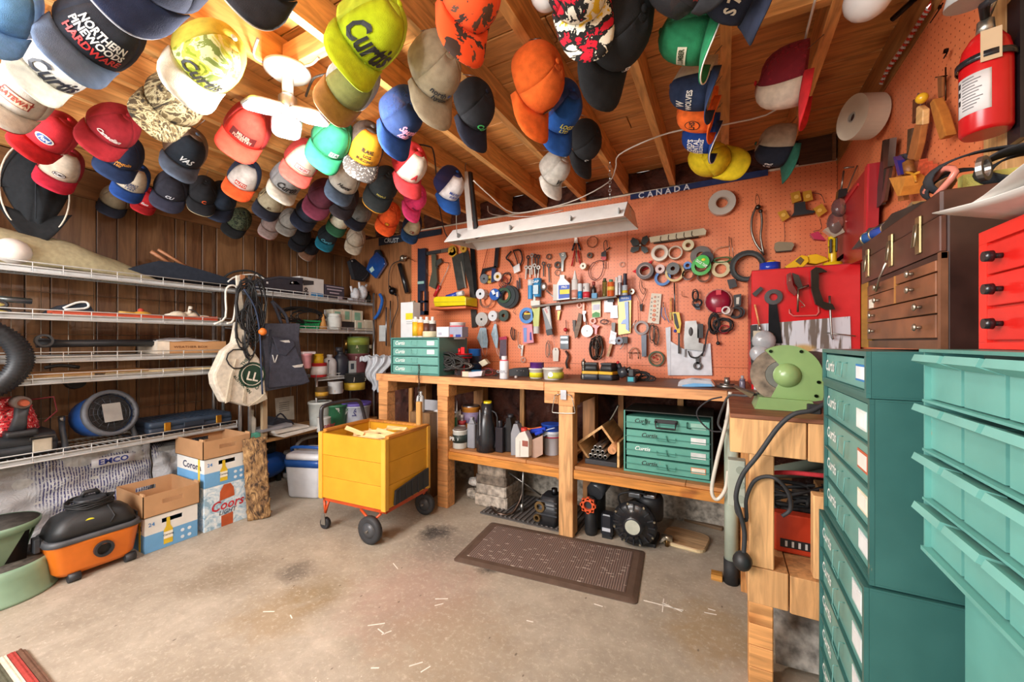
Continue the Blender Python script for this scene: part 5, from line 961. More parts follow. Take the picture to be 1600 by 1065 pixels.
t=thing('second_cooler','teal and white cooler half hidden behind the white one','cooler',(-3.32,2.30,0),0); loft(MB(),[(.004,.12,.14,.03),(.20,.135,.15,.03)]).build('body','2c6f8a:p',t); loft(MB(),[(.0,.13,.152,.03),(.05,.138,.155,.03)]).build('base','d0d4d6:p',t); loft(MB(),[(.20,.14,.155,.03),(.24,.13,.145,.03)]).build('lid','c8ccd0:p',t); MB().tube(smooth([(.1,-.17,.12),(.1,-.19,.25),(.1,-.12,.36),(.1,.1,.36)],3),.014,8).build('handle','a8acb0:p',t)
# ================================================================ on and under the long bench
def drawer_cab(name,label,loc,rz,W,D,H,rows,lipped=False,body='477c74:k',face='68a096:k',text=(),tags=(),handle='wire',fr=.012):
    """steel small parts cabinet; front faces local -y"""
    t=thing(name,label,'cabinet',loc,rz); b=MB()
    b.box((-W/2,.0045,.0042),(-W/2+.004,D-.0045,H-.0042)); b.box((W/2-.004,.0045,.0042),(W/2,D-.0045,H-.0042)); b.box((-W/2,.0045,H-.004),(W/2,D,H)); b.box((-W/2,D-.004,.0042),(W/2,D,H-.0042)); b.box((-W/2,.0045,0),(W/2,D,.004)); b.build('body',body,t)
    fm=MB(); fm.box((-W/2,-.004,.0102),(-W/2+fr,.004,H-.0102)); fm.box((W/2-fr,-.004,.0102),(W/2,.004,H-.0102)); fm.box((-W/2,-.004,H-.010),(W/2,.004,H)); fm.box((-W/2,-.004,0),(W/2,.004,.010)); fm.build('frame',body,t)
    h=(H-.02)/rows
    for r in range(rows):
        z=.010+h*(rows-1-r)
        d=MB().box((-W/2+fr+.002,.004,z+.004),(W/2-fr-.002,D*.9,z+h-.006),c=.002).build('drawer',face,t)
        MB().box((-W/2+fr,-.003,z-.001),(W/2-fr,.006,z+.003)).build('divider',body,t)
        zm=z+h*.5; q=h*.22
        MB().tube([(-.03,.004,zm+q),(-.03,-.006,zm+q),(-.03,-.008,zm-q),(.03,-.008,zm-q),(.03,-.006,zm+q),(.03,.004,zm+q)],.0013,5).build('handle',face,d)
        if r<len(text) and text[r]:
            m=MB(); s_,c_,x_=text[r]; m.text(s_,x_*W,zm,min(h*.42,.03),.0028,.02,.3,0,wmax=W*.24); m.build('lettering',c_,d)
        if r<len(tags) and tags[r]:
            x_,c_,bc=tags[r]; lb=MB().box((x_*W-.035,.0022,zm-h*.24),(x_*W+.035,.0038,zm+h*.24)).build('card',bc,d); MB().box((x_*W-.031,.0016,zm-h*.18),(x_*W+.031,.0036,zm+h*.18)).build('card_face',c_,d)
    return t
wt=('Curtis','e0e6e2',-.32)
p=onY(671,585,2.40); q=onY(617,585,2.40); Wc=onY(692,585,2.40).x-q.x
drawer_cab('parts_cabinet','teal four drawer steel parts cabinet on the left end of the bench',(q.x+Wc/2,2.36,BT+.001),0,Wc,.36,.288,4,text=(wt,wt,wt,wt),tags=((.32,'dfe3df','e8e8e4'),(.32,'dfe3df','e8e8e4'),None,None))
CT=BT+.292
def bt(name,lab,cat,o,parts,dist=2.62,z=BT+.001,grp=None,bevel=.002): return g('b',dist,name,lab,cat,o,parts,grp,z=z,bevel=bevel)
bt('foam_can','tall white tin with yellow label on the teal cabinet','can',(636,512),[('tin','cfd0d2:p',[('B',626,457,645,512,0,.09)]),('label','d8c820',[('B',634,474,645,484,-.002,0)]),('print','9a9c9e',[('B',635,487,644,488,-.002,0),('B',635,490,644,491,-.002,0)]),('cap','8a7a60',[('B',638,454,643,458,.03,.05)])],dist=2.46,z=CT)
for i,(x,c) in enumerate(((650,'d8b020'),(658,'d88a20'),(667,'5a3020'),(676,'4a3430'))):
    bt('sealant_tube','sealant cartridge with %s label behind the masking tape'%['black and yellow','orange','yellow and brown','plain brown'][i],'tube',(x,511),[('tube','d8d4cc:p',[('L',x,482+i,511,8.5,'can')]),('label',c,[('L',x,487+i,509,8.9,'cyl')]),('cap','e4e0da',[('L',x,479,484+i,4,'cyl')])],dist=2.48,z=CT,grp='sealant cartridges')
bt('masking_tape','cream roll of masking tape lying on the teal cabinet','tape',(672,511),[('roll','c9c0a0:c',[('L',672,502,511,18,'cyl')])],dist=2.41,z=CT)
bt('sandpaper_box','white carton on the teal cabinet','box',(693,510),[('carton','cfcfd4:c',[('B',682,494,701,510,0,.10)]),('print','a8a8b8',[('B',685,503,690,507,-.002,0)])],dist=2.42,z=CT)
bt('blue_carton','lilac blue carton beside the white one','box',(711,510),[('carton','8f93a8:c',[('B',702,494,722,510,0,.08)]),('corner','2a3a8a:c',[('B',712,506,720,510,-.002,.0)]),('red_corner','b83a28:c',[('B',703,506,708,510,-.002,.0)])],dist=2.43,z=CT)
bt('wipes_tub','white tub with red and pink label at the back of the cabinet','tub',(715,505),[('tub','d8d4d4:p',[('L',715,482,508,20,'can')]),('label','d05a68',[('L',715,487,495,20.6,'cyl')])],dist=2.60,z=CT)
# shelf bracket case over it
g('b',2.9,'yellow_case','bright yellow plastic case on a small shelf above the teal cabinet','case',(712,480),[('lid','e0cc10:p',[('P',[(688,468),(692,465),(735,464),(738,466),(738,478),(690,480)],-.10,.08)]),('edge','b8a60c',[('P',[(688,473),(738,472),(738,473),(688,474)],-.103,-.10)])],bevel=.004)
g('b',2.9,'blue_caulk_bottle','blue and white plastic tubes on top of the yellow case','bottle',(710,465),[('body','2a48b0:p',[('T',[(701,465),(718,460)],.022,-.03)]),('label','d8d8dc',[('T',[(718,460),(727,458)],.023,-.03)]),('cap','1c2c70',[('T',[(698,466),(702,465)],.012,-.03)])],z=None)
g('b',2.93,'small_shelf','narrow bracket shelf of orange board under the yellow case','shelf',(712,483),[('board','c86438:w',[('B',686,481,740,484,-.12,.065)])])
# left end of the bench top
F=PF('b',2.45,(700,580)); F.loc=(F.loc[0],2.45,BT+.045); t=thing('cable_heap','heap of black cables and chains spilling over the bench edge','cable',F.loc)
for i,(cx,cy,rx,ry,n,r) in enumerate(((697,570,22,10,6,.0075),(712,569,18,8,5,.006),(688,566,12,9,5,.0075),(725,574,18,5,4,.004),(702,562,14,8,5,.006))):
    mb=MB(); shape(mb,F,('C',cx,cy,rx,ry,n,r)); mb.build('cable',['201e1c:r','2c2a28:r','1a1a1c:r','6a6660:m','1d1c1b:r'][i],t)
mb=MB(); 
for i in range(44): mb.ring((0,0),.0095,.0055,-.0022,.0022,n=8,M=Mx.Translation((F.p(677,560)[0]+.003*math.sin(i),-.165,.035-.0165*i))@Mx.Rotation(R_(90*(i%2)),4,'Z'))
mb.build('chain','6a645e:m',t,'grey chain hanging down past the bench edge',stuff=True)
bt('red_lidded_jar','clear jar with red lid and red bar standing by the cable heap','jar',(722,574),[('jar','a89a9c:g',[('L',722,548,575,20,'cyl')]),('lid','c81f24:p',[('L',722,541,548,26,'can')]),('lid_band','26262a',[('L',722,543,546,26.6,'cyl')]),('bar','d8262c:p',[('B',725,531,730,576,-.042,-.03)]),('knob','c81f24:p',[('L',718,533,542,4,'cyl')])],dist=2.55)
bt('blue_lidded_jar','clear jar with blue lid holding blue parts behind the red one','jar',(742,572),[('jar','5a7aa0:g',[('L',742,545,572,18,'cyl')]),('contents','16386a',[('L',742,558,571,16,'cyl')]),('lid','2a6ab8:p',[('L',742,534,545,17,'can')])],dist=2.72)
bt('blue_dish','small sky blue plastic dish','dish',(744,571),[('dish','2a8ac8:p',[('L',746,564,571,17,'tub')])],dist=2.60)
bt('fuse_box','small beige and white electrical carton by the cables','box',(733,583),[('end','c9bfa8:c',[('B',722,575,732,584,-.001,.04)]),('carton','c4bfc4:c',[('P',[(732,576),(754,574),(752,582),(731,584)],0,.04)])],dist=2.42)
bt('wire_tangle','red and black wires around a small grey transformer','wire',(768,580),[('wire','b03a38:r',[('C',766,576,10,5,3,.0018)]),('wire','1c1c1e:r',[('C',770,578,13,5,3,.0025),('C',764,574,8,4,2,.002)]),('transformer','b0a890',[('P',[(753,561),(762,556),(768,563),(759,568)],-.05,-.01)])],dist=2.6,z=BT+.01)
bt('spray_can','white spray bottle with red label standing near the bench edge','bottle',(788,583),[('bottle','cfd0d4:p',[('L',788,548,584,13,'spray')]),('label','d83a50',[('L',788,554,561,11.6,'cyl')]),('print','9aa0a8',[('X','CLEAN',788,572,4,-.038)])],dist=2.42)
bt('black_charger','long black charging base behind the tubs','charger',(812,581),[('base','17181b',[('P',[(795,582),(795,572),(806,569),(826,568),(829,572),(829,582)],-.04,.04)]),('contact','b8b8bc:m',[('S',812,573,1,-.042),('S',818,573,1,-.042),('S',822,573,1,-.042)])],dist=2.68)
bt('bolt_nut','small pale plastic knob on the bench','knob',(806,582),[('knob','d0ccc8',[('S',806,581,2.6,0)])],dist=2.5)
bt('putty_tub','yellow labelled tub with purple lid','tub',(838,583),[('tub','d8d4c8:p',[('L',838,567,583,21,'tub')]),('label','d8d020',[('L',838,570,581,19.6,'cyl')]),('lid','5a2a7a:p',[('L',839,558,567,20,'can')])],dist=2.53)
bt('filler_tub','wide white tub with yellow label','tub',(864,583),[('tub','d8d6cc:p',[('L',864,565,584,30,'tub')]),('label','c8cc40',[('L',866,572,581,28.2,'cyl')]),('oval','e8e8e0',[('R',866,575,4,.5,-.066,-.063)])],dist=2.53)
# batteries
def battery(lab,x,rot,c='d8a820',body='1d1e21'):
    F=PF('b',2.66,(x,578)); t=thing('tool_battery',lab,'battery',(F.loc[0],2.66,BT+.002),rot); t.scale=(1.3,1.2,1.35)
    loft(MB(),[(0,.038,.05,.012),(.028,.04,.055,.012)]).build('base','3a3e46',t); MB().box((-.043,-.054,.028),(.043,.05,.042),c=.004).build('band',c,t,'yellow band' if c=='d8a820' else None); loft(MB(),[(.042,.036,.046,.01),(.075,.03,.038,.01)]).build('shell',body,t); MB().box((-.03,-.04,.075),(.03,.03,.083)).build('rail','2a2c30',t)
battery('yellow and black tool battery, first from the hanging tool chain',925,6); 
t=battery('yellow and black tool battery leaning beside the first one',952,-14); 
bt('socket_post','upright steel socket adapter stack beside the batteries','socket',(912,583),[('stack','6a6660:m',[('L',912,574,583,9,'jar'),('L',912,563,574,6,'jar'),('L',912,551,563,7,'bottle')])],dist=2.62)
bt('grey_drill_body','grey drill gear head lying between batteries','drill',(975,580),[('body','3a3c42:p',[('T',[(968,578),(980,573)],.035,0)]),('chuck','6a6c70:m',[('T',[(980,573),(986,570)],.018,0)]),('grip','22242a',[('T',[(970,572),(966,562)],.018,0)]),('switch','b82828',[('S',966,560,2.4,-.01)])],dist=2.68,z=BT+.034)
bt('teal_battery','black tool battery with teal front','battery',(985,583),[('base','1a1c20:p',[('B',978,574,994,584,0,.08,.006)]),('teal_face','2a9aa8',[('B',981,575,990,582,-.003,0)]),('top','24262a',[('B',981,563,990,574,.01,.06,.005)])],dist=2.56)
t=bt('cable_coils','pile of black coiled cord tapering to the right of the teal battery','cable',(1006,580),[('cord','17181a:r',[('C',1003,575,12,6,4,.005),('C',1012,578,12,4,3,.004)]),('cord','232427:r',[('C',996,573,7,7,3,.004)])],dist=2.72,z=BT+.01)
bt('glove_packet','clear packet of pale blue gloves lying on the bench','packet',(1098,586),[('packet','c8ccd4:a',[('P',[(1060,586),(1062,578),(1080,574),(1112,576),(1118,585)],-.06,.06)]),('gloves','6aa8d8:p',[('P',[(1066,586),(1068,583),(1085,580),(1112,581),(1114,585)],-.063,-.06)])],dist=2.52,bevel=.004)
bt('steel_flange','round steel flange with upright shaft','flange',(1136,588),[('disc','8e8c88:m',[('L',1136,583,588,34,'cyl')]),('rim','6c6a68:m',[('L',1136,581,584,24,'cyl')]),('shaft','a8a6a0:m',[('L',1136,572,583,9,'cyl')])],dist=2.50,bevel=0)
bt('shot_bottle','small violet grey bottle by the red chest','bottle',(1160,588),[('bottle','6a6474:p',[('L',1160,573,589,10,'jar')]),('cap','a8a4a8',[('L',1160,568,574,5,'cyl')])],dist=2.50)
# bottle opener and stool loop on the middle post
g('b',BF-.005,'steel_wire_loop','bent steel wire loop held by a plate on the middle post','bracket',(881,610),[('plate','a8a6a8:m',[('B',876,609,885,624,-.004,.003)]),('wire','b8b4ac:m',[('T',[(868,617),(864,640),(868,644),(896,645),(899,641),(894,618)],.003,-.01),('T',[(868,617),(876,615)],.003,-.006),('T',[(885,615),(894,618)],.003,-.006)])])
# ---- bottles on the left lower shelf
zs=.431
def sh(name,lab,cat,o,parts,dist=2.44,z=zs,grp=None,bevel=.002): return g('b',dist,name,lab,cat,o,parts,grp,z=z,bevel=bevel)
sh('caulk_tube','green and white sealant cartridge next to the post','tube',(707,703),[('tube','cfd4cc:p',[('L',707,655,703,11,'can')]),('label','2f7a58',[('L',707,660,699,11.5,'cyl')]),('nozzle','c8ccc4',[('L',707,637,655,3,'cone')]),('lettering','e8ece8',[('X','SILICONE',707,680,5,-.030,90)])])
sh('caulk_tube','plain white sealant cartridge behind the green one','tube',(715,698),[('tube','c8c8ca:p',[('L',715,652,698,9,'can')]),('nozzle','b8b4b0',[('L',714,636,652,2.5,'cone')])],dist=2.55)
sh('glue_tube','white glue bottle with red band','bottle',(722,698),[('bottle','d4d0d0:p',[('L',722,655,698,10,'bottle')]),('band','b83a40',[('L',722,664,670,10.2,'cyl')]),('cap','d8d4d0',[('L',719,647,656,3,'cone')])],dist=2.53)
sh('orange_can','large orange paint can at the back of the shelf','can',(736,697),[('can','c07a28',[('L',736,644,697,24,'can')]),('label','8a7a9a',[('L',736,652,668,24.5,'cyl')]),('lid','a8a8ac:m',[('L',736,642,646,22,'cyl')])],dist=2.62)
sh('glue_can','white round tin with dark lettered label at the shelf front','can',(719,706),[('tin','cfd2cc:p',[('L',719,678,706,19,'can')]),('label','22302c',[('L',719,685,697,19.4,'cyl')]),('lettering','e0e4e0',[('X','PRO',716,691,6,-.053)]),('lid','6a5c54',[('L',719,675,679,17,'cyl')])],dist=2.40)
sh('oil_bottle','slim grey plastic oil bottle','bottle',(735,706),[('bottle','8a8c94:p',[('B',729,668,741,706,-.0,.05,.008),('P',[(730,668),(740,668),(737,662),(737,658),(733,658),(733,662)],.01,.04)])],dist=2.41,bevel=.003)
sh('fuel_can','tall black flask with yellow cap and side loops','bottle',(760,707),[('body','25262a:p',[('L',760,640,708,27,'dome')]),('neck','25262a:p',[('L',761,633,668,15,'cyl')]),('cap','d8c020:p',[('L',762,630,636,11,'cyl')]),('handle','1d1d20',[('T',[(768,645),(777,655),(774,700),(768,704)],.006,0),('T',[(753,648),(747,655),(748,690)],.005,0)]),('gauge_strip','8a8c90',[('B',757,642,758,706,-.066,-.062)])],dist=2.42,bevel=0)
sh('oil_bottle','black square oil bottle next to the tall flask','bottle',(778,709),[('bottle','26232a:p',[('B',773,670,785,709,0,.06,.006),('L',778,660,671,7,'cyl',.03)])],dist=2.41,bevel=.003)
sh('oil_bottle','broad black oil jug behind the square bottle','bottle',(791,709),[('bottle','222326:p',[('P',[(784,709),(784,674),(790,664),(790,656),(797,656),(799,668),(800,709)],0,.09)]),('cap','2c2c30',[('L',793,652,658,8,'cyl',.045)])],dist=2.45,bevel=.004)
sh('oil_bottle','grey tall oil bottle with dark cap','bottle',(804,711),[('bottle','8c8e94:p',[('P',[(798,711),(798,676),(802,662),(808,662),(812,674),(812,711)],0,.06)]),('cap','3a3a3e',[('L',805,658,663,6,'cyl',.03)])],dist=2.40,bevel=.004)
sh('oil_bottle','white oil bottle with red cap at the shelf edge','bottle',(815,717),[('bottle','cfcbc2:p',[('P',[(805,716),(805,686),(811,678),(820,675),(826,688),(826,716)],0,.06)]),('label','8a4a3c',[('B',816,690,825,699,-.002,0)]),('cap','c83a30',[('L',816,671,677,9,'cyl',.03)]),('rib','b8b4ac',[('B',811,690,813,714,-.003,0)])],dist=2.37,bevel=.004)
sh('brown_carton','open pinkish brown carton holding blue and orange cloths','box',(835,706),[('carton','a98c7c:c',[('P',[(827,712),(827,680),(848,671),(848,701)],0,.004)]),('carton_side','8a7060:c',[('P',[(827,680),(826,678),(826,712),(827,712)],0,.16)]),('carton_top','1c1a1c',[('P',[(828,682),(848,674),(848,676),(828,684)],.01,.12)]),('cloth','1c3cb8:f',[('T',[(824,668),(836,666),(848,664)],.016,.06),('T',[(846,666),(834,671)],.012,.03)]),('cloth','d0662c:f',[('T',[(808,662),(822,665),(840,662)],.008,.07)])],dist=2.42,bevel=.001)
sh('wipes_bucket','white bucket with blue lid and pale handle','bucket',(862,704),[('pail','c4c8d0:p',[('L',862,672,704,27,'pail')]),('lid','2250b8:p',[('L',862,657,667,30,'can')]),('upper','c4c8d0:p',[('L',862,666,673,29,'cyl')]),('red_line','a83a50',[('L',862,675,677,29,'cyl')]),('handle','9fb0d0',[('T',[(849,672),(860,664),(874,660)],.004,-.085)]),('print','3a4a8a',[('B',852,685,854,697,-.075,-.07)])],dist=2.56,bevel=0)
# ---- right lower shelf
zr=.441
q0=onY(976,722,2.42); q1=onY(1114,722,2.42); Wd=q1.x-q0.x
t=thing('case_rack','black steel rack holding four teal carry cases on the right lower shelf','cabinet',(q0.x+Wd/2,2.40,zr)); Hh=.36
b=MB(); b.box((-Wd/2,0,.0042),(-Wd/2+.005,.3148,Hh-.0052)); b.box((Wd/2-.005,0,.0042),(Wd/2,.3148,Hh-.0052)); b.box((-Wd/2,0,Hh-.005),(Wd/2,.32,Hh)); b.box((-Wd/2,.315,.0042),(Wd/2,.32,Hh-.0052)); b.box((-Wd/2,0,0),(Wd/2,.32,.004)); b.build('rack_body','22241f:k',t)
MB().box((-Wd/2,-.003,-.0),(-Wd/2+.008,.0,Hh)).build('rack_edge','4f9484:k',t); MB().box((Wd/2-.008,-.003,0),(Wd/2,.0,Hh)).build('rack_edge','2a3a34:k',t); MB().box((-Wd/2,-.004,0),(Wd/2,.0,.012)).build('base_lip','4f9484:k',t)
for k,(lab,tc,tagc) in enumerate(((('teal carry case with black top handle, uppermost in the steel rack'),'1c2a24','8fb8a8'),('teal carry case with dark lettering and white card, second from the top','1c2a24','dcdedc'),('teal carry case with white lettering, third in the steel rack','dfe6e2','c8ccca'),('teal carry case with orange edged card, lowest in the steel rack','1c2a24','dcd4c8'))):
    z=Hh-.022-.081*(k+1)
    cs_=thing('carry_case',lab,'case',(q0.x+Wd/2,2.392 if k else 2.386,zr+z),0,'teal cases in the steel rack')
    loft(MB(),[(.001,Wd/2-.014,.145,.006,0,.155),(.070,Wd/2-.014,.145,.006,0,.155)],smooth=False).build('body','589c8c:k',cs_); MB().box((-Wd/2+.012,.004,.032),(Wd/2-.012,.010,.036)).build('seam','3a7a6c:k',cs_)
    MB().text('Curtis',-Wd*.28 if k in(0,2) else -Wd*.2,.045,.024,.0085,.02,.3,0).build('lettering',tc,cs_); MB().box((Wd*.27,.0065,.025),(Wd*.27+.075,.0095,.058)).build('card','c87a4a' if k==3 else tagc,cs_)
    if k==3: MB().box((Wd*.27+.004,.0055,.029),(Wd*.27+.071,.009,.054)).build('card_face','e0d8c8',cs_)
    if k==0:
        MB().tube([(-.055,.008,.052),(-.055,-.016,.055),(-.05,-.02,.02),(.05,-.02,.02),(.055,-.016,.055),(.055,.008,.052)],.006,6).build('handle','1e1f22',cs_); MB().box((-.06,-.006,.045),(.06,.008,.066),c=.003).build('handle_plate','1e1f22',cs_)
        for s_ in (-1,1): MB().tube([(s_*.11,.006,.06),(s_*.11,-.004,.06),(s_*.11,-.004,.03),(s_*.13,-.004,.03)],.003,5).build('latch','2a5248:m',cs_)
    else:
        MB().tube([(-.05,.008,.042),(-.05,-.003,.042),(-.05,-.004,.024),(.05,-.004,.024),(.05,-.003,.042),(.05,.008,.042)],.0016,5).build('handle','3f8475',cs_); MB().tube([(.0,-.001,.056),(.003,-.004,.03),(.014,-.005,.026)],.003,5).build('latch','3f8475:k',cs_)
# pipes in a wooden cradle
t=thing('wooden_cradle','open square wooden cradle of planks tilted on the right lower shelf','crate',(onY(945,730,2.46).x,2.45,zr)); A=Mx.Translation((-.03,0,.10))@Mx.Rotation(R_(-38),4,'Y')
MB().box((-.11,0,.09),(.10,.28,.105),A,c=.002).build('plank','c49a66:wy',t); MB().box((-.11,0,-.02),(-.095,.28,.09),A,c=.002).build('plank','c49a66:wy',t); MB().box((.085,0,-.02),(.10,.28,.09),A,c=.002).build('plank','b88a56:wy',t)
MB().box((.085,-.03,.004),(.10,.26,.155),c=.002).build('end_plank','c9a068:wy',t); MB().box((-.115,-.03,.002),(.083,.22,.03),c=.002).build('tray_base','2a2c30',t,'black tray'); MB().cyl((.05,-.015,.10),(.05,.26,.125),.026).build('round_bar','b98458:wy',t)
i=0
for r,(n,z) in enumerate(((4,.05),(3,.078),(2,.104))):
    for k in range(n):
        x=-.085+.031*k+.0155*r; o=MB().lathe([(.0095,0),(.0135,0),(.0135,.26),(.0095,.26)],14,Mx.Rotation(R_(-90),4,'X'),caps=False).cyl((0,.25,0),(0,.255,0),.0094).build('steel_pipe','9a9894:m'); o.location=(t.location.x+x,2.44-.0,zr+z); tag(o,'%s steel tube end, %s row of the bundle in the black tray'%(['left','second','third','right'][k],['bottom','middle','top'][r]),'pipe','steel tubes in the black tray')
MB().tube(smooth([(.0,.12,.25),(.03,.12,.30),(.06,.12,.36)],3),.006,6).build('bent_rod','7a766c:m',t)
# ---- floor under the bench
def pav(i,x,y,z,w,d,h,rz,c):
    o=MB(); o.box((-w/2,-d/2,0),(w/2,d/2,h),c=.012); ob=o.build('paving_slab',c); ob.location=(x,y,z); ob.rotation_euler=(0,0,R_(rz)); tag(ob,'%s slab in the stack of weathered paving under the bench'%['bottom pale','second pale','third dirty','top soot marked'][i],'paving slab','stacked paving slabs')
for i,(c,h) in enumerate((('a89d90:s',.085),('a0968a:s',.075),('6e6256:s',.065),('8d7f70:s',.075))): pav(i,-1.50+.012*(i%2),2.62,.004+[0,.086,.162,.228][i],.27-.01*i,.30,h,[2,-2,3,-1][i],c)
def rubble(x,y,z,s,l,c='b5aca0:s'):
    rn=random.Random(int(x*100)); o=MB(); o.ball((0,0,s*.6),s,8,sx=1.3,sz=.7); o.v=[v*(1+rn.uniform(-.12,.12)) for v in o.v]; o.sm=[False]*len(o.sm); ob=o.build('rubble_block',c); ob.location=(x,y,z); tag(ob,l,'stone')
rubble(-1.70,2.58,0,.055,'pale stone lump on the floor beside the slab stack'); rubble(-1.71,2.60,.09,.045,'white rounded lump on top of the pale stone lump','cfcdc8:s'); rubble(-1.69,2.68,.0,.06,'broken stone piece behind the pale lump','8a7f70:s')
t=thing('ribbed_tray','dark ribbed rubber tray on the floor under the left shelf','tray',(-1.15,2.56,0)); MB().box((-.36,-.20,.001),(.34,.24,.010)).build('tray_base','4a4644:r',t)
for i in range(20): MB().box((-.34+.034*i,-.19,.010),(-.326+.034*i,.22,.017)).build('rib','5c5856:r',t)
t=thing('lug_wrench','steel cross rods leaning against the slab stack','wrench',(-1.25,2.50,0)); MB().cyl((.0,.0,.02),(.0,.03,.38),.008).cyl((0,0,.018),(0,0,.07),.015).build('upright_rod','9a9894:m',t); MB().cyl((-.13,.02,.27),(.12,.06,.13),.006).build('cross_rod','8a8884:m',t)
t2=thing('bent_bar','bent rusty steel bar on the floor before the slabs','bar',(-1.35,2.40,0)); MB().tube(smooth([(-.12,.05,.02),(-.02,-.02,.02),(.06,.02,.02),(.09,.10,.10),(.10,.12,.2)],3),.011,8).build('bar','5a4c44:m',t2)
t=thing('dark_gearbox','black engine part with open brass ports beside the middle post','engine part',(onY(862,800,2.45).x,2.45,.018))
loft(MB(),[(0,.06,.08,.02),(.10,.07,.09,.02),(.18,.05,.06,.02)]).build('housing','26282c:k',t); MB().ring((-.045,.12),.035,.02,-.10,-.06,n=14).build('brass_port','a08458:m',t); MB().ring((-.06,.05),.024,.013,-.11,-.06,n=14).build('brass_port','a08458:m',t); MB().cyl((.02,0,.18),(.02,0,.22),.02).build('stub','3a3c40:m',t)
for i in range(4): MB().box((-.072,-.092+.0,.07+.028*i),(.072,-.088,.078+.028*i)).build('fin','3a3d42:k',t)
# pumps
px_=onY(922,830,2.42); t=thing('sump_pump','black pump with orange toothed ring beside the middle post','pump',(px_.x,2.50,0))
MB().lathe([(.035,0),(.04,.02),(.04,.16),(.03,.18)],16,Mx.Translation((.0,-.06,0))).build('canister','1b1c1f',t); MB().lathe([(.055,0),(.06,.02),(.06,.24),(.05,.26)],16,Mx.Translation((-.0,.06,0))).build('body','202225',t)
m=MB(); m.ring((0,.20),.044,.026,-.13,-.11,n=18)
for a in range(8): m.box((.042*math.cos(a*.785)-.008,-.13,.20+.042*math.sin(a*.785)-.008),(.042*math.cos(a*.785)+.008,-.112,.20+.042*math.sin(a*.785)+.008))
m.build('toothed_ring','d8552c:p',t,'orange toothed ring',stuff=True); MB().cyl((0,-.11,.20),(0,.0,.20),.03).build('shaft','26282a',t); MB().cyl((.02,-.05,.26),(.05,.06,.31),.055,n=16).build('motor','34363a:p',t)
px_=onY(948,822,2.42); t=thing('float_switch','small square dark switch box between the two pumps','switch',(px_.x,2.44,.02)); MB().box((-.035,-.03,.0),(.035,.04,.13),c=.012).build('box','26282e:p',t); MB().box((-.025,-.033,.03),(.025,-.029,.05)).build('label','b8bcc4',t); MB().box((-.03,-.02,-.019),(.03,.03,0)).build('foot','1a1a1c',t)
px_=onY(992,820,2.40); t=thing('water_pump','large black pump with ribbed round front and open white inlet','pump',(px_.x,2.50,0)); zc=.145; F_=Mx.Translation((0,-.10,zc))@Mx.Rotation(R_(90),4,'X')@Mx.Rotation(0,4,'Z')
MB().lathe([(.06,-.17),(.09,-.15),(.105,.0),(.125,.005),(.128,.02),(.105,.03),(.06,.05),(.055,.075),(.042,.075)],28,F_,caps=False).build('volute','1e2023:p',t)
MB().lathe([(.042,.074),(.040,.03),(.02,.028)],20,F_,caps=True).build('inlet','b5b8a8',t,'pale inlet pipe')
m=MB()
for a in range(16): an=a*math.pi/8; m.box((.060,-.004,.018),(.118,.004,.040),F_@Mx.Rotation(an,4,'Z'))
m.build('rib','26282c:p',t,stuff=True)
for a in range(8): MB().cyl(F_@V((.118*math.cos(a*.785+.3),.118*math.sin(a*.785+.3),.02)),F_@V((.118*math.cos(a*.785+.3),.118*math.sin(a*.785+.3),.034)),.007,n=6).build('bolt','b0a890:m',t)
MB().lathe([(.075,0),(.08,.02),(.08,.12),(.07,.14)],18,Mx.Translation((.06,.05,.13))).build('motor','1c1d20',t); MB().box((-.06,-.02,.255),(.02,.08,.285),c=.008).build('capacitor_cover','9a9a9c:m',t); MB().box((.03,-.01,.265),(.10,.08,.285),c=.006).build('cap_plate','b8b8ba:m',t); MB().cyl((.02,.12,.25),(.02,.10,.36),.05,.03,n=14).build('outlet','18181a',t)
MB().box((-.09,-.06,0),(.11,.12,.02),c=.004).build('foot','1a1b1e',t); MB().tube(smooth([(-.09,-.05,.2),(-.10,-.08,.28),(-.02,-.07,.31),(.06,-.05,.30)],3),.006,6).build('lead','17181a:r',t)
px_=onY(1038,828,2.38); t=thing('brass_fitting','short white and brass valve fitting beside the pump','valve',(px_.x,2.50,.0)); MB().cyl((-.03,0,.05),(.03,0,.05),.018).build('body','c4bca8:m',t); MB().cyl((0,0,0),(0,0,.05),.012).build('stem','8a6a40:m',t); MB().cyl((-.035,-.01,.02),(-.01,-.04,.06),.008).build('lever','b8b0a0',t)
q=onZ(1070,848,0); t=thing('seat_board','rounded plywood seat board lying on the floor under the right shelf','board',(q.x,q.y+.03,0),-8)
loft(MB(),[(.001,.125,.115,.055),(.018,.125,.115,.055)],smooth=False).build('ply_edge','c8b48c:w',t); loft(MB(),[(.0185,.124,.114,.055),(.022,.122,.112,.055)],smooth=False).build('ply_face','b5936c:w',t)
q=onZ(1090,815,0); o=MB().box((-.14,-.07,.001),(.14,.07,.018),c=.003).build('dark_offcut','6a5238:w'); o.location=(q.x+.02,q.y+.02,0); o.rotation_euler=(0,0,R_(-10)); tag(o,'dark board offcut behind the rounded seat board','wood')
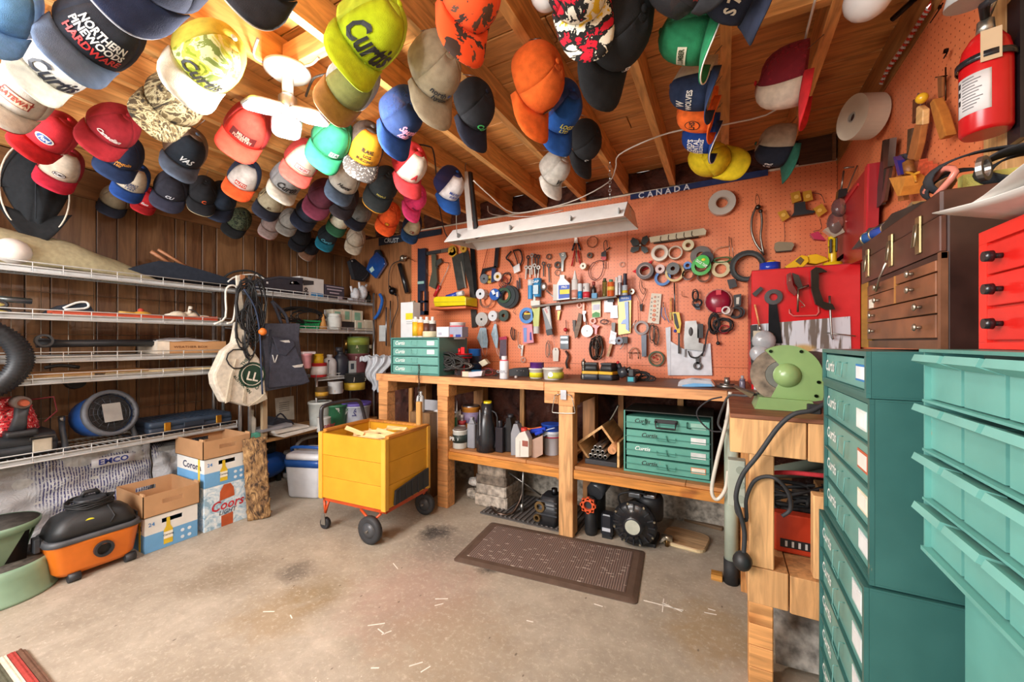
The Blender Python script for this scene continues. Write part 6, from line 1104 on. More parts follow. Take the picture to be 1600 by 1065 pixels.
# panels stored under the bench left end
t=thing('stored_panels','grey and white sheets stored upright between the first two bench posts','panel',(-2.1,2.62,0)); MB().box((-.22,.0,.001),(.18,.012,.72),c=.001).build('sheet','b8bac0:p',t); MB().box((-.05,-.10,.001),(.20,-.085,.62),c=.001).build('sheet','a8824c:w',t,'plywood offcut'); MB().lathe([(.16,0),(.16,.01)],24,Mx.Translation((.16,-.13,.52))@Mx.Rotation(R_(90),4,'X'),sy=1.0).build('white_disc','c8cacc:p',t)
sh('white_jug','white plastic jug with red mark on the floor stack beyond the cart','bottle',(657,668),[('jug','cfd0d0:p',[('L',657,636,668,10,'jug')]),('cap','2a2a2e',[('L',656,648,653,7,'cyl')]),('mark','c83a40',[('B',655,657,660,662,-.022,-.02)])],dist=2.40,z=.66)
o=MB().box((-.10,-.06,0),(.10,.06,.655),c=.004).build('upended_crate','7a5a38:wz'); o.location=(onY(657,668,2.40).x,2.45,.002); tag(o,'upended brown crate behind the yellow cart','crate')
# conduit, box and cables at the corner
t=thing('conduit_pipe','pale green vertical plastic conduit with taped foot at the bench corner','pipe',(.035,2.27,0)); MB().cyl((0,0,.0),(0,0,.12),.034,n=18).build('taped_foot','1f2022:r',t); MB().cyl((0,0,.12),(0,0,.81),.0315,n=18).build('pipe','b3bfae:p',t); MB().box((-.09,-.02,.0),(-.04,.03,.028)).build('wedge','b8823a:w',t); MB().box((.04,-.02,.0),(.085,.03,.026)).build('wedge','b8823a:w',t)
t=thing('junction_box','grey green electrical box with round knockouts on the side bench','electrical box',(.045,1.74,.66)); MB().box((-.03,0,-.085),(.03,.05,.09),c=.004).build('box','9fa89c:p',t)
for z in (-.055,0,.055): MB().cyl((.012,-.002,z),(.012,.001,z),.015,n=14).build('knockout','8a9488:p',t)
def cab(name,lab,pts,r,col,cat='cord',plug=None):
    P=[V(q) for q in pts]; t=thing(name,lab,cat,P[0]); MB().tube(smooth([q-P[0] for q in P],5),r,8).build('cord',col,t)
    if plug: e=P[-1]-P[0]; MB().ball(e,.030,10,sz=1.1).build('plug',plug,t)
    return t
def W3(px,py,Y): q=onY(px,py,Y); return (q.x,q.y,q.z)
cab('white_power_strip_cord','thick white cable looping down from the bench corner',[W3(1141,612,2.2),W3(1136,655,2.2),W3(1120,720,2.2),W3(1112,765,2.2),W3(1120,780,2.2),W3(1133,765,2.2),W3(1138,735,2.2)],.009,'d8d2c4:p')
cab('grinder_cord','grey cable from the grinder over the bench corner',[W3(1186,615,1.85),W3(1165,618,1.85),W3(1140,618,1.95),W3(1130,635,2.05),W3(1122,660,2.2),W3(1128,672,2.2)],.005,'4a4a4c:r')
cab('thin_black_cord','thin black cable loop hanging before the steel rack',[W3(1128,620,2.22),W3(1108,625,2.24),W3(1090,640,2.26),W3(1092,655,2.26),W3(1110,672,2.26),W3(1128,674,2.24)],.004,'26262a:r')
cab('heavy_black_cord','thick black cable arcing from the side bench top down to a round plug',[W3(1290,630,1.56),W3(1268,641,1.545),W3(1240,647,1.54),W3(1215,668,1.54),W3(1185,710,1.54),W3(1160,742,1.54),W3(1150,775,1.545),W3(1156,800,1.55),W3(1163,830,1.56),W3(1162,862,1.56),W3(1160,876,1.56)],.0075,'2b2c2f:r',plug='1c1d1f')
cab('second_black_cord','black cable looped and tied on the front leg of the side bench',[W3(1150,770,1.56),W3(1152,800,1.57),W3(1166,812,1.58),W3(1166,780,1.585),W3(1178,752,1.585),W3(1198,744,1.585),W3(1216,750,1.58),W3(1232,770,1.6),W3(1235,795,1.62),W3(1222,806,1.62)],.0065,'2b2c2f:r')
t=thing('cable_plug','black cable connector on the front edge of the side bench','plug',W3(1272,640,1.56)); MB().box((-.018,-.012,-.012),(.018,.012,.018),c=.004).build('body','1c1d1f',t)
# lower shelf of the side bench
t=thing('side_carton','brown carton with open flap on the side bench lower shelf','box',(.44,1.78,.43)); MB().box((-.12,0,0),(.10,.2,.22),c=.002).build('carton','a8804f:c',t); MB().box((-.16,-.12,.20),(-.02,.0,.205),Mx.Rotation(R_(18),4,'Y')).build('flap','b8905c:c',t)
t=thing('black_tool_heap','black cords and straps heaped on the side bench lower shelf','strap',(.25,1.95,.43)); rnd=random.Random(9)
for k in range(6): MB().tube(smooth([(rnd.uniform(-.1,.12),rnd.uniform(-.08,.08),.10+.03*k*rnd.random()) for _ in range(6)],4),.008,6).build('strap','1b1c1e:r',t)
MB().box((-.12,-.06,0),(.12,.1,.09),c=.01).build('black_case','202124',t)
t=thing('red_radio','orange red boxed tool with white vent marks on the side bench lower shelf','tool box',(.245,1.76,.43)); MB().box((-.08,0,.0),(.055,.05,.14),c=.008).build('body','c03c20:p',t); MB().box((-.06,-.003,.02),(.03,.001,.05),c=.001).build('dark_panel','1a1a1c',t)
for k in range(4): MB().box((-.045+.02*k,-.005,.025),(-.038+.02*k,-.002,.045)).build('vent','d0d0cc',t)
cab('red_strap','red strap trailing on the side bench lower shelf',[(.12,1.72,.72),(.2,1.7,.74),(.28,1.68,.75),(.4,1.72,.74)],.008,'b82c34:f','strap')
t=thing('green_pipe_bundle','grey green plastic pipe across the back of the side bench shelf','pipe',(.25,2.05,.62)); MB().cyl((-.12,-.1,.03),(.3,.12,.12),.022).build('pipe','6a7468:p',t); MB().cyl((-.1,-.0,.0),(.3,.02,.08),.018).build('pipe','59584e:p',t); MB().box((-.02,.1,-.19),(.02,.12,.03)).build('prop','8a6038:w',t)
t=thing('concrete_block','pale grey concrete block on the floor under the side bench','concrete block',(.33,1.90,0)); MB().sheet(lambda u,v:V((-.16+.3*u,-.16*v*(1-.3*u*u),.002+.16*math.sin(math.pi*.5*(1-v*.9)))),10,8,.02).build('block','a09c94:s',t)
# ================================================================ things hung on the orange pegboard
WG='things hung on the orange pegboard'
def w(name,lab,cat,o,*parts,d=2.985,z=None,bev=0): return g('b',d,name,lab,cat,o,list(parts),WG,z,bev)
ME='8d8a86:m'; BK='1b1c1f'; RD='b8242a:p'
# left saw and clamp group
w('spirit_level','tall blue-black spirit level at the left edge of the orange board','level',(663,392),('body','20283a:p',[('B',657,389,668,455,-.03,.0),('B',657,455,660,492,-.03,0),('B',666,455,669,492,-.03,0),('B',657,486,669,492,-.03,0),('B',657,470,669,473,-.03,0)]),('vial','8ab0a8:p',[('B',656,440,666,444,-.034,-.028)]),('edge','5a6478:m',[('B',656,389,657,492,-.032,0)]))
w('combination_square','steel square bar hung level above the coping saw','ruler',(690,393),('bar','8f9088:m',[('P',[(670,393),(704,387),(704,393),(670,399)],-.012,-.006)]),('stock','26282c',[('P',[(668,394),(690,391),(690,395),(668,399)],-.02,-.012)]))
w('bar_clamp','olive brown bar clamp hanging between the level and the saws','clamp',(681,396),('bar','4a4c40:k',[('P',[(677,398),(684,398),(686,440),(683,452),(673,447),(678,425)],-.03,-.012)]),('jaw','3a3c38:k',[('P',[(684,408),(692,404),(693,410),(686,416),(688,420),(684,417)],-.03,-.012)]))
w('coping_saw','coping saw with red handle hanging under the square','saw',(690,412),('frame',ME,[('T',[(688,452),(690,444),(703,414),(696,410),(688,408)],.003),('T',[(690,444),(671,430),(668,420)],.002)]),('handle',RD,[('T',[(688,446),(680,463)],.014)]))
w('hand_saw','hand saw with yellow handle and broad grey blade, left one of the crossed pair','saw',(710,392),('blade','5e625f:m',[('P',[(707,402),(725,394),(729,448),(716,454)],-.012,-.009)]),('blade_edge','b0aca0:m',[('P',[(721,410),(722,408),(730,449),(728,451)],-.014,-.012)]),('handle','b88a1c:w',[('R',709,392,8,3,-.025,-.008),('P',[(703,398),(712,386),(716,397),(709,403)],-.025,-.008)]))
w('hand_saw','hand saw with yellow handle and long dark blade reaching behind the wire reels','saw',(727,390),('blade','4c4b48:m',[('P',[(720,396),(732,391),(744,450),(746,510),(738,512),(734,450)],-.008,-.005)]),('handle','b88a1c:w',[('R',726,389,6,2,-.022,-.004)]))
w('flat_bar','straight black steel bar right of the crossed saws','bar',(741,390),('bar',BK+':m',[('P',[(736,388),(743,387),(747,450),(746,462),(743,460)],-.02,-.012)]))
w('hacksaw','blue and black hacksaw hanging upside down','saw',(770,400),('frame','16181e:p',[('P',[(777,372),(783,371),(779,418),(773,418)],-.02,-.01),('P',[(756,420),(777,416),(777,420),(760,424),(755,436),(751,435)],-.02,-.01)]),('handle','22345a:p',[('P',[(771,420),(777,420),(776,440),(770,442)],-.03,-.008)]),('blade','8a3028:m',[('T',[(764,385),(752,432)],.0025)]))
w('black_strap','black strap loop with silver buckle above the tubes','strap',(809,395),('loop','1a1a1c:r',[('T',[(803,392),(813,391),(817,402),(815,412),(808,423),(798,409),(792,403),(800,393)],.007),('T',[(803,392),(808,405),(810,415)],.005)]),('buckle','c8c4c0:m',[('P',[(804,418),(814,412),(815,424),(806,428)],-.03,-.01)]))
w('key_bunch','dark keys on a wire under the black strap','key',(810,432),('wire',ME,[('T',[(809,424),(812,434),(811,442)],.0018)]),('key','4a3a3a:m',[('P',[(808,438),(810,438),(811,454),(808,454)],-.012,-.009)]),('key','3a3436:m',[('P',[(812,434),(814,434),(815,450),(812,452)],-.016,-.012)]))
# reels and tapes, left cluster
def roll(lab,x,y,ro,ri,c,dep=.05,name='tape_roll',cat='tape',inner=None,d=2.985,core=None):
    P=[('roll',c,[('R',x,y,ro,ri,-dep,-.002)])]
    if core: P.append(('core',core,[('R',x,y,ri,ri*.82,-dep-.002,-.001)]))
    if inner: P.append(('flange',inner,[('R',x,y,ro*1.0,ri*.5,-dep-.006,-dep)]))
    return w(name,lab,cat,(x,y),*P,d=d)
roll('grey and yellow friction tape roll at the left of the reel cluster',759,436,7.5,1.5,'5a5e62',.03); roll('yellow tape roll tucked behind the grey one',767,437,6,2,'b8922a',.02)
roll('narrow white wire spool seen edge on',781,433,7,3,'cfcac4:p',.04,'wire_spool','spool',core='d8b82a')
w('red_black_leads','knot of red and black test leads','wire',(792,440),('lead','8a2a24:r',[('C',789,442,7,8,3,.0028)]),('lead','202022:r',[('C',794,436,8,9,3,.003)]))
w('cord_reel','blue cord reel with two white tags','reel',(780,462),('reel','2258a8:p',[('R',779,461,9,2,-.07,-.03)]),('tag','d8dce0',[('P',[(774,456),(778,454),(781,460),(777,462)],-.074,-.07),('P',[(782,458),(785,457),(785,465),(782,465)],-.074,-.07)]))
w('hose_coil','dark green and black hose coil behind the blue reel','hose',(794,464),('coil','1c2a2c:r',[('R',793,463,17,8,-.035,-.002)]),('coil','14161a:r',[('R',797,464,18,11,-.028,-.001)]),('coil','23482c:r',[('R',791,462,12,8,-.045,-.035)]))
roll('white wire spool with grey winding at the left of the cluster',756,460,8,2,'d2d4da:p',.06,'wire_spool','spool',core='4a4a48'); roll('clear packing tape roll under the white wire spool',764,470,12,8.5,'c9b0a0:g',.05)
roll('large grey-white wire reel above the face mask',757,499,11,1.8,'b4b2ae:p',.05,'wire_spool','spool',core='5a5856'); roll('small white thread spool above the second face mask',776,494,8,1.5,'cdd0d4:p',.07,'wire_spool','spool'); roll('dark green wire spool with white flange',789,493,9,3,'22382c',.03,'wire_spool','spool')
for i,(x0,x1,y0,lab) in enumerate(((748,765,512,'pale blue face mask, left of the two'),(770,781,506,'pale blue face mask, right of the two'))):
    w('face_mask',lab,'mask',((x0+x1)/2,y0),('mask','a9c4d4:f',[('P',[(x0+5,y0),(x1-3,y0),(x1,y0+20),(x1-1,543),(x0+7,543),(x0,y0+16)],-.03,-.026)]),('pleat','bcd2de:f',[('P',[(x0+6,y0+4),(x0+8,y0+4),(x0+10,541),(x0+8,541)],-.034,-.03)]),('ear_loop','d8d4d0:f',[('T',[(x0+8,543),(x0+10,552),(x0+14,556),(x1-1,543)],.0016,-.03),('T',[(x0+5,y0),(x0+9,y0-10),(x1-3,y0)],.0016,-.05)]))
w('pink_top_pack','grey and purple hanging pack behind the spray bottle','packet',(788,530),('pack','7a6a78:a',[('P',[(783,530),(793,528),(793,560),(782,560)],-.02,-.01)]),('top','b02048',[('P',[(782,527),(793,525),(794,530),(782,531)],-.024,-.01)]))
w('black_clip','small black looped clip right of the masks','clip',(802,518),('clip','1f1f21:r',[('T',[(801,511),(799,520),(802,530),(805,528),(805,514)],.005),('T',[(802,513),(803,529)],.003)]))
w('wire_loop','tiny wire loop with weight','hook',(807,485),('loop','4a4442:m',[('T',[(806,482),(803,487),(807,491)],.002)]))
# wrench and key group
rr=random.Random(8)
for i,(x,y,h) in enumerate(((826,402,26),(832,399,30),(837,400,28),(842,401,26),(850,412,20),(858,415,26),(823,418,18),(829,418,16),(836,415,18),(842,418,18))):
    lab=['ring of hex keys, left end of the wrench group','long open spanner second from the left','dark spanner behind the long one','black stub bar in the wrench group','small spanner right of the key bunch','thin rod key under the small spanner','silver key, lowest left of the bunch','silver key beside the lowest left one','bright double ring key in the bunch','small bright key at the right of the bunch'][i]
    w('spanner' if i not in(0,6,7,8,9) else 'key_ring',lab,'wrench' if i not in(6,7,8,9) else 'key',(x,y),('head','a8a49c:m' if i>5 or i==1 else '3a3836:m',[('R',x,y,3.2,1.6,-.012,-.006)]),('shaft','9a968e:m' if i>5 or i==1 else '35322f:m',[('P',[(x-1,y+3),(x+1,y+3),(x+.8+(i%3-1),y+h),(x-.8+(i%3-1),y+h)],-.011,-.007)]))
roll('small oval chain link ring above the keys',858,401,4.5,3,'5a4a40:m',.008,'link_ring','ring'); 
w('pliers_cutter','steel shears head hanging beside the ring gear','shears',(880,400),('head','7a7c78:m',[('P',[(874,396),(884,394),(886,401),(882,408),(881,424),(878,424),(878,406)],-.015,-.006)]),('pivot','b8b8b0:m',[('R',881,398,2.5,1,-.02,-.015)]))
w('ring_gear','small dark sprocket ring','gear',(872,414),('ring','38302c:m',[('R',872,414,5.5,2.5,-.012,-.004),('R',872,426,5,4,-.008,-.004)]))
w('bolt_cutter','black and red handled pliers under the shop light','pliers',(901,385),('jaw','c8c4c0:m',[('P',[(899,372),(903,372),(904,380),(898,380)],-.02,-.008)]),('handle','1d2030:p',[('T',[(899,380),(895,392)],.008),('T',[(904,380),(908,391)],.008)]),('lower_handle',RD,[('T',[(899,392),(894,416)],.007),('T',[(904,392),(908,415)],.007)]),('spring',ME,[('T',[(901,384),(902,410)],.004)]))
roll('pale tape measure spool on the pink lit board',914,417,5,1.5,'c9c0a8:p',.05,'string_spool','spool')
roll('tiny bearing ring above the wire hoop',922,399,4.5,2,'4a4038:m',.012,'bearing','ring')
w('wire_hoop','thin dark wire hoop','wire',(930,425),('hoop','4a3030:r',[('T',[(928,410),(921,420),(922,432),(930,438),(940,430),(944,412),(938,407),(928,411)],.0028),('T',[(931,411),(924,421),(925,432),(932,436)],.0018)]))
w('soldering_iron','black and red plug lead with hanging wires','tool',(945,395),('body','1c1a1c:p',[('P',[(941,396),(948,392),(949,405),(941,405)],-.03,-.01),('T',[(948,391),(954,387)],.005)]),('band',RD,[('P',[(941,402),(949,402),(948,407),(942,407)],-.033,-.01)]),('lead','26262a:r',[('T',[(945,392),(944,380),(948,376),(950,386)],.003),('T',[(944,407),(943,414),(946,420)],.002),('T',[(948,407),(948,420)],.002)]))
roll('thin wire ring under the light edge',926,378,9,8,'5a3a2c:m',.006,'wire_ring','ring'); roll('tiny split ring on the bright part of the board',972,413,4,3.2,'5a4a40:m',.006,'split_ring','ring')
w('boat_propeller','small dark four bladed propeller','propeller',(1001,383),*[('blade','3f4240:m',[('P',q,-.03,-.015)]) for q in (([(1001,384),(990,386),(986,378),(990,372),(998,376)],),([(1002,382),(1005,372),(1012,369),(1015,376),(1009,384)],),([(1000,386),(999,392),(990,396),(986,394),(988,387)],),([(1003,385),(1012,388),(1014,394),(1008,397),(1003,392)],)) for q in q],('hub','8a8880:m',[('S',1002,384,3.4,-.03)]))
w('red_flag','small red triangular pennant under the tape rolls','flag',(1005,425),('cloth','c8202c:f',[('P',[(988,424),(1020,406),(1014,418),(996,428)],-.006,-.003)]))
# middle narrow shelf
w('steel_shelf','narrow steel shelf carrying glue bottles across the board','shelf',(890,473),('plate','6a5f56',[('P',[(838,479),(966,463),(968,466),(838,482)],-.09,-.0)]),('brace','6a6460:m',[('P',[(860,480),(862,480),(862,484)],-.08,0)]))
def mid(name,lab,cat,o,*parts,d=2.945,bev=.001): return w(name,lab,cat,o,*parts,d=d,bev=bev)
mid('caulk_tube','sky blue and white tube standing left on the narrow shelf','tube',(829,466),('tube','3a90c8:p',[('L',829,438,467,7.5,'can')]),('cap','d4d8d8',[('L',829,437,446,7.8,'cyl')]))
mid('caulk_tube','wide sky blue tube beside the narrow one','tube',(840,462),('tube','2f86bc:p',[('L',840,435,464,12,'can')]),('label','b8d0dc',[('B',836,446,844,460,-.04,-.036)]),('lettering','e8f0f4',[('X','DAP',840,441,4,-.042)]))
mid('adhesive_tube','green and yellow squeeze tube upside down with white cap','tube',(839,505),('tube','a8b04a:p',[('P',[(833,478),(846,478),(844,510),(836,510)],-.03,-.008)]),('shoulder','cfd0c8',[('P',[(832,470),(846,470),(846,478),(832,478)],-.034,-.008)]),('cap','cfd0cc',[('L',840,510,521,9,'can',-.02)]),('nozzle','d8dcd4',[('L',837,453,471,5,'cone',-.02)]),('lettering','c83030',[('X','DAP',839,481,3,-.032)]))
mid('adhesive_tube','grey black squeeze tube tapering down to the right','tube',(858,500),('tube','34343a:p',[('P',[(849,482),(861,478),(865,514),(856,520)],-.03,-.012)]),('stripe','c4c0bc',[('P',[(851,482),(860,479),(864,512)],-.032,-.03)]),('cap','22242a',[('P',[(855,516),(864,513),(866,522),(857,524)],-.034,-.01)]),('lettering','b83038',[('X','SEAL',856,486,3,-.033,-60)]))
mid('blue_tape_ring','blue tape dispenser ring with yellow label','tape',(825,493),('ring','2a78c0:p',[('R',825,493,12.5,7.5,-.03,-.008)]),('label','3a3424',[('B',819,490,832,500,-.012,-.008)]),('label_mark','d8c028',[('B',820,489,830,491.5,-.014,-.012)]))
mid('blister_card','pink and blue blister card under the blue ring','card',(824,520),('card','c87a8a:p',[('P',[(817,508),(832,506),(835,535),(818,537)],-.012,-.010)]),('panel','6a8ac8',[('P',[(819,512),(824,512),(824,534),(820,534)],-.014,-.012)]),('tool','2c3c9a',[('P',[(829,520),(831,518),(832,531),(829,531)],-.016,-.012)]))
w('hook_chain','little chain of hooks and keys below the blister card','key',(814,525),('chain','6a5a54:m',[('T',[(811,518),(810,530),(812,540),(816,545)],.003)]),('key','a8a098:m',[('P',[(815,540),(819,538),(817,556),(815,556)],-.012,-.008),('R',813,541,3,1.6,-.012,-.008)]),('split_ring','8a8078:m',[('R',818,562,4,3,-.01,-.006)]))
mid('measuring_scoop','silver measuring spoon leaning on the narrow shelf','spoon',(855,455),('bowl','b8b0ac:m',[('S',852,448,6,-.03,1,.5,1.1)]),('stem','a8a09c:m',[('T',[(856,454),(873,470)],.006,-.03)]))
mid('glue_jug','white jug with blue and yellow label','jug',(885,467),('jug','cfd0cc:p',[('P',[(875,470),(875,444),(879,436),(879,431),(886,431),(886,436),(894,444),(894,468)],-.06,-.012)]),('label','2250b0',[('P',[(877,447),(894,446),(894,466),(877,468)],-.0615,-.06)]),('yellow_label','d8c828',[('P',[(879,454),(894,453),(894,460),(879,461)],-.0625,-.061)]),('lettering','d8dce8',[('X','PRO',886,450,3.4,-.0635)]))
mid('white_pack','plain white carton left of the glue jug','box',(871,468),('carton','cdc8c0:c',[('B',867,445,875,470,-.04,-.01)]))
mid('glue_bottle','tall white squeeze bottle with pointed nozzle','bottle',(901,465),('bottle','d0ccc8:p',[('L',901,438,468,10,'can',-.04)]),('nozzle','d8d4d0',[('L',901,424,439,8,'cone',-.04)]),('label','c88a78',[('L',901,454,466,10.3,'cyl',-.04)]))
mid('lube_can','slim white and blue can','can',(909,466),('can','cfd4d8:p',[('L',909,444,468,6.5,'can',-.04)]),('label','1c86c0',[('L',909,456,467,6.8,'cyl',-.04)]))
mid('red_tin','white and red tin with black round print','tin',(919,465),('tin','cfcac8:p',[('L',919,444,467,11,'can',-.04)]),('label','c8303c',[('L',919,457,466,11.4,'cyl',-.04)]),('print','1c1c1c',[('R',918,451,2.6,1,-.066,-.063)]))
mid('small_black_bottle','small black bottle with reddish top','bottle',(930,462),('bottle','24201f:p',[('L',930,444,466,8,'bottle',-.04)]),('cap','8a3a34',[('L',930,441,447,5,'cyl',-.04)]))
mid('blue_matchbox','small pale blue box','box',(932,465),('carton','6a9cc0:c',[('B',928,459,936,467,-.06,-.03)]))
mid('green_tube_jar','pale green glass tube jar','jar',(947,462),('jar','8a9a5a:g',[('L',947,440,464,7,'can',-.04)]),('cap','4a4c3c',[('L',947,436,441,5,'cyl',-.04)]))
mid('orange_bottle','orange labelled bottle with green cap','bottle',(957,462),('bottle','c85a24:p',[('L',957,442,464,11,'can',-.045)]),('cap','4a8a70',[('L',957,438,443,6,'cyl',-.045)]),('label','d8b050',[('L',957,449,455,11.4,'cyl',-.045)]))
mid('spray_tin','narrow white aerosol between orange bottle and silver one','can',(965,461),('can','c8c8c4:p',[('L',965,434,462,6.5,'spray',-.03)]))
mid('spray_tin','silver aerosol with white cap','can',(971,461),('can','9a98a0:m',[('L',971,443,462,7,'can',-.045)]),('cap','cfc4c4',[('L',971,432,444,6.5,'can',-.045)]))
mid('spray_tin','dark blue capped aerosol with pale label','can',(979,460),('can','a8b0b8:p',[('L',979,447,462,8.5,'can',-.05)]),('cap','1c2034',[('L',979,429,447,5.5,'can',-.05)]),('band','d0b820',[('L',979,455,459,8.8,'cyl',-.05)]))
# below the shelf
w('padlock','brass and steel padlock hanging under the shelf','padlock',(875,478),('body','8a8884:m',[('B',871,474,878,484,-.03,-.01)]),('shackle','3a3834:m',[('T',[(872,475),(872,471),(877,471),(877,475)],.003,-.02)]),('key','8a6a40:m',[('P',[(872,486),(877,485),(874,500),(872,500)],-.014,-.008)]))
w('scissors','small scissors with bright orange handles','scissors',(910,476),('handle','e0702a:p',[('R',906,477,4,2.6,-.014,-.006),('P',[(911,469),(914,468),(914,484),(911,486)],-.014,-.006),('T',[(913,472),(917,478),(915,484)],.002,-.01)]),('blade','9fa6b0:m',[('P',[(911,486),(916,486),(915,502),(913,502)],-.012,-.008)]))
w('seed_packet','yellow and green seed packet','packet',(931,485),('packet','b8b46a:p',[('P',[(925,471),(939,470),(939,495),(926,497)],-.012,-.010)]),('window','b8b8c8',[('P',[(927,476),(938,475),(938,484),(927,485)],-.013,-.012)]),('leaf','3a8a3c',[('P',[(926,490),(932,487),(938,489),(938,495),(926,496)],-.0135,-.012)]))
w('bead_bags','clear bags with small metal parts hanging from one hook','bag',(955,482),('bag','a8a4a8:a',[('P',[(945,470),(958,468),(960,488),(945,488)],-.02,-.012)]),('bag','b8bac8:a',[('P',[(956,478),(966,477),(967,497),(955,497)],-.028,-.02)]),('clip','26262e',[('P',[(950,466),(960,464),(961,472),(951,472)],-.03,-.02)]))
w('blade_package','yellow blister package holding blue clamps','package',(976,492),('card','e0c818:p',[('P',[(966,466),(987,463),(986,520),(967,523)],-.016,-.012)]),('header','2a5aa8',[('P',[(968,463),(987,460),(987,469),(968,472)],-.018,-.012)]),('clamp','3a68b0:p',[('P',[(977,472),(983,471),(984,518),(979,514),(979,506),(971,506),(975,500),(979,498)],-.03,-.016)]),('lettering','e0e4ec',[('X','IRWIN',977,466,3,-.019)]))
w('white_strainer','round white perforated cup with handle','strainer',(919,517),('cup','cfcdc8:p',[('R',919,517,9.5,.8,-.03,-.008)]),('handle','b8b8b4:m',[('T',[(917,508),(915,490)],.005,-.012)]))
w('shoe_brush','long brown wooden brush back','brush',(905,508),('back','6a5440:w',[('P',[(906,489),(911,491),(910,505),(904,526),(900,528),(899,520),(903,503)],-.03,-.012)]),('bristle','4a4038',[('P',[(896,500),(901,500),(900,522),(897,516)],-.025,-.012)]))
w('spring_clamp','red spring clamp with orange ring','clamp',(930,512),('clamp','c82a2c:p',[('P',[(928,506),(934,508),(939,509),(935,513),(934,522),(931,522),(931,513),(927,510)],-.03,-.01)]),('ring','d0603a:p',[('R',927,501,5,3,-.014,-.006)]))
w('grey_wire_coil','small tangle of grey wire right of the strainer','wire',(947,503),('wire','4a4448:r',[('C',946,503,6,3.5,3,.0022)]))
w('caliper_gauge','small black and steel gauge block with hanging pen','gauge',(883,532),('block','3c3e40:m',[('B',877,524,890,545,-.025,-.01)]),('plate','c8ccd0:m',[('B',878,533,889,536,-.027,-.025),('B',878,526,888,528,-.027,-.025)]),('red_tip','b8242c',[('S',885,515,3.2,-.02)]),('stem','3a3834',[('T',[(885,500),(886,522)],.003)]))
w('paper_tag','white paper tag on a string','tag',(868,550),('tag','d8d2c8:c',[('P',[(866,543),(872,543),(874,548),(873,564),(865,564),(864,548)],-.01,-.009)]),('hole','3a3430',[('R',869,546,1,.2,-.011,-.01)]),('string','8a8278',[('T',[(869,546),(866,530),(868,510)],.0012)]))
w('chain_bundle','thin grey chain bundle','chain',(858,545),('chain','8a8076:m',[('C',858,545,3,12,4,.0018)])); w('wound_strap','black and brown wound strap hanging low','strap',(887,560),('strap','26221f:r',[('T',[(885,548),(889,556),(886,566),(888,575)],.010,-.016)]),('wrap','6a4238:r',[('T',[(886,549),(890,557),(888,566)],.003,-.03)]))
w('bead_curtain_chain','thick cluster of dark beaded chains hanging above the batteries','chain',(935,540),('chain','2c2624:m',[('C',930,545,6,15,6,.004)]),('chain','4c423a:m',[('C',938,543,5,16,6,.0035)]),('chain','38302c:m',[('C',934,535,6,9,4,.004)]))
w('hammer_handle','bleached wooden handle in a plastic sleeve','tool handle',(955,535),('handle','a8845c:w',[('P',[(958,525),(962,525),(953,557),(949,556)],-.03,-.012)]),('sleeve','c8c8cc:a',[('P',[(956,516),(965,520),(963,538),(953,536)],-.035,-.008)]),('head','3c3a38:m',[('P',[(957,504),(963,504),(962,520),(957,520)],-.03,-.01)]))
w('trap_pulley','small black and silver pulley under the yellow package','pulley',(971,530),('wheel','3a3a3e:m',[('R',969,532,6,2,-.04,-.01)]),('hook','8a8a88:m',[('T',[(973,524),(976,532),(974,541),(970,545)],.0035,-.03)]),('block','26262a',[('B',974,526,982,536,-.035,-.01)]))
w('shackle_clamp','rusty steel U shackle above the teal battery','shackle',(991,550),('bow','8a6a58:m',[('T',[(985,560),(985,548),(991,543),(997,548),(998,560)],.004)]),('pin','7a5a4a:m',[('T',[(982,551),(1000,551)],.0035)]))
w('ring_wrench','dark oil filter wrench with long handle','wrench',(1004,512),('ring','4a4240:m',[('R',1003,512,11,7.5,-.02,-.008)]),('handle','3f4146:m',[('P',[(1003,524),(1011,522),(1011,556),(1004,557)],-.03,-.01)]),('grip','c8c4c4:m',[('T',[(987,512),(995,500)],.004,-.014)]))
w('knife_pouch','dark brown sheathed blade','knife',(1006,470),('sheath','2c2222:r',[('P',[(1000,476),(1005,474),(1004,486),(1001,486)],-.015,-.008)]),('cord','c05a48:r',[('T',[(997,470),(998,502)],.0022)]))
w('scissor_tongs','thin black tongs hanging from a hook','tongs',(1008,455),('tongs','2a2624:m',[('T',[(1003,438),(1004,448),(1010,456),(1004,472)],.002),('T',[(1001,436),(1000,450),(1006,460),(1009,450)],.002)]))
w('brass_ring_hook','steel pulley wheel with hook at the shelf end','pulley',(988,456),('wheel','8a8478:m',[('R',988,456,4.5,1.6,-.03,-.012)]),('cord','5a5048:r',[('T',[(990,452),(1000,470),(1000,478)],.002)]))
w('eyelet_card','white card with rows of grommets','card',(1024,480),('card','d4cdbd:c',[('P',[(1018,458),(1034,459),(1030,506),(1012,504)],-.008,-.006)]),('grommet','6a3a2a:m',[('R',1024-1.1*i*.4,464+7*i,1.6+.25*i,.8,-.011,-.008) for i in range(6)]),('grommet','2a2a2c:m',[('R',1019-.4*i,466+6*i,1,.4,-.010,-.008) for i in range(6)]),('small_grommet','4a3a34:m',[('R',1029-.4*i,464+6*i,1,.4,-.010,-.008) for i in range(6)]))
w('key_wire_bunch','bunch of wire keys and a red-green wreath of beads','wire',(1024,540),('bunch','5a524c:m',[('C',1020,520,4,13,4,.0025),('C',1026,525,4,14,4,.002)]),('wreath','3c5238:r',[('R',1026,560,12,9.5,-.016,-.006)]),('wire','8a7a64:m',[('C',1026,560,7,6,3,.0014)]),('berry','b03028',[('S',1022,558,2,-.02),('S',1028,561,1.6,-.02),('S',1026,555,1.5,-.02)]))
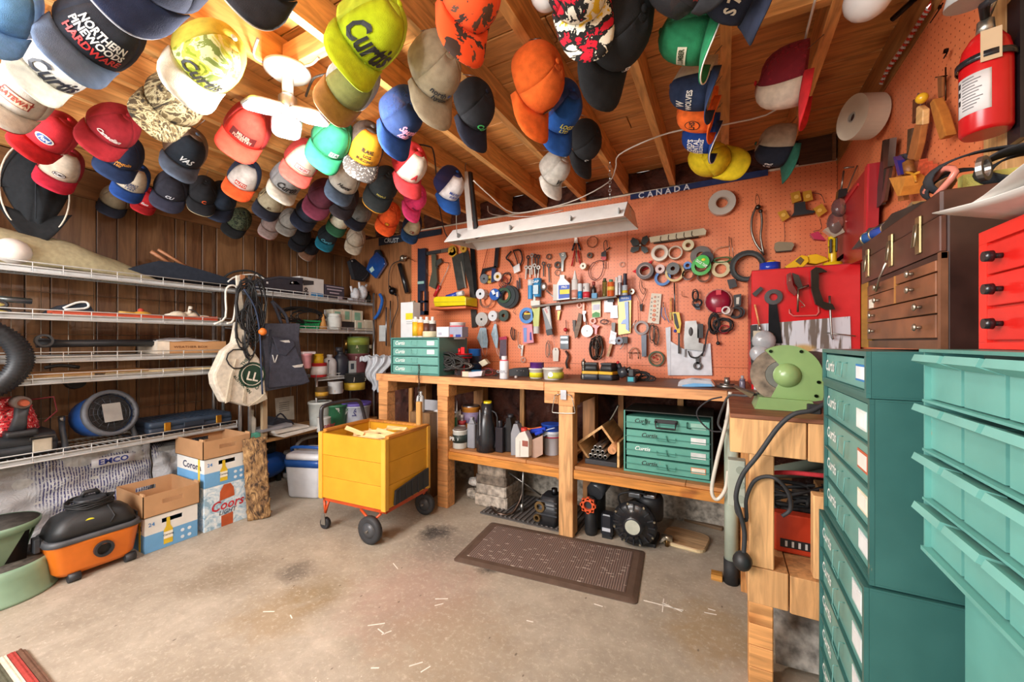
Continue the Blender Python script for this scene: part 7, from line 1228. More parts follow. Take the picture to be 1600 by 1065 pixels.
w('blue_pliers','blue handled small pliers','pliers',(1037,488),('handle','4a78b0:p',[('T',[(1035,480),(1034,492),(1040,500)],.003),('T',[(1039,480),(1041,492),(1046,504)],.003)]),('jaw',ME,[('T',[(1037,472),(1037,480)],.003)]))
w('crimping_tool','yellow and black crimping tool hanging by its steel tube','tool',(1054,470),('tube','6a6a6c:m',[('T',[(1054,442),(1055,488)],.005,-.02)]),('grip','d8b820:p',[('P',[(1051,488),(1062,488),(1065,505),(1063,520),(1059,520),(1055,510)],-.035,-.012)]),('inner_grip','1c1c1e',[('P',[(1053,490),(1057,490),(1062,512),(1059,514),(1055,505)],-.04,-.035)]),('knob','2a3c9a:p',[('S',1056,517,2.6,-.03)]),('shaft','2c2a2a:m',[('P',[(1060,520),(1063,520),(1063,552),(1060,552)],-.03,-.022)]))
w('orange_chisel','orange brown chisel handle half hidden by the crimping tool','chisel',(1048,480),('handle','b8742c:w',[('P',[(1047,465),(1050,465),(1050,488),(1047,488)],-.02,-.01)]),('blade','6a5a34:m',[('P',[(1046,488),(1050,488),(1049,500),(1047,500)],-.014,-.01)]))
w('black_lead_bunch','bunch of thin black leads tied together','wire',(1088,470),('leads','1b1c20:r',[('C',1087,462,4,8,3,.0035),('C',1090,474,6,6,3,.003)]),('plug','2c3444',[('P',[(1082,476),(1092,474),(1095,484),(1088,484)],-.03,-.01)]),('hook','6a4a38:m',[('T',[(1066,455),(1066,462),(1074,464)],.0018)]))
w('red_reflector','round dark red plastic tail light','light',(1122,471),('lens','8a1430:p',[('S',1122,471,18.5,-.012,1,.45,1)]),('band','c8142c:p',[('B',1119,454,1127,488,-.040,-.028)]),('rim','a8685a:p',[('R',1122,471,19.5,17.5,-.014,-.004)]))
w('hose_couplings','white ended coupling with stacked black rings','coupling',(1142,488),('pipe','b8a898:p',[('T',[(1135,486),(1144,489)],.030,-.05)]),('pipe_end','cfc8c4:p',[('R',1134,486,6,4,-.094,-.088)]),('ring','1c1e20:r',[('R',1149,489,9,6,-.05,-.004)]),('ring','2c3034:r',[('R',1153,488,9,7,-.035,-.002)]))
w('sander_pad','grey and white handled tool hanging by the red chest','tool',(1152,466),('body','2c2e30:p',[('P',[(1146,462),(1158,460),(1157,478),(1147,480)],-.05,-.01)]),('handle','c0c0b4:p',[('P',[(1150,466),(1155,465),(1154,476),(1150,476)],-.055,-.05)]))
w('black_cord_tangle','large tangle of black cord with red lead','cord',(1122,505),('cord','151618:r',[('C',1116,505,7,14,5,.005)]),('cord','1c1d20:r',[('C',1130,508,12,10,5,.004)]),('lead','a8242c:r',[('C',1132,515,7,6,2,.003)]),('drop','1a1a1c:r',[('T',[(1120,520),(1122,535)],.003)]),('plug','1c1c1e',[('S',1122,536,3,-.02)]))
w('tripod_bracket','grey cast bracket with two slots','bracket',(1080,520),('plate','8a8886:m',[('P',[(1071,502),(1088,501),(1092,516),(1092,535),(1100,537),(1098,548),(1070,545),(1069,530)],-.03,-.014)]),('slot','2c2422',[('S',1080,518,4,-.027,1,.3,2.2)]),('leg','77777a:m',[('P',[(1069,545),(1071,545),(1071,557),(1069,557)],-.03,-.02)]),('wrench_cup','3a3836:m',[('T',[(1076,548),(1080,557),(1090,558),(1098,552)],.005,-.03)]),('ring','4c4a4a:m',[('R',1090,571,6,3.6,-.03,-.018),('P',[(1087,558),(1094,558),(1093,568),(1088,568)],-.03,-.02)]))
w('black_clamp_strap','black strap curving right of the grey bracket','strap',(1102,525),('strap','26262a:r',[('T',[(1108,512),(1104,525),(1102,540),(1097,556)],.005,-.03)]),('block','1d1d20',[('B',1090,506,1099,528,-.03,-.012)]))
w('white_paper_sheet','large white sheet of paper behind the grey bracket','paper',(1077,550),('sheet','cdd0d6',[('P',[(1043,530),(1068,545),(1110,536),(1113,586),(1044,586)],-.006,-.004)]),('sheet_left','c4c8d0',[('P',[(1040,512),(1048,510),(1048,586),(1044,586)],-.009,-.006)]))
# tape group
roll('wide white tape roll, first from the left in the tape row',1032,397,12.5,9,'d0c8b8:p',.05,core='b8a898'); roll('thin cream tape roll, second from the left in the tape row',1056,396,10.5,8.4,'bfb09a',.04); roll('small cream tape roll under the plastic rail',1076,385,8.5,3.8,'cfc4a0:c',.05)
roll('small white paper roll between the dark and cream rolls',1033,422,7,2.6,'cdb8b4:c',.06); roll('large dark grey duct tape roll at the left of the tape cluster',1010,425,13,9,'4c3f3e',.07,core='8a7a76'); roll('blue tape roll behind the small white roll',1036,435,12,8,'3a70b0',.03); 
roll('wide cream masking tape roll in front',1055,427,14,10.5,'cfb888:c',.04); roll('black tape roll with small core inside the cream roll',1053,422,9.5,3.2,'303230:p',.075); roll('blue patterned small tape roll',1075,416,6,3,'4a7ab8',.04); roll('pale brown tape roll under the blue patterned one',1076,430,9,6.5,'8a6254:g',.04)
w('green_string_tin','bright green tape roll with tilted round label','tape',(1096,417),('roll','1f9a2c:p',[('R',1096,418,14,9,-.06,-.005)]),('face','2cae34:p',[('R',1098,412,10,.5,-.085,-.07)]),('lettering','e4f0e0',[('X','DUCK TAPE',1097,415,4,-.088,-38,0,0,18)]),('duck_mark','d8c838',[('S',1100,409,3,-.085,1,.3,.7)]))
roll('grey disc behind the green tape',1095,400,15,6,'5e5650',.02,'sanding_disc','disc'); roll('black smudged disc between grey disc and green tape',1104,405,10,3,'1e1c22',.05,'black_disc','disc'); roll('cream string roll at the right of the green tape',1126,421,13,8,'c9ba92:c',.03,'string_roll','string'); roll('clear tape ring below the green tape',1100,432,10,7.5,'9a8878:g',.03)
w('green_floral_wire','tuft of green florist wire with a long hook','wire',(1130,405),('wire','3c6a3c:r',[('C',1128,407,12,4,4,.0025)]),('hook',ME,[('T',[(1139,370),(1140,402)],.002),('T',[(1142,372),(1147,405)],.0018)]),('loop','b88a6a:r',[('T',[(1140,385),(1122,388),(1115,395),(1116,403)],.003)]))
w('plastic_rail','cream plastic rail with six dark hooks','rail',(1060,370),('rail','c4bb9e:p',[('P',[(1016,373),(1100,359),(1104,363),(1103,369),(1018,381)],-.05,-.008)]),*[('hook','2a2622:m',[('T',[(1034+12*i,372-2*i),(1033.5+12*i,378-2*i),(1036+12*i,380-2*i)],.002,-.055)]) for i in range(5)])
w('black_dowel','dark stick lying across hooks under the plastic rail','rod',(1070,377),('rod','3a2a24:w',[('T',[(1022,381),(1092,371)],.006,-.02)]))
w('rubber_hose_ring','large black hose ring with grey underside','hose',(1168,418),('ring','1c1f1f:r',[('R',1167,417,24,17,-.05,-.004)]),('ring','3a3e3e:r',[('R',1168,419,21,18,-.062,-.05)]),('grey_tail','8a8684:p',[('P',[(1140,428),(1150,430),(1190,440),(1180,443),(1160,440)],-.03,-.01)]))
w('braided_hose','pair of braided steel hoses drooping from one hook','hose',(1185,330),('hose','7c776f:m',[('T',[(1181,326),(1175,340),(1174,362),(1181,382),(1192,396)],.007,-.02),('T',[(1188,330),(1190,350),(1188,372),(1193,400)],.007,-.03)]),('nut','4a4440:m',[('S',1184,325,4,-.02),('S',1188,332,3,-.03)]),('wire','3a2c24:m',[('T',[(1182,303),(1180,316),(1184,324),(1187,314),(1183,304)],.0015)]))
roll('large grey cloth tape ring high on the orange board',1128,319,19,10,'b5aca0:p',.04,core='a89888')
w('black_sheet_clip','black clip strip beside the hose ring','clip',(1155,445),('clip','2a2a2c',[('P',[(1136,438),(1148,436),(1152,448),(1140,452)],-.03,-.01)]))
w('string_light','amber four lamp light string with black case','light',(1250,325),*[('lamp','b8822a:p',[('P',q,-.03,-.01)]) for q in ([(1234,304),(1248,300),(1251,315),(1237,320)],[(1253,302),(1266,299),(1269,314),(1255,318)],[(1214,334),(1226,329),(1233,341),(1222,348)],[(1269,328),(1283,320),(1291,332),(1278,341)])],('case','191a1c',[('P',[(1240,320),(1256,317),(1258,330),(1272,332),(1270,335),(1235,340),(1240,333)],-.035,-.005)]),*[('bulb','d8a850:p',[('R',x,y,3,.3,-.034,-.03)]) for x,y in ((1243,310),(1261,309),(1223,338),(1279,331))],('wire','1c1a1a:r',[('T',[(1225,348),(1226,370),(1225,378)],.0015),('T',[(1268,302),(1282,305),(1288,318)],.0015),('T',[(1280,342),(1283,358),(1270,362),(1284,366)],.0015)]))
w('mouse_trap','small grey remote box hanging below the light string','remote',(1224,386),('box','8a7c64:p',[('P',[(1210,381),(1216,379),(1237,380),(1240,384),(1236,392),(1212,394),(1209,389)],-.03,-.005)]),('rim','26201c',[('P',[(1209,388),(1240,384),(1236,393),(1212,395)],-.024,-.002)]))
w('work_lamp','long drop lamp with clear cage and black socket','lamp',(1305,320),('hanger','8a847c:m',[('T',[(1316,270),(1312,300)],.004,-.03),('T',[(1337,262),(1325,290),(1318,310)],.003,-.03),('T',[(1332,264),(1316,266)],.004,-.03)]),('socket','1b1b1d:p',[('P',[(1306,302),(1318,300),(1320,310),(1304,316)],-.06,-.01)]),('cage','a8908c:g',[('S',1308,328,11,-.04,.9,.7,1.4),('S',1302,352,12,-.04,.9,.7,1.5)]),('plug','a82848:p',[('P',[(1264,368),(1276,364),(1288,378),(1270,376)],-.04,-.01)]),('bag','b0a08c:a',[('P',[(1284,362),(1306,350),(1316,366),(1300,374)],-.05,-.01)]),d=2.60)
# plywood strip at the left: pump, clamps, pouch
w('grease_gun','black grease gun with chrome head hanging at the edge of the board','grease gun',(634,410),('barrel','15171b:p',[('T',[(628,413),(640,458)],.024,-.03)]),('head','9a988e:m',[('S',633,404,5,-.03),('T',[(628,408),(640,402)],.010,-.03)]),('lever','6a4a3a:m',[('T',[(641,404),(652,409)],.003,-.03)]),('hose','1c1c1e:r',[('T',[(628,408),(616,414),(611,430),(611,452)],.004,-.03)]),d=2.985)
w('drain_auger','dark pipe clamp cluster with long steel tubes hanging by the shelf','clamp',(615,470),('head','26262a:m',[('S',617,455,6,-.03),('T',[(612,447),(622,462)],.008,-.03)]),('tube','8f8f94:m',[('T',[(607,480),(607,540)],.008,-.03)]),('tube','4a4644:m',[('T',[(613,470),(613,530),(616,545)],.006,-.025)]),('cable','201f20:r',[('T',[(622,460),(624,480),(615,505),(612,520)],.004,-.02)]))
w('blue_strap','blue handled strap hanging at the shelf corner','strap',(600,480),('strap','1c58a8:f',[('T',[(598,460),(602,470),(597,488),(590,498)],.016,-.04)]),('cord','17181c:r',[('T',[(588,500),(590,520),(586,545)],.004,-.04)]))
w('blue_pouch','shiny blue drawstring pouch hung high beside the holster','pouch',(592,400),('pouch','134a94:a',[('P',[(594,394),(604,404),(607,413),(592,436),(577,422),(583,406)],-.05,-.01)]),('neck','16202c:f',[('P',[(590,391),(597,391),(603,404),(586,404)],-.04,-.01)]),('label','a8c4c0',[('P',[(583,422),(588,417),(591,423),(586,427)],-.053,-.05)]),bev=.01)
w('instruction_card','folded pale paper hanging by the steel tubes','paper',(598,520),('paper','b4b8b8',[('B',593,508,603,533,-.006,-.003)]))
# ================================================================ right hand corner, side bench top and cabinets
RC=(.137,2.48); rt=thing('red_tool_chest','tall glossy red steel chest in the corner behind the bench grinder','tool chest',(.36,2.48,BT+.001)); hw=.223
MB().box((-hw,0,0),(hw,.44,.625),c=.006).build('body','b3161c:k',rt); MB().box((-hw-.004,-.006,0),(hw,.0,.63),c=.003).build('front_panel','c4181e:p',rt); MB().box((-hw,.0,.625),(hw,.44,.635)).build('top_edge','8f1218:k',rt)
MB().tube([(-.06,-.008,.42),(-.06,-.014,.40),(-.045,-.014,.385),(.05,-.014,.385),(.06,-.014,.40),(.06,-.008,.43)],.004,6).build('handle','c86a64:p',rt)
for z in (.08,.13,.18,.24,.30): MB().box((-hw-.012,.03,z),(-hw-.003,.10,z+.012)).build('louvre','b3161c:k',rt)
RF=2.468
m,t,p,oc=newmat('winter_photo',.35); mp=nd(t,'ShaderNodeMapping'); mp.inputs['Scale'].default_value=(1,1,.10); t.links.new(oc,mp.inputs[0]); c=mixc(t,ramp(t,noise(t,mp.outputs[0],38,4,.3),.5,.56),L4('c4cad2'),L4('6a625a'))
sx=nd(t,'ShaderNodeSeparateXYZ'); t.links.new(oc,sx.inputs[0]); c=mixc(t,ramp(t,sx.outputs['Z'],-.065,-.03),mixc(t,ramp(t,noise(t,oc,30,5),.45,.6),L4('d8dce2'),L4('8a8f96')),c)
ln=nd(t,'ShaderNodeVectorMath',operation='LENGTH'); mp=nd(t,'ShaderNodeMapping'); mp.inputs['Scale'].default_value=(1,1,1.9); t.links.new(oc,mp.inputs[0]); t.links.new(mp.outputs[0],ln.inputs[0]); c=mixc(t,ramp(t,ln.outputs['Value'],.03,.06,(.9,.9,.9,1),(0,0,0,1)),c,L4('b89850')); t.links.new(c,p.inputs['Base Color'])
F=PF('b',RF,(1255,545)); t=thing('winter_picture','snowy woodland picture standing against the red chest','picture',F.loc); mb=MB(); shape(mb,F,('P',[(1175,507),(1328,494),(1332,610),(1178,610)],-.003,.0)); mb.build('print',m,t); mb=MB(); shape(mb,F,('P',[(1172,508),(1183,507),(1184,595),(1174,600)],-.005,-.003)); mb.build('dark_edge','1c1e1c',t)
def rc(name,lab,cat,o,*parts,d=RF,z=None,bev=0): return g('b',d,name,lab,cat,o,list(parts),None,z,bev)
rc('magnet_block','small black magnet on the red chest','magnet',(1182,458),('block','2a2c2c',[('P',[(1175,459),(1188,448),(1192,452),(1180,464)],-.02,-.002)]))
rc('ring_spanner','big dark ring spanner hanging on the red chest','wrench',(1208,465),('ring','5a5a5c:m',[('R',1208,464,12,5.5,-.014,-.003)]),('shank','242528:m',[('P',[(1201,472),(1213,472),(1222,536),(1200,536)],-.012,-.003)]))
rc('paint_brush','thin brush with wooden handle standing before the picture','brush',(1182,490),('handle','c88a5a:w',[('T',[(1179,476),(1186,508)],.005,-.02)]),('ferrule','b8b4b0:m',[('T',[(1186,508),(1188,518)],.006,-.02)]))
rc('clear_bag','crumpled clear bag with a roll beside the grinder','bag',(1190,530),('bag','b4b8bc:a',[('S',1192,532,16,-.05,1,.5,1),('S',1186,552,14,-.06,1,.5,1)]),('roll','b8b09c:c',[('B',1176,517,1187,532,-.06,-.03)]))
rc('c_clamp','large dark C clamp with steel screw hanging over the chest top','clamp',(1285,440),('frame','37352f:m',[('P',[(1265,424),(1272,419),(1280,420),(1290,426),(1277,428),(1277,452),(1284,472),(1298,476),(1302,484),(1288,485),(1272,476),(1266,455)],-.04,-.018)]),('screw',ME,[('T',[(1294,463),(1297,520),(1300,530)],.005,-.03)]),('bar','8a8880:m',[('T',[(1290,520),(1334,525)],.003,-.03)]))
rc('c_clamp','small red rusty C clamp beside the big one','clamp',(1240,440),('frame','6a2622:k',[('P',[(1228,430),(1234,427),(1237,446),(1244,458),(1240,463),(1231,455),(1228,444)],-.04,-.02)]),('screw','8a7a6a:m',[('T',[(1246,440),(1245,488)],.005,-.03),('T',[(1244,466),(1256,478),(1250,480)],.002,-.03)]),('jaw','4a4844:m',[('P',[(1236,428),(1246,432),(1252,450),(1246,452),(1240,444)],-.045,-.02)]),('rod',ME,[('T',[(1246,452),(1262,447)],.006,-.03)]))
ZT=BT+.636
def ct(name,lab,cat,o,*parts,d=2.56,bev=.004): return rc(name,lab,cat,o,*parts,d=d,z=ZT,bev=bev)
ct('tape_puck','blue tape roll with yellow cap on the chest corner','tape',(1204,438),('roll','1c38a8:p',[('L',1204,424,438,34,'cyl',.03)]),('cap','d8a828:p',[('L',1206,419,425,18,'dome',.03)]))
ct('jigsaw','yellow cordless saw lying on the red chest','saw',(1250,432),('body','d8a814:p',[('P',[(1226,428),(1244,416),(1252,410),(1262,412),(1264,420),(1256,428),(1246,434),(1232,434)],-.01,.05),('P',[(1262,410),(1276,408),(1290,413),(1296,418),(1276,424),(1262,422)],-.0,.05)]),('grip','5a4420',[('P',[(1242,420),(1250,413),(1256,418),(1250,426)],-.014,-.01)]),('button','8a1c1c',[('S',1246,430,1.6,-.012)]))
ct('orbital_sander','upright yellow sander with black grip stripes on the red chest','sander',(1302,430),('pad','d8b414:p',[('L',1303,422,432,32,'cyl',.03)]),('body','d8b414:p',[('L',1303,383,425,14,'bottle',.03)]),('head','d8b414:p',[('L',1303,381,396,15,'can',.03)]),('grip','26241c',[('B',1297,386,1300,408,-.004,.05),('B',1306,384,1309,406,-.004,.05)]))
ct('pry_bar','black rod leaning from the jigsaw up to the red wall panel','rod',(1290,380),('rod','1c1a1c:m',[('T',[(1257,410),(1328,352)],.010,.02)]),('collar','8a8680:m',[('T',[(1326,352),(1334,346)],.016,.02)]),d=2.58,bev=0)
ct('steel_rule','flat steel strip across the chest top','ruler',(1330,425),('strip','8a8580:m',[('P',[(1310,428),(1345,413),(1346,418),(1316,430)],.0,.01)]),bev=0)
# bench grinder
gx=onY(1225,585,1.82); t=thing('bench_grinder','green cast bench grinder with domed wheel guard on the side bench','grinder',(gx.x,1.82,BT+.001)); zc=.128; R0=.112
G_='7f9e62:k'
pts=[(R0*math.cos(R_(a)),zc+R0*math.sin(R_(a))) for a in range(125,-1,-8)]+[(R0,zc-.07),(R0*.98,zc-.085),(.0,zc-R0*.98)]+[(R0*math.cos(R_(a)),zc+R0*math.sin(R_(a))) for a in range(250,234,-8)]+[(-.02,zc-.03),(-.02,zc+.04)]
MB().prism(pts,-.045,-.002).build('wheel_guard',G_,t,'green wheel guard'); MB().lathe([(.001,.030),(.02,.027),(.036,.016),(.045,.0),(.045,-.002)],24,Mx.Translation((.005,-.045,zc))@Mx.Rotation(R_(90),4,'X')).build('domed_cap','8aa86c:p',t)
MB().ring((-.012,zc),.100,.052,-.038,-.012,n=36).build('grinding_wheel','7a6c5c:s',t); MB().ring((-.012,zc),.051,.012,-.036,-.014,n=24).build('wheel_flange','8a8880:m',t)
MB().prism([(-.10,-.0),(.10,-.0),(.075,.04),(-.085,.045)],-.07,.10).build('pedestal',G_,t); MB().cyl((.0,.0,zc),(.0,.22,zc),.065,n=24).build('motor',G_,t)
for a,r in ((118,.1),(62,.1),(-12,.1),(-38,.115),(245,.1)): MB().cyl((r*math.cos(R_(a)),-.050,zc+r*math.sin(R_(a))),(r*math.cos(R_(a)),-.044,zc+r*math.sin(R_(a))),.006,n=8).build('screw','22301c:m',t)
MB().cyl((.135,.26,zc),(.135,.30,zc),.085,n=26).build('rear_wheel','3a2a24:s',t,'dark rear wheel'); MB().cyl((.135,.25,zc),(.135,.262,zc),.03,n=16).build('rear_flange','5a5652:m',t)
MB().add([(-.17,-.03,.075),(-.10,-.03,.05),(-.095,.02,.052),(-.165,.02,.08),(-.11,-.03,.035),(-.12,.02,.04)],[(0,1,2,3),(1,4,5,2),(0,3,5,4),(0,4,1),(3,2,5)]).build('tool_rest','5c4c34:k',t)
# ---- teal drawer cabinets
def pulls(z): pass
tg=lambda c,b='58a390':((.30,c,b))
wt='dfe8e4'; CW=.406; CX=.26; CY=1.253
rows=[('Curtis',wt,-.36)]
drawer_cab('drawer_cabinet','teal single drawer case with blue edged card, topmost of the drawer stack',(CX,CY,1.087),-90,CW,.33,.095,1,text=rows,tags=[(.34,'dfe6ea','2a78b8')],body='346662:k',face='639c94:k')
drawer_cab('drawer_cabinet','teal four drawer case in the middle of the drawer stack',(CX+.004,CY,.712),-90,CW+.01,.328,.374,4,text=rows*4,tags=[(.30,'dde6e4','cfd8d4'),(.32,'e2d8d0','b8583c'),(.32,'dfe0d4','d8d0b8'),(.34,'d8dcdc','c8d0d0')],body='32625e:k',face='5e958d:k')
drawer_cab('drawer_cabinet','teal worn seven drawer case at the bottom of the drawer stack',(CX-.006,CY,.002),-90,CW+.02,.338,.706,7,text=rows*7,tags=[(.32,'d8dcdc','c8d0d0')]*7,body='32625e:k',face='5e958d:k')
# ---- bin cabinet in the foreground
BX=.30; Y0,Y1=.935,.20; rh=.0838; t=thing('bin_cabinet','large teal steel cabinet of tip out bins in the right foreground','cabinet',(BX+.12,(Y0+Y1)/2,0)); O=Mx.Translation((-BX-.12,-(Y0+Y1)/2,0)); CB='62a097:k'
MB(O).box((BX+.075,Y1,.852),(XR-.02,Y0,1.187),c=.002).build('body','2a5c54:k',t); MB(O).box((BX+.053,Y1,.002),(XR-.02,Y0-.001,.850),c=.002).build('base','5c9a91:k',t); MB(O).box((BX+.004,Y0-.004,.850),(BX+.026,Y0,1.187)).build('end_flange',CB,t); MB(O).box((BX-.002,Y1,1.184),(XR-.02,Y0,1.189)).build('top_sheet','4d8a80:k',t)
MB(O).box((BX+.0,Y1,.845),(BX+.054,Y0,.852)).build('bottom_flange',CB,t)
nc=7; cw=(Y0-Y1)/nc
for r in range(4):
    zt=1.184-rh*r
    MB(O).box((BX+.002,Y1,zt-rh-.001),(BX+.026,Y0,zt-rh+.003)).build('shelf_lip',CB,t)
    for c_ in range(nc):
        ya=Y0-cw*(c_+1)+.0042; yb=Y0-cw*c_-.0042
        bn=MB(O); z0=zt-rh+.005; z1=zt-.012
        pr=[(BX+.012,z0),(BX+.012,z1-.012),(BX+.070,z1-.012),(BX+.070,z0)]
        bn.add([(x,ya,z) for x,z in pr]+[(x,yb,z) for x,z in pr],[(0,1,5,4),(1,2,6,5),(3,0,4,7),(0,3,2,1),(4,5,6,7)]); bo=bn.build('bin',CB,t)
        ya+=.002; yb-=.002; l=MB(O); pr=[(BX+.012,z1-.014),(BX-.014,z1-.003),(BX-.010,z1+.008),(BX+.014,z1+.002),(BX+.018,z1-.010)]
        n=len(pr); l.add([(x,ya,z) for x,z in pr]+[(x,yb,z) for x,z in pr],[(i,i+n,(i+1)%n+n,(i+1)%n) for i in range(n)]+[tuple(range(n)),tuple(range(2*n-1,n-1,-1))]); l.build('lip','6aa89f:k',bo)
# ---- wooden machinist chest
Wm=.47; Hm=.292; D_=.245; t=thing('machinist_chest','worn brown wooden machinist chest with latches and many small drawers','chest',(.352,1.245,1.187),-90); BR='2e1812:o'
MB().box((-Wm/2,.008,0),(Wm/2,D_,Hm-.045),c=.003).build('carcass',BR,t); MB().box((-Wm/2,-.001,Hm-.044),(Wm/2,D_,Hm),c=.004).build('lid','40241b:o',t); MB().box((-Wm/2,-.002,Hm-.112),(Wm/2,.008,Hm-.046),c=.002).build('upper_panel','48291f:o',t)
MB().box((-Wm/2,0,Hm-.125),(Wm/2,.008,Hm-.114)).build('dark_rail','2a1812:o',t); MB().box((Wm/2-.012,-.001,0),(Wm/2,.009,Hm-.113)).build('stile','6a4630:o',t); MB().box((-Wm/2,-.002,0),(-Wm/2+.055,.009,Hm-.113)).build('yellow_rule','8f6420:w',t,'yellowed wooden rule strip'); MB().box((-Wm/2+.055,0,0),(Wm/2-.012,.008,.018)).build('bottom_rail','5a3a26:o',t)
xs_=-Wm/2+.058; xe=Wm/2-.014; xm=(xs_+xe)/2
for (a,b,z0,z1) in ((xs_,xm-.004,.140,.166),(xm+.004,xe,.146,.166),(xs_,xm-.004,.103,.138),(xm+.004,xe,.103,.143),(xs_,xe,.068,.100),(xs_,xe,.022,.065)):
    d=MB().box((a,-.003,z0),(b,.008,z1),c=.0015).build('drawer','70452a:o',t)
    for x in ((a+b)/2,) if b-a<.25 else (a+.06,b-.06): MB().cyl((x,-.003,(z0+z1)/2),(x,-.012,(z0+z1)/2),.003,n=8).ball((x,-.014,(z0+z1)/2),.0075,8,sy=.5).build('pull','b8b0a0:m',d)
MB().box((xm-.003,-.004,.103),(xm+.003,.004,.166)).build('centre_stile','9a6a34:o',t)
for x in (-.17,0,.15):
    l=MB().box((x-.012,-.006,Hm-.100),(x+.012,-.001,Hm-.025),c=.003).build('latch','a89a70:m',t,'tarnished brass latch'); MB().tube([(x-.006,-.008,Hm-.04),(x-.006,-.012,Hm-.085),(x+.006,-.012,Hm-.085),(x+.006,-.008,Hm-.04)],.002,5).build('hasp','c0b8a0:m',l)
MB().tube([(-.0,-.012,Hm-.09),(-.03,-.016,Hm-.12),(-.07,-.012,Hm-.15)],.0025,5).build('tie_wire','b8b0a8:m',t); MB().box((-.155,-.005,.105),(-.125,-.003,.128)).build('paper_label','d8d0c0',t)
ZM=1.187+Hm
# ---- red small drawer box and papers
t=thing('red_drawer_box','bright red small drawer box with black knobs on the bin cabinet','drawer box',(.362,.735,1.190),-90); wr_=.36
MB().box((-wr_/2,.006,0),(wr_/2,.22,.185),c=.003).build('body','d02018:p',t); fm=MB(); 
for a,b in (((-wr_/2,0,.0102),(-wr_/2+.022,.006,.1648)),((wr_/2-.022,0,.0102),(wr_/2,.006,.1648)),((-wr_/2,0,.165),(wr_/2,.007,.185)),((-wr_/2,0,0),(wr_/2,.007,.010))): fm.box(a,b)
fm.build('frame','d8241a:p',t)
for r,(z0,z1) in enumerate(((.115,.160),(.066,.112),(.014,.062))):
    for c_ in range(3):
        x0=-wr_/2+.026+c_*.104; d=MB().box((x0,-.002,z0),(x0+.10,.006,z1),c=.002).build('drawer','c81e18:p',t); MB().cyl((x0+.04,-.002,(z0+z1)/2),(x0+.04,-.012,(z0+z1)/2),.004,n=10).cyl((x0+.04,-.012,(z0+z1)/2),(x0+.04,-.022,(z0+z1)/2),.0085,.0075,n=14).build('knob','17161a:p',d)
for i,(rz,dx,dz,lb) in enumerate(((14,0,.0,'lower white sheet of paper on the red drawer box'),(-6,-.02,.006,'upper curled white sheet of paper on the red drawer box'))):
    o=MB().sheet(lambda u,v:V((-.135+.24*u,-.17+.34*v,.001+.022*i*u*u+.028*max(0,.5-u)*(1+v)+.004*math.sin(v*7))),10,10,.0012).build('paper_sheet','d0ccc6'); o.location=(.46+dx,.72,1.377+dz+.002*i); o.rotation_euler=(0,R_(-3),R_(rz)); tag(o,lb,'paper')
# ---- on top of the machinist chest
t=thing('ratchet_straps','heap of black webbing straps with steel rings on the wooden chest','strap',(.47,1.10,ZM+.001)); rnd=random.Random(2)
def web(cx,cy,rx,ry,z,tilt,n=26,wd=.018,a0=0,a1=360):
    mb=MB(); M_=Mx.Translation((cx,cy,z))@Mx.Rotation(R_(tilt),4,'X')
    mb.sheet(lambda u,v:M_@V((rx*math.cos(R_(a0+(a1-a0)*u)),(v-.5)*wd*2,ry*math.sin(R_(a0+(a1-a0)*u)))),n,2,.0035); return mb
for i,(cx,cy,rx,ry,z,tl) in enumerate(((-.02,.0,.085,.040,.045,12),(.03,-.03,.075,.032,.042,-10),(-.05,.03,.05,.030,.034,25),(.05,.04,.06,.038,.045,5))): web(cx,cy,rx,ry,z,tl).build('webbing',['23252a:f','2e3136:f','1c1d21:f','26282d:f'][i],t)
MB().ring((0,0),.022,.015,-.004,.004,M=Mx.Translation((-.06,-.08,.03))@Mx.Rotation(R_(50),4,'Z'),n=18).build('steel_ring','9a9a98:m',t); MB().tube(smooth([(-.10,-.02,.01),(-.085,-.05,.04),(-.09,-.01,.06),(-.10,.03,.03)],3),.006,6).build('pink_hook','c87a6a:p',t,'salmon coated hook'); MB().box((-.06,-.01,.02),(.03,.01,.045)).build('yellow_tag','c0b860:f',t)
t=thing('hand_plane','steel hand plane with round wooden knob at the front corner of the chest','plane',(.40,1.24,ZM+.001),-78); MB().prism([(-.10,0),(.11,0),(.11,.012),(.04,.03),(-.06,.035),(-.10,.015)],-.025,.025).build('sole','5f625f:m',t); MB().lathe([(.012,0),(.008,.018),(.017,.035),(.014,.048),(.004,.052)],14,Mx.Translation((.07,0,.022))).build('knob','8a5a30:w',t); MB().box((-.06,-.02,.03),(.02,.02,.038),Mx.Rotation(R_(-25),4,'Y')).build('blade','c8c0a0:m',t)
for i,(y,c,l) in enumerate(((1.43,'2a5a9a:p','blue bar clamp handle at the far end of the chest'),(1.38,'1c50b0:p','second blue clamp grip on the chest'),(1.31,'2048a8:p','long blue plastic grip lying along the chest front'))):
    t=thing('clamp_grip',l,'clamp',(.385,y,ZM+.001),-60-10*i); MB().cyl((-.05,0,.017),(.05,0,.017),.016,.012,n=12).build('grip',c,t); MB().cyl((-.055,0,.017),(-.05,0,.017),.017).build('end_cap','c8b890:m',t); MB().cyl((.05,0,.017),(.09,0,.02),.005).build('rod','6a6a6c:m',t)
t=thing('steel_trowel','grey steel trowel blades piled at the far end of the chest','trowel',(.39,1.46,ZM+.001),-70); MB().prism([(-.09,0),(.07,0),(.07,.03),(-.02,.045)],-.02,.02).build('blade','6f7478:m',t); MB().tube([(-.02,0,.04),(.03,.03,.07),(.08,.03,.075)],.008,6).build('handle','1a1a1e',t)
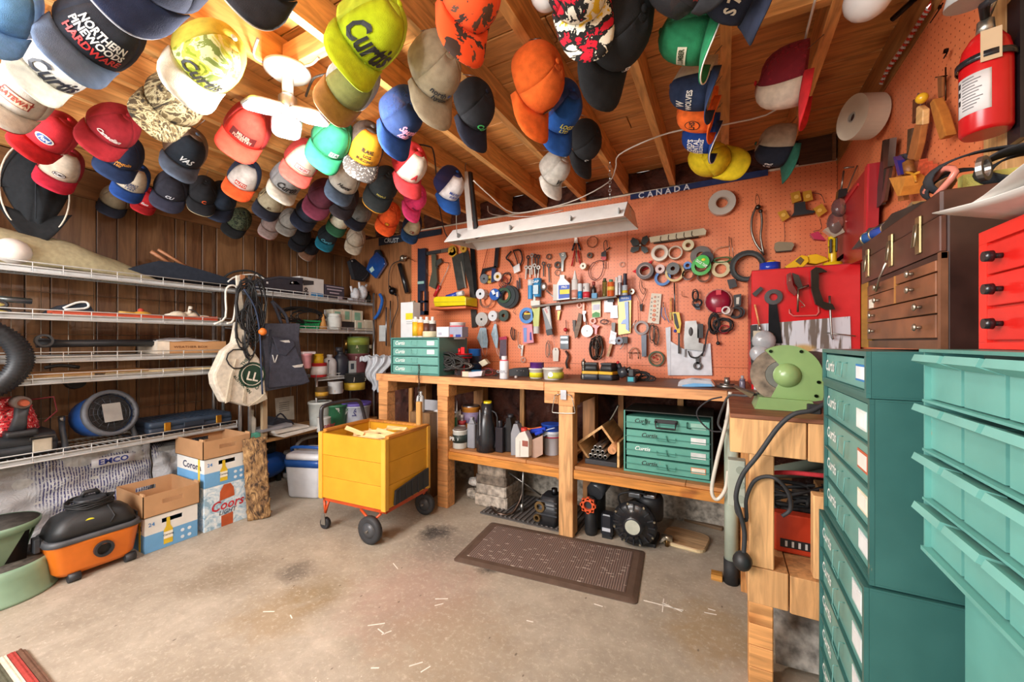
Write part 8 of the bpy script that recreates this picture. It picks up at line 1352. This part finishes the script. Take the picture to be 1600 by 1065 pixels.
# ================================================================ right wall
def rw(name,lab,cat,o,*parts,d=XR-.012,bev=0): return g('r',d,name,lab,cat,o,list(parts),None,None,bev)
F=PF('r',XR-.02,(1375,180)); yy,zz=-F.u0,F.z0
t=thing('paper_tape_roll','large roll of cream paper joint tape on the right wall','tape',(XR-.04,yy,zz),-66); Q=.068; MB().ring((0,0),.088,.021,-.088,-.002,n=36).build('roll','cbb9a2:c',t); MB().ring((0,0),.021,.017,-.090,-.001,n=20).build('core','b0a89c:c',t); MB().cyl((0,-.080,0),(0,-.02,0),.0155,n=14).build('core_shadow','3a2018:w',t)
# barrier tape twisted along the rim
F=PF('r',XR-.01,(1415,80)); t=thing('barrier_tape','twisted red and white barrier tape along the top of the right wall board','tape',F.loc,-90); P=[F.p(1383,128),F.p(1395,104),F.p(1412,80),F.p(1430,54),F.p(1448,26),F.p(1462,5)]; P=smooth([(a,-.01,b) for a,b in P],6)
for k in range(len(P)-1):
    a,b=P[k],P[k+1]; n=V((b.z-a.z,0,-(b.x-a.x))).normalized()*.016; mb=MB(); mb.add([a+n,(a+b)/2+n*.6+V((0,-.008,0)),b+n,b-n*.3,a-n,a+n*.1+V((0,-.01,0))],[(0,1,2,3,4,5)]); mb.add([a-n,b-n,b+n*.2,a+n*.0],[(0,1,2,3)]); mb.build('red_stripe' if k%2 else 'white_stripe','c03424:a' if k%2 else 'd0c4b8:a',t)
def flatr(name,lab,cat,o,*parts,**k): return rw(name,lab,cat,o,*parts,**k)
flatr('red_wall_panel','large dark red steel cabinet lid leaning on the right wall behind the wooden chest','panel',(1360,330),('panel','9a1820:k',[('P',[(1325,320),(1381,252),(1376,400),(1325,420)],-.045,-.010)]),('bead','b82028:k',[('P',[(1333,318),(1362,283),(1362,287),(1335,322)],-.050,-.045),('P',[(1376,258),(1381,252),(1376,400),(1373,401)],-.052,-.045)]))
flatr('steel_strip','tall dark steel strip, left of the two bars standing on the right wall','bar',(1388,260),('strip','4a453e:m',[('P',[(1388,218),(1393,216),(1387,318),(1376,325)],-.018,-.006)]))
flatr('steel_strip','grey spackled flat bar beside the dark strip','bar',(1398,260),('bar','7a7068:m',[('P',[(1394,218),(1407,213),(1403,258),(1396,262)],-.03,-.010),('P',[(1396,262),(1401,260),(1392,312),(1386,318)],-.02,-.010)]))
flatr('wood_saw_handle','long wooden handled tool in a leather sleeve, tallest on the right wall','tool',(1445,200),('handle','c89a60:w',[('P',[(1448,165),(1451,162),(1459,168),(1458,192),(1447,192)],-.026,-.008)]),('sleeve','9a5a24:f',[('P',[(1447,192),(1458,192),(1453,222),(1445,250),(1434,245),(1441,215)],-.028,-.010)]),('bracket','5a3018:w',[('P',[(1438,153),(1451,153),(1449,168),(1437,192)],-.02,-.004)]),('pin','c8c4c0:m',[('T',[(1448,143),(1448,152)],.003,-.02)]),bev=.003)
flatr('knife_sheath','orange brown leather knife sheath with yellow knob','sheath',(1480,180),('sheath','a8661c:f',[('P',[(1473,157),(1479,150),(1489,170),(1501,208),(1495,212),(1490,215),(1480,185)],-.03,-.006)]),('knob','d8a420:p',[('S',1461,149,8,-.03)]),('strap','7a4418:f',[('P',[(1471,118),(1479,118),(1479,150),(1472,152)],-.01,-.003)]),('hook','3a2818:m',[('T',[(1466,120),(1484,117)],.002,-.006),('T',[(1482,104),(1482,156)],.002,-.006)]),bev=.003)
flatr('leather_tool_cup','tan leather tool cup holding wooden handles','holster',(1450,280),('cup','c8822c:f',[('P',[(1431,272),(1462,268),(1458,285),(1452,300),(1446,300)],-.07,-.010)]),('handle','8a5a2a:w',[('T',[(1444,250),(1448,268)],.016,-.04)]),('handle','2a2878:p',[('P',[(1425,240),(1432,246),(1439,268),(1433,270)],-.05,-.03)]),('tips','b04a2c:w',[('P',[(1452,268),(1456,246),(1460,262),(1464,250),(1468,262),(1472,254),(1474,272)],-.03,-.01)]),('lattice','b8801c:w',[('T',[(1448,264),(1462,268),(1466,280)],.004,-.05),('T',[(1452,272),(1470,264)],.004,-.05)]))
flatr('dark_wood_slat','dark narrow slat with wooden pad behind the blue handle','tool',(1420,280),('slat','2c2c34:w',[('P',[(1416,240),(1424,238),(1423,262),(1416,300),(1414,300)],-.02,-.005)]),('pad','9a5c2c:w',[('P',[(1420,275),(1426,255),(1432,262),(1430,295),(1434,310),(1424,312)],-.035,-.02)]))
flatr('brown_rasp','brown toothed wooden rasp above the dark slat','rasp',(1430,215),('rasp','4a3420:w',[('P',[(1429,200),(1436,198),(1434,222),(1427,240)],-.018,-.004)]))
flatr('wall_hook','small black screw hook on the bare part of the right board','hook',(1484,80),('hook','1c1614:m',[('R',1484,78,3.4,1.6,-.012,-.004),('T',[(1484,82),(1479,90)],.002,-.006)])); flatr('wall_hook','long thin dark hook at the top of the right board','hook',(1470,20),('hook','221814:m',[('T',[(1479,3),(1474,12),(1459,34)],.002,-.008),('R',1475,9,3,1.6,-.012,-.006)])); 
t=thing('black_rod','black rod hanging from the ceiling boards at the upper right','rod',onZ(1425,18,2.26)); MB().tube([(-.03,.06,.03),(.05,-.09,.04)],.009,8).build('rod','1a1512:m',t)
# fire extinguisher on its bracket
E=onX(1540,110,XR-.058); t=thing('fire_extinguisher','red fire extinguisher with white instruction label strapped to the right wall','fire extinguisher',(E.x,E.y,0),-90); zb=onX(1545,206,XR-.058).z; r_=.043
H_=.235; MB().lathe([(.038,0),(r_,.008),(r_,H_-.06),(.038,H_-.03),(.026,H_-.008),(.018,H_)],32,Mx.Translation((0,0,zb))).build('cylinder','b81418:p',t); MB().cyl((0,0,zb+H_),(0,0,zb+H_+.03),.016,.014,n=14).build('valve','b8b4a8:m',t)
MB().sheet(lambda u,v:V((r_*1.012*math.sin(R_(-8+88*u)),-r_*1.012*math.cos(R_(-8+88*u)),zb+.045+.09*v)),12,2,.0006).build('label','cfcdcc',t)
for k in range(11):
    z=zb+.127-.007*k; w_=.5+.35*((k*37)%10)/10; MB().sheet(lambda u,v:V((r_*1.022*math.sin(R_(14+60*w_*u)),-r_*1.022*math.cos(R_(14+60*w_*u)),z+.0022*v)),8,1,.0003).build('print_line','6a686a',t)
for k in range(3): MB().sheet(lambda u,v:V((r_*1.022*math.sin(R_(-2+9*u)),-r_*1.022*math.cos(R_(-2+9*u)),zb+.115-.020*k+.012*v)),3,1,.0003).build('icon','1c1a1a',t)
MB().sheet(lambda u,v:V((r_*1.14*math.sin(R_(-100+255*u)),-r_*1.14*math.cos(R_(-100+255*u)),zb+.160+.014*v+.0*u)),20,1,.002).build('strap','1b1c20:p',t,'black rubber strap'); MB().box((-.018,.042,zb-.03),(.028,.056,zb+.30)).build('wall_bracket','15161a:p',t)
MB().box((-.016,-.0475,zb+.150),(.016,-.0465,zb+.22),Mx.Rotation(R_(78),4,'Z')).build('paper_tag','b8a080:c',t); MB().tube([(0,0,zb+H_+.03),(.04,-.02,zb+H_+.045),(.08,-.02,zb+H_+.03)],.008,8).build('lever','1c1c20',t); MB().tube([(0,0,zb+H_+.03),(.05,.0,zb+H_+.07)],.007,8).build('lever','b8b4ac:m',t)
t=thing('spot_lamp','round white metal lamp shade at the top right above the extinguisher','lamp',onX(1518,4,XR-.10)); MB().lathe([(.045,0),(.04,.03),(.02,.05),(.012,.07)],22,Mx.Rotation(R_(8),4,'X')).build('shade','a8a6a4:p',t); MB().cyl((.03,0,.05),(.095,0,.05),.007).build('arm','8a8680:m',t)
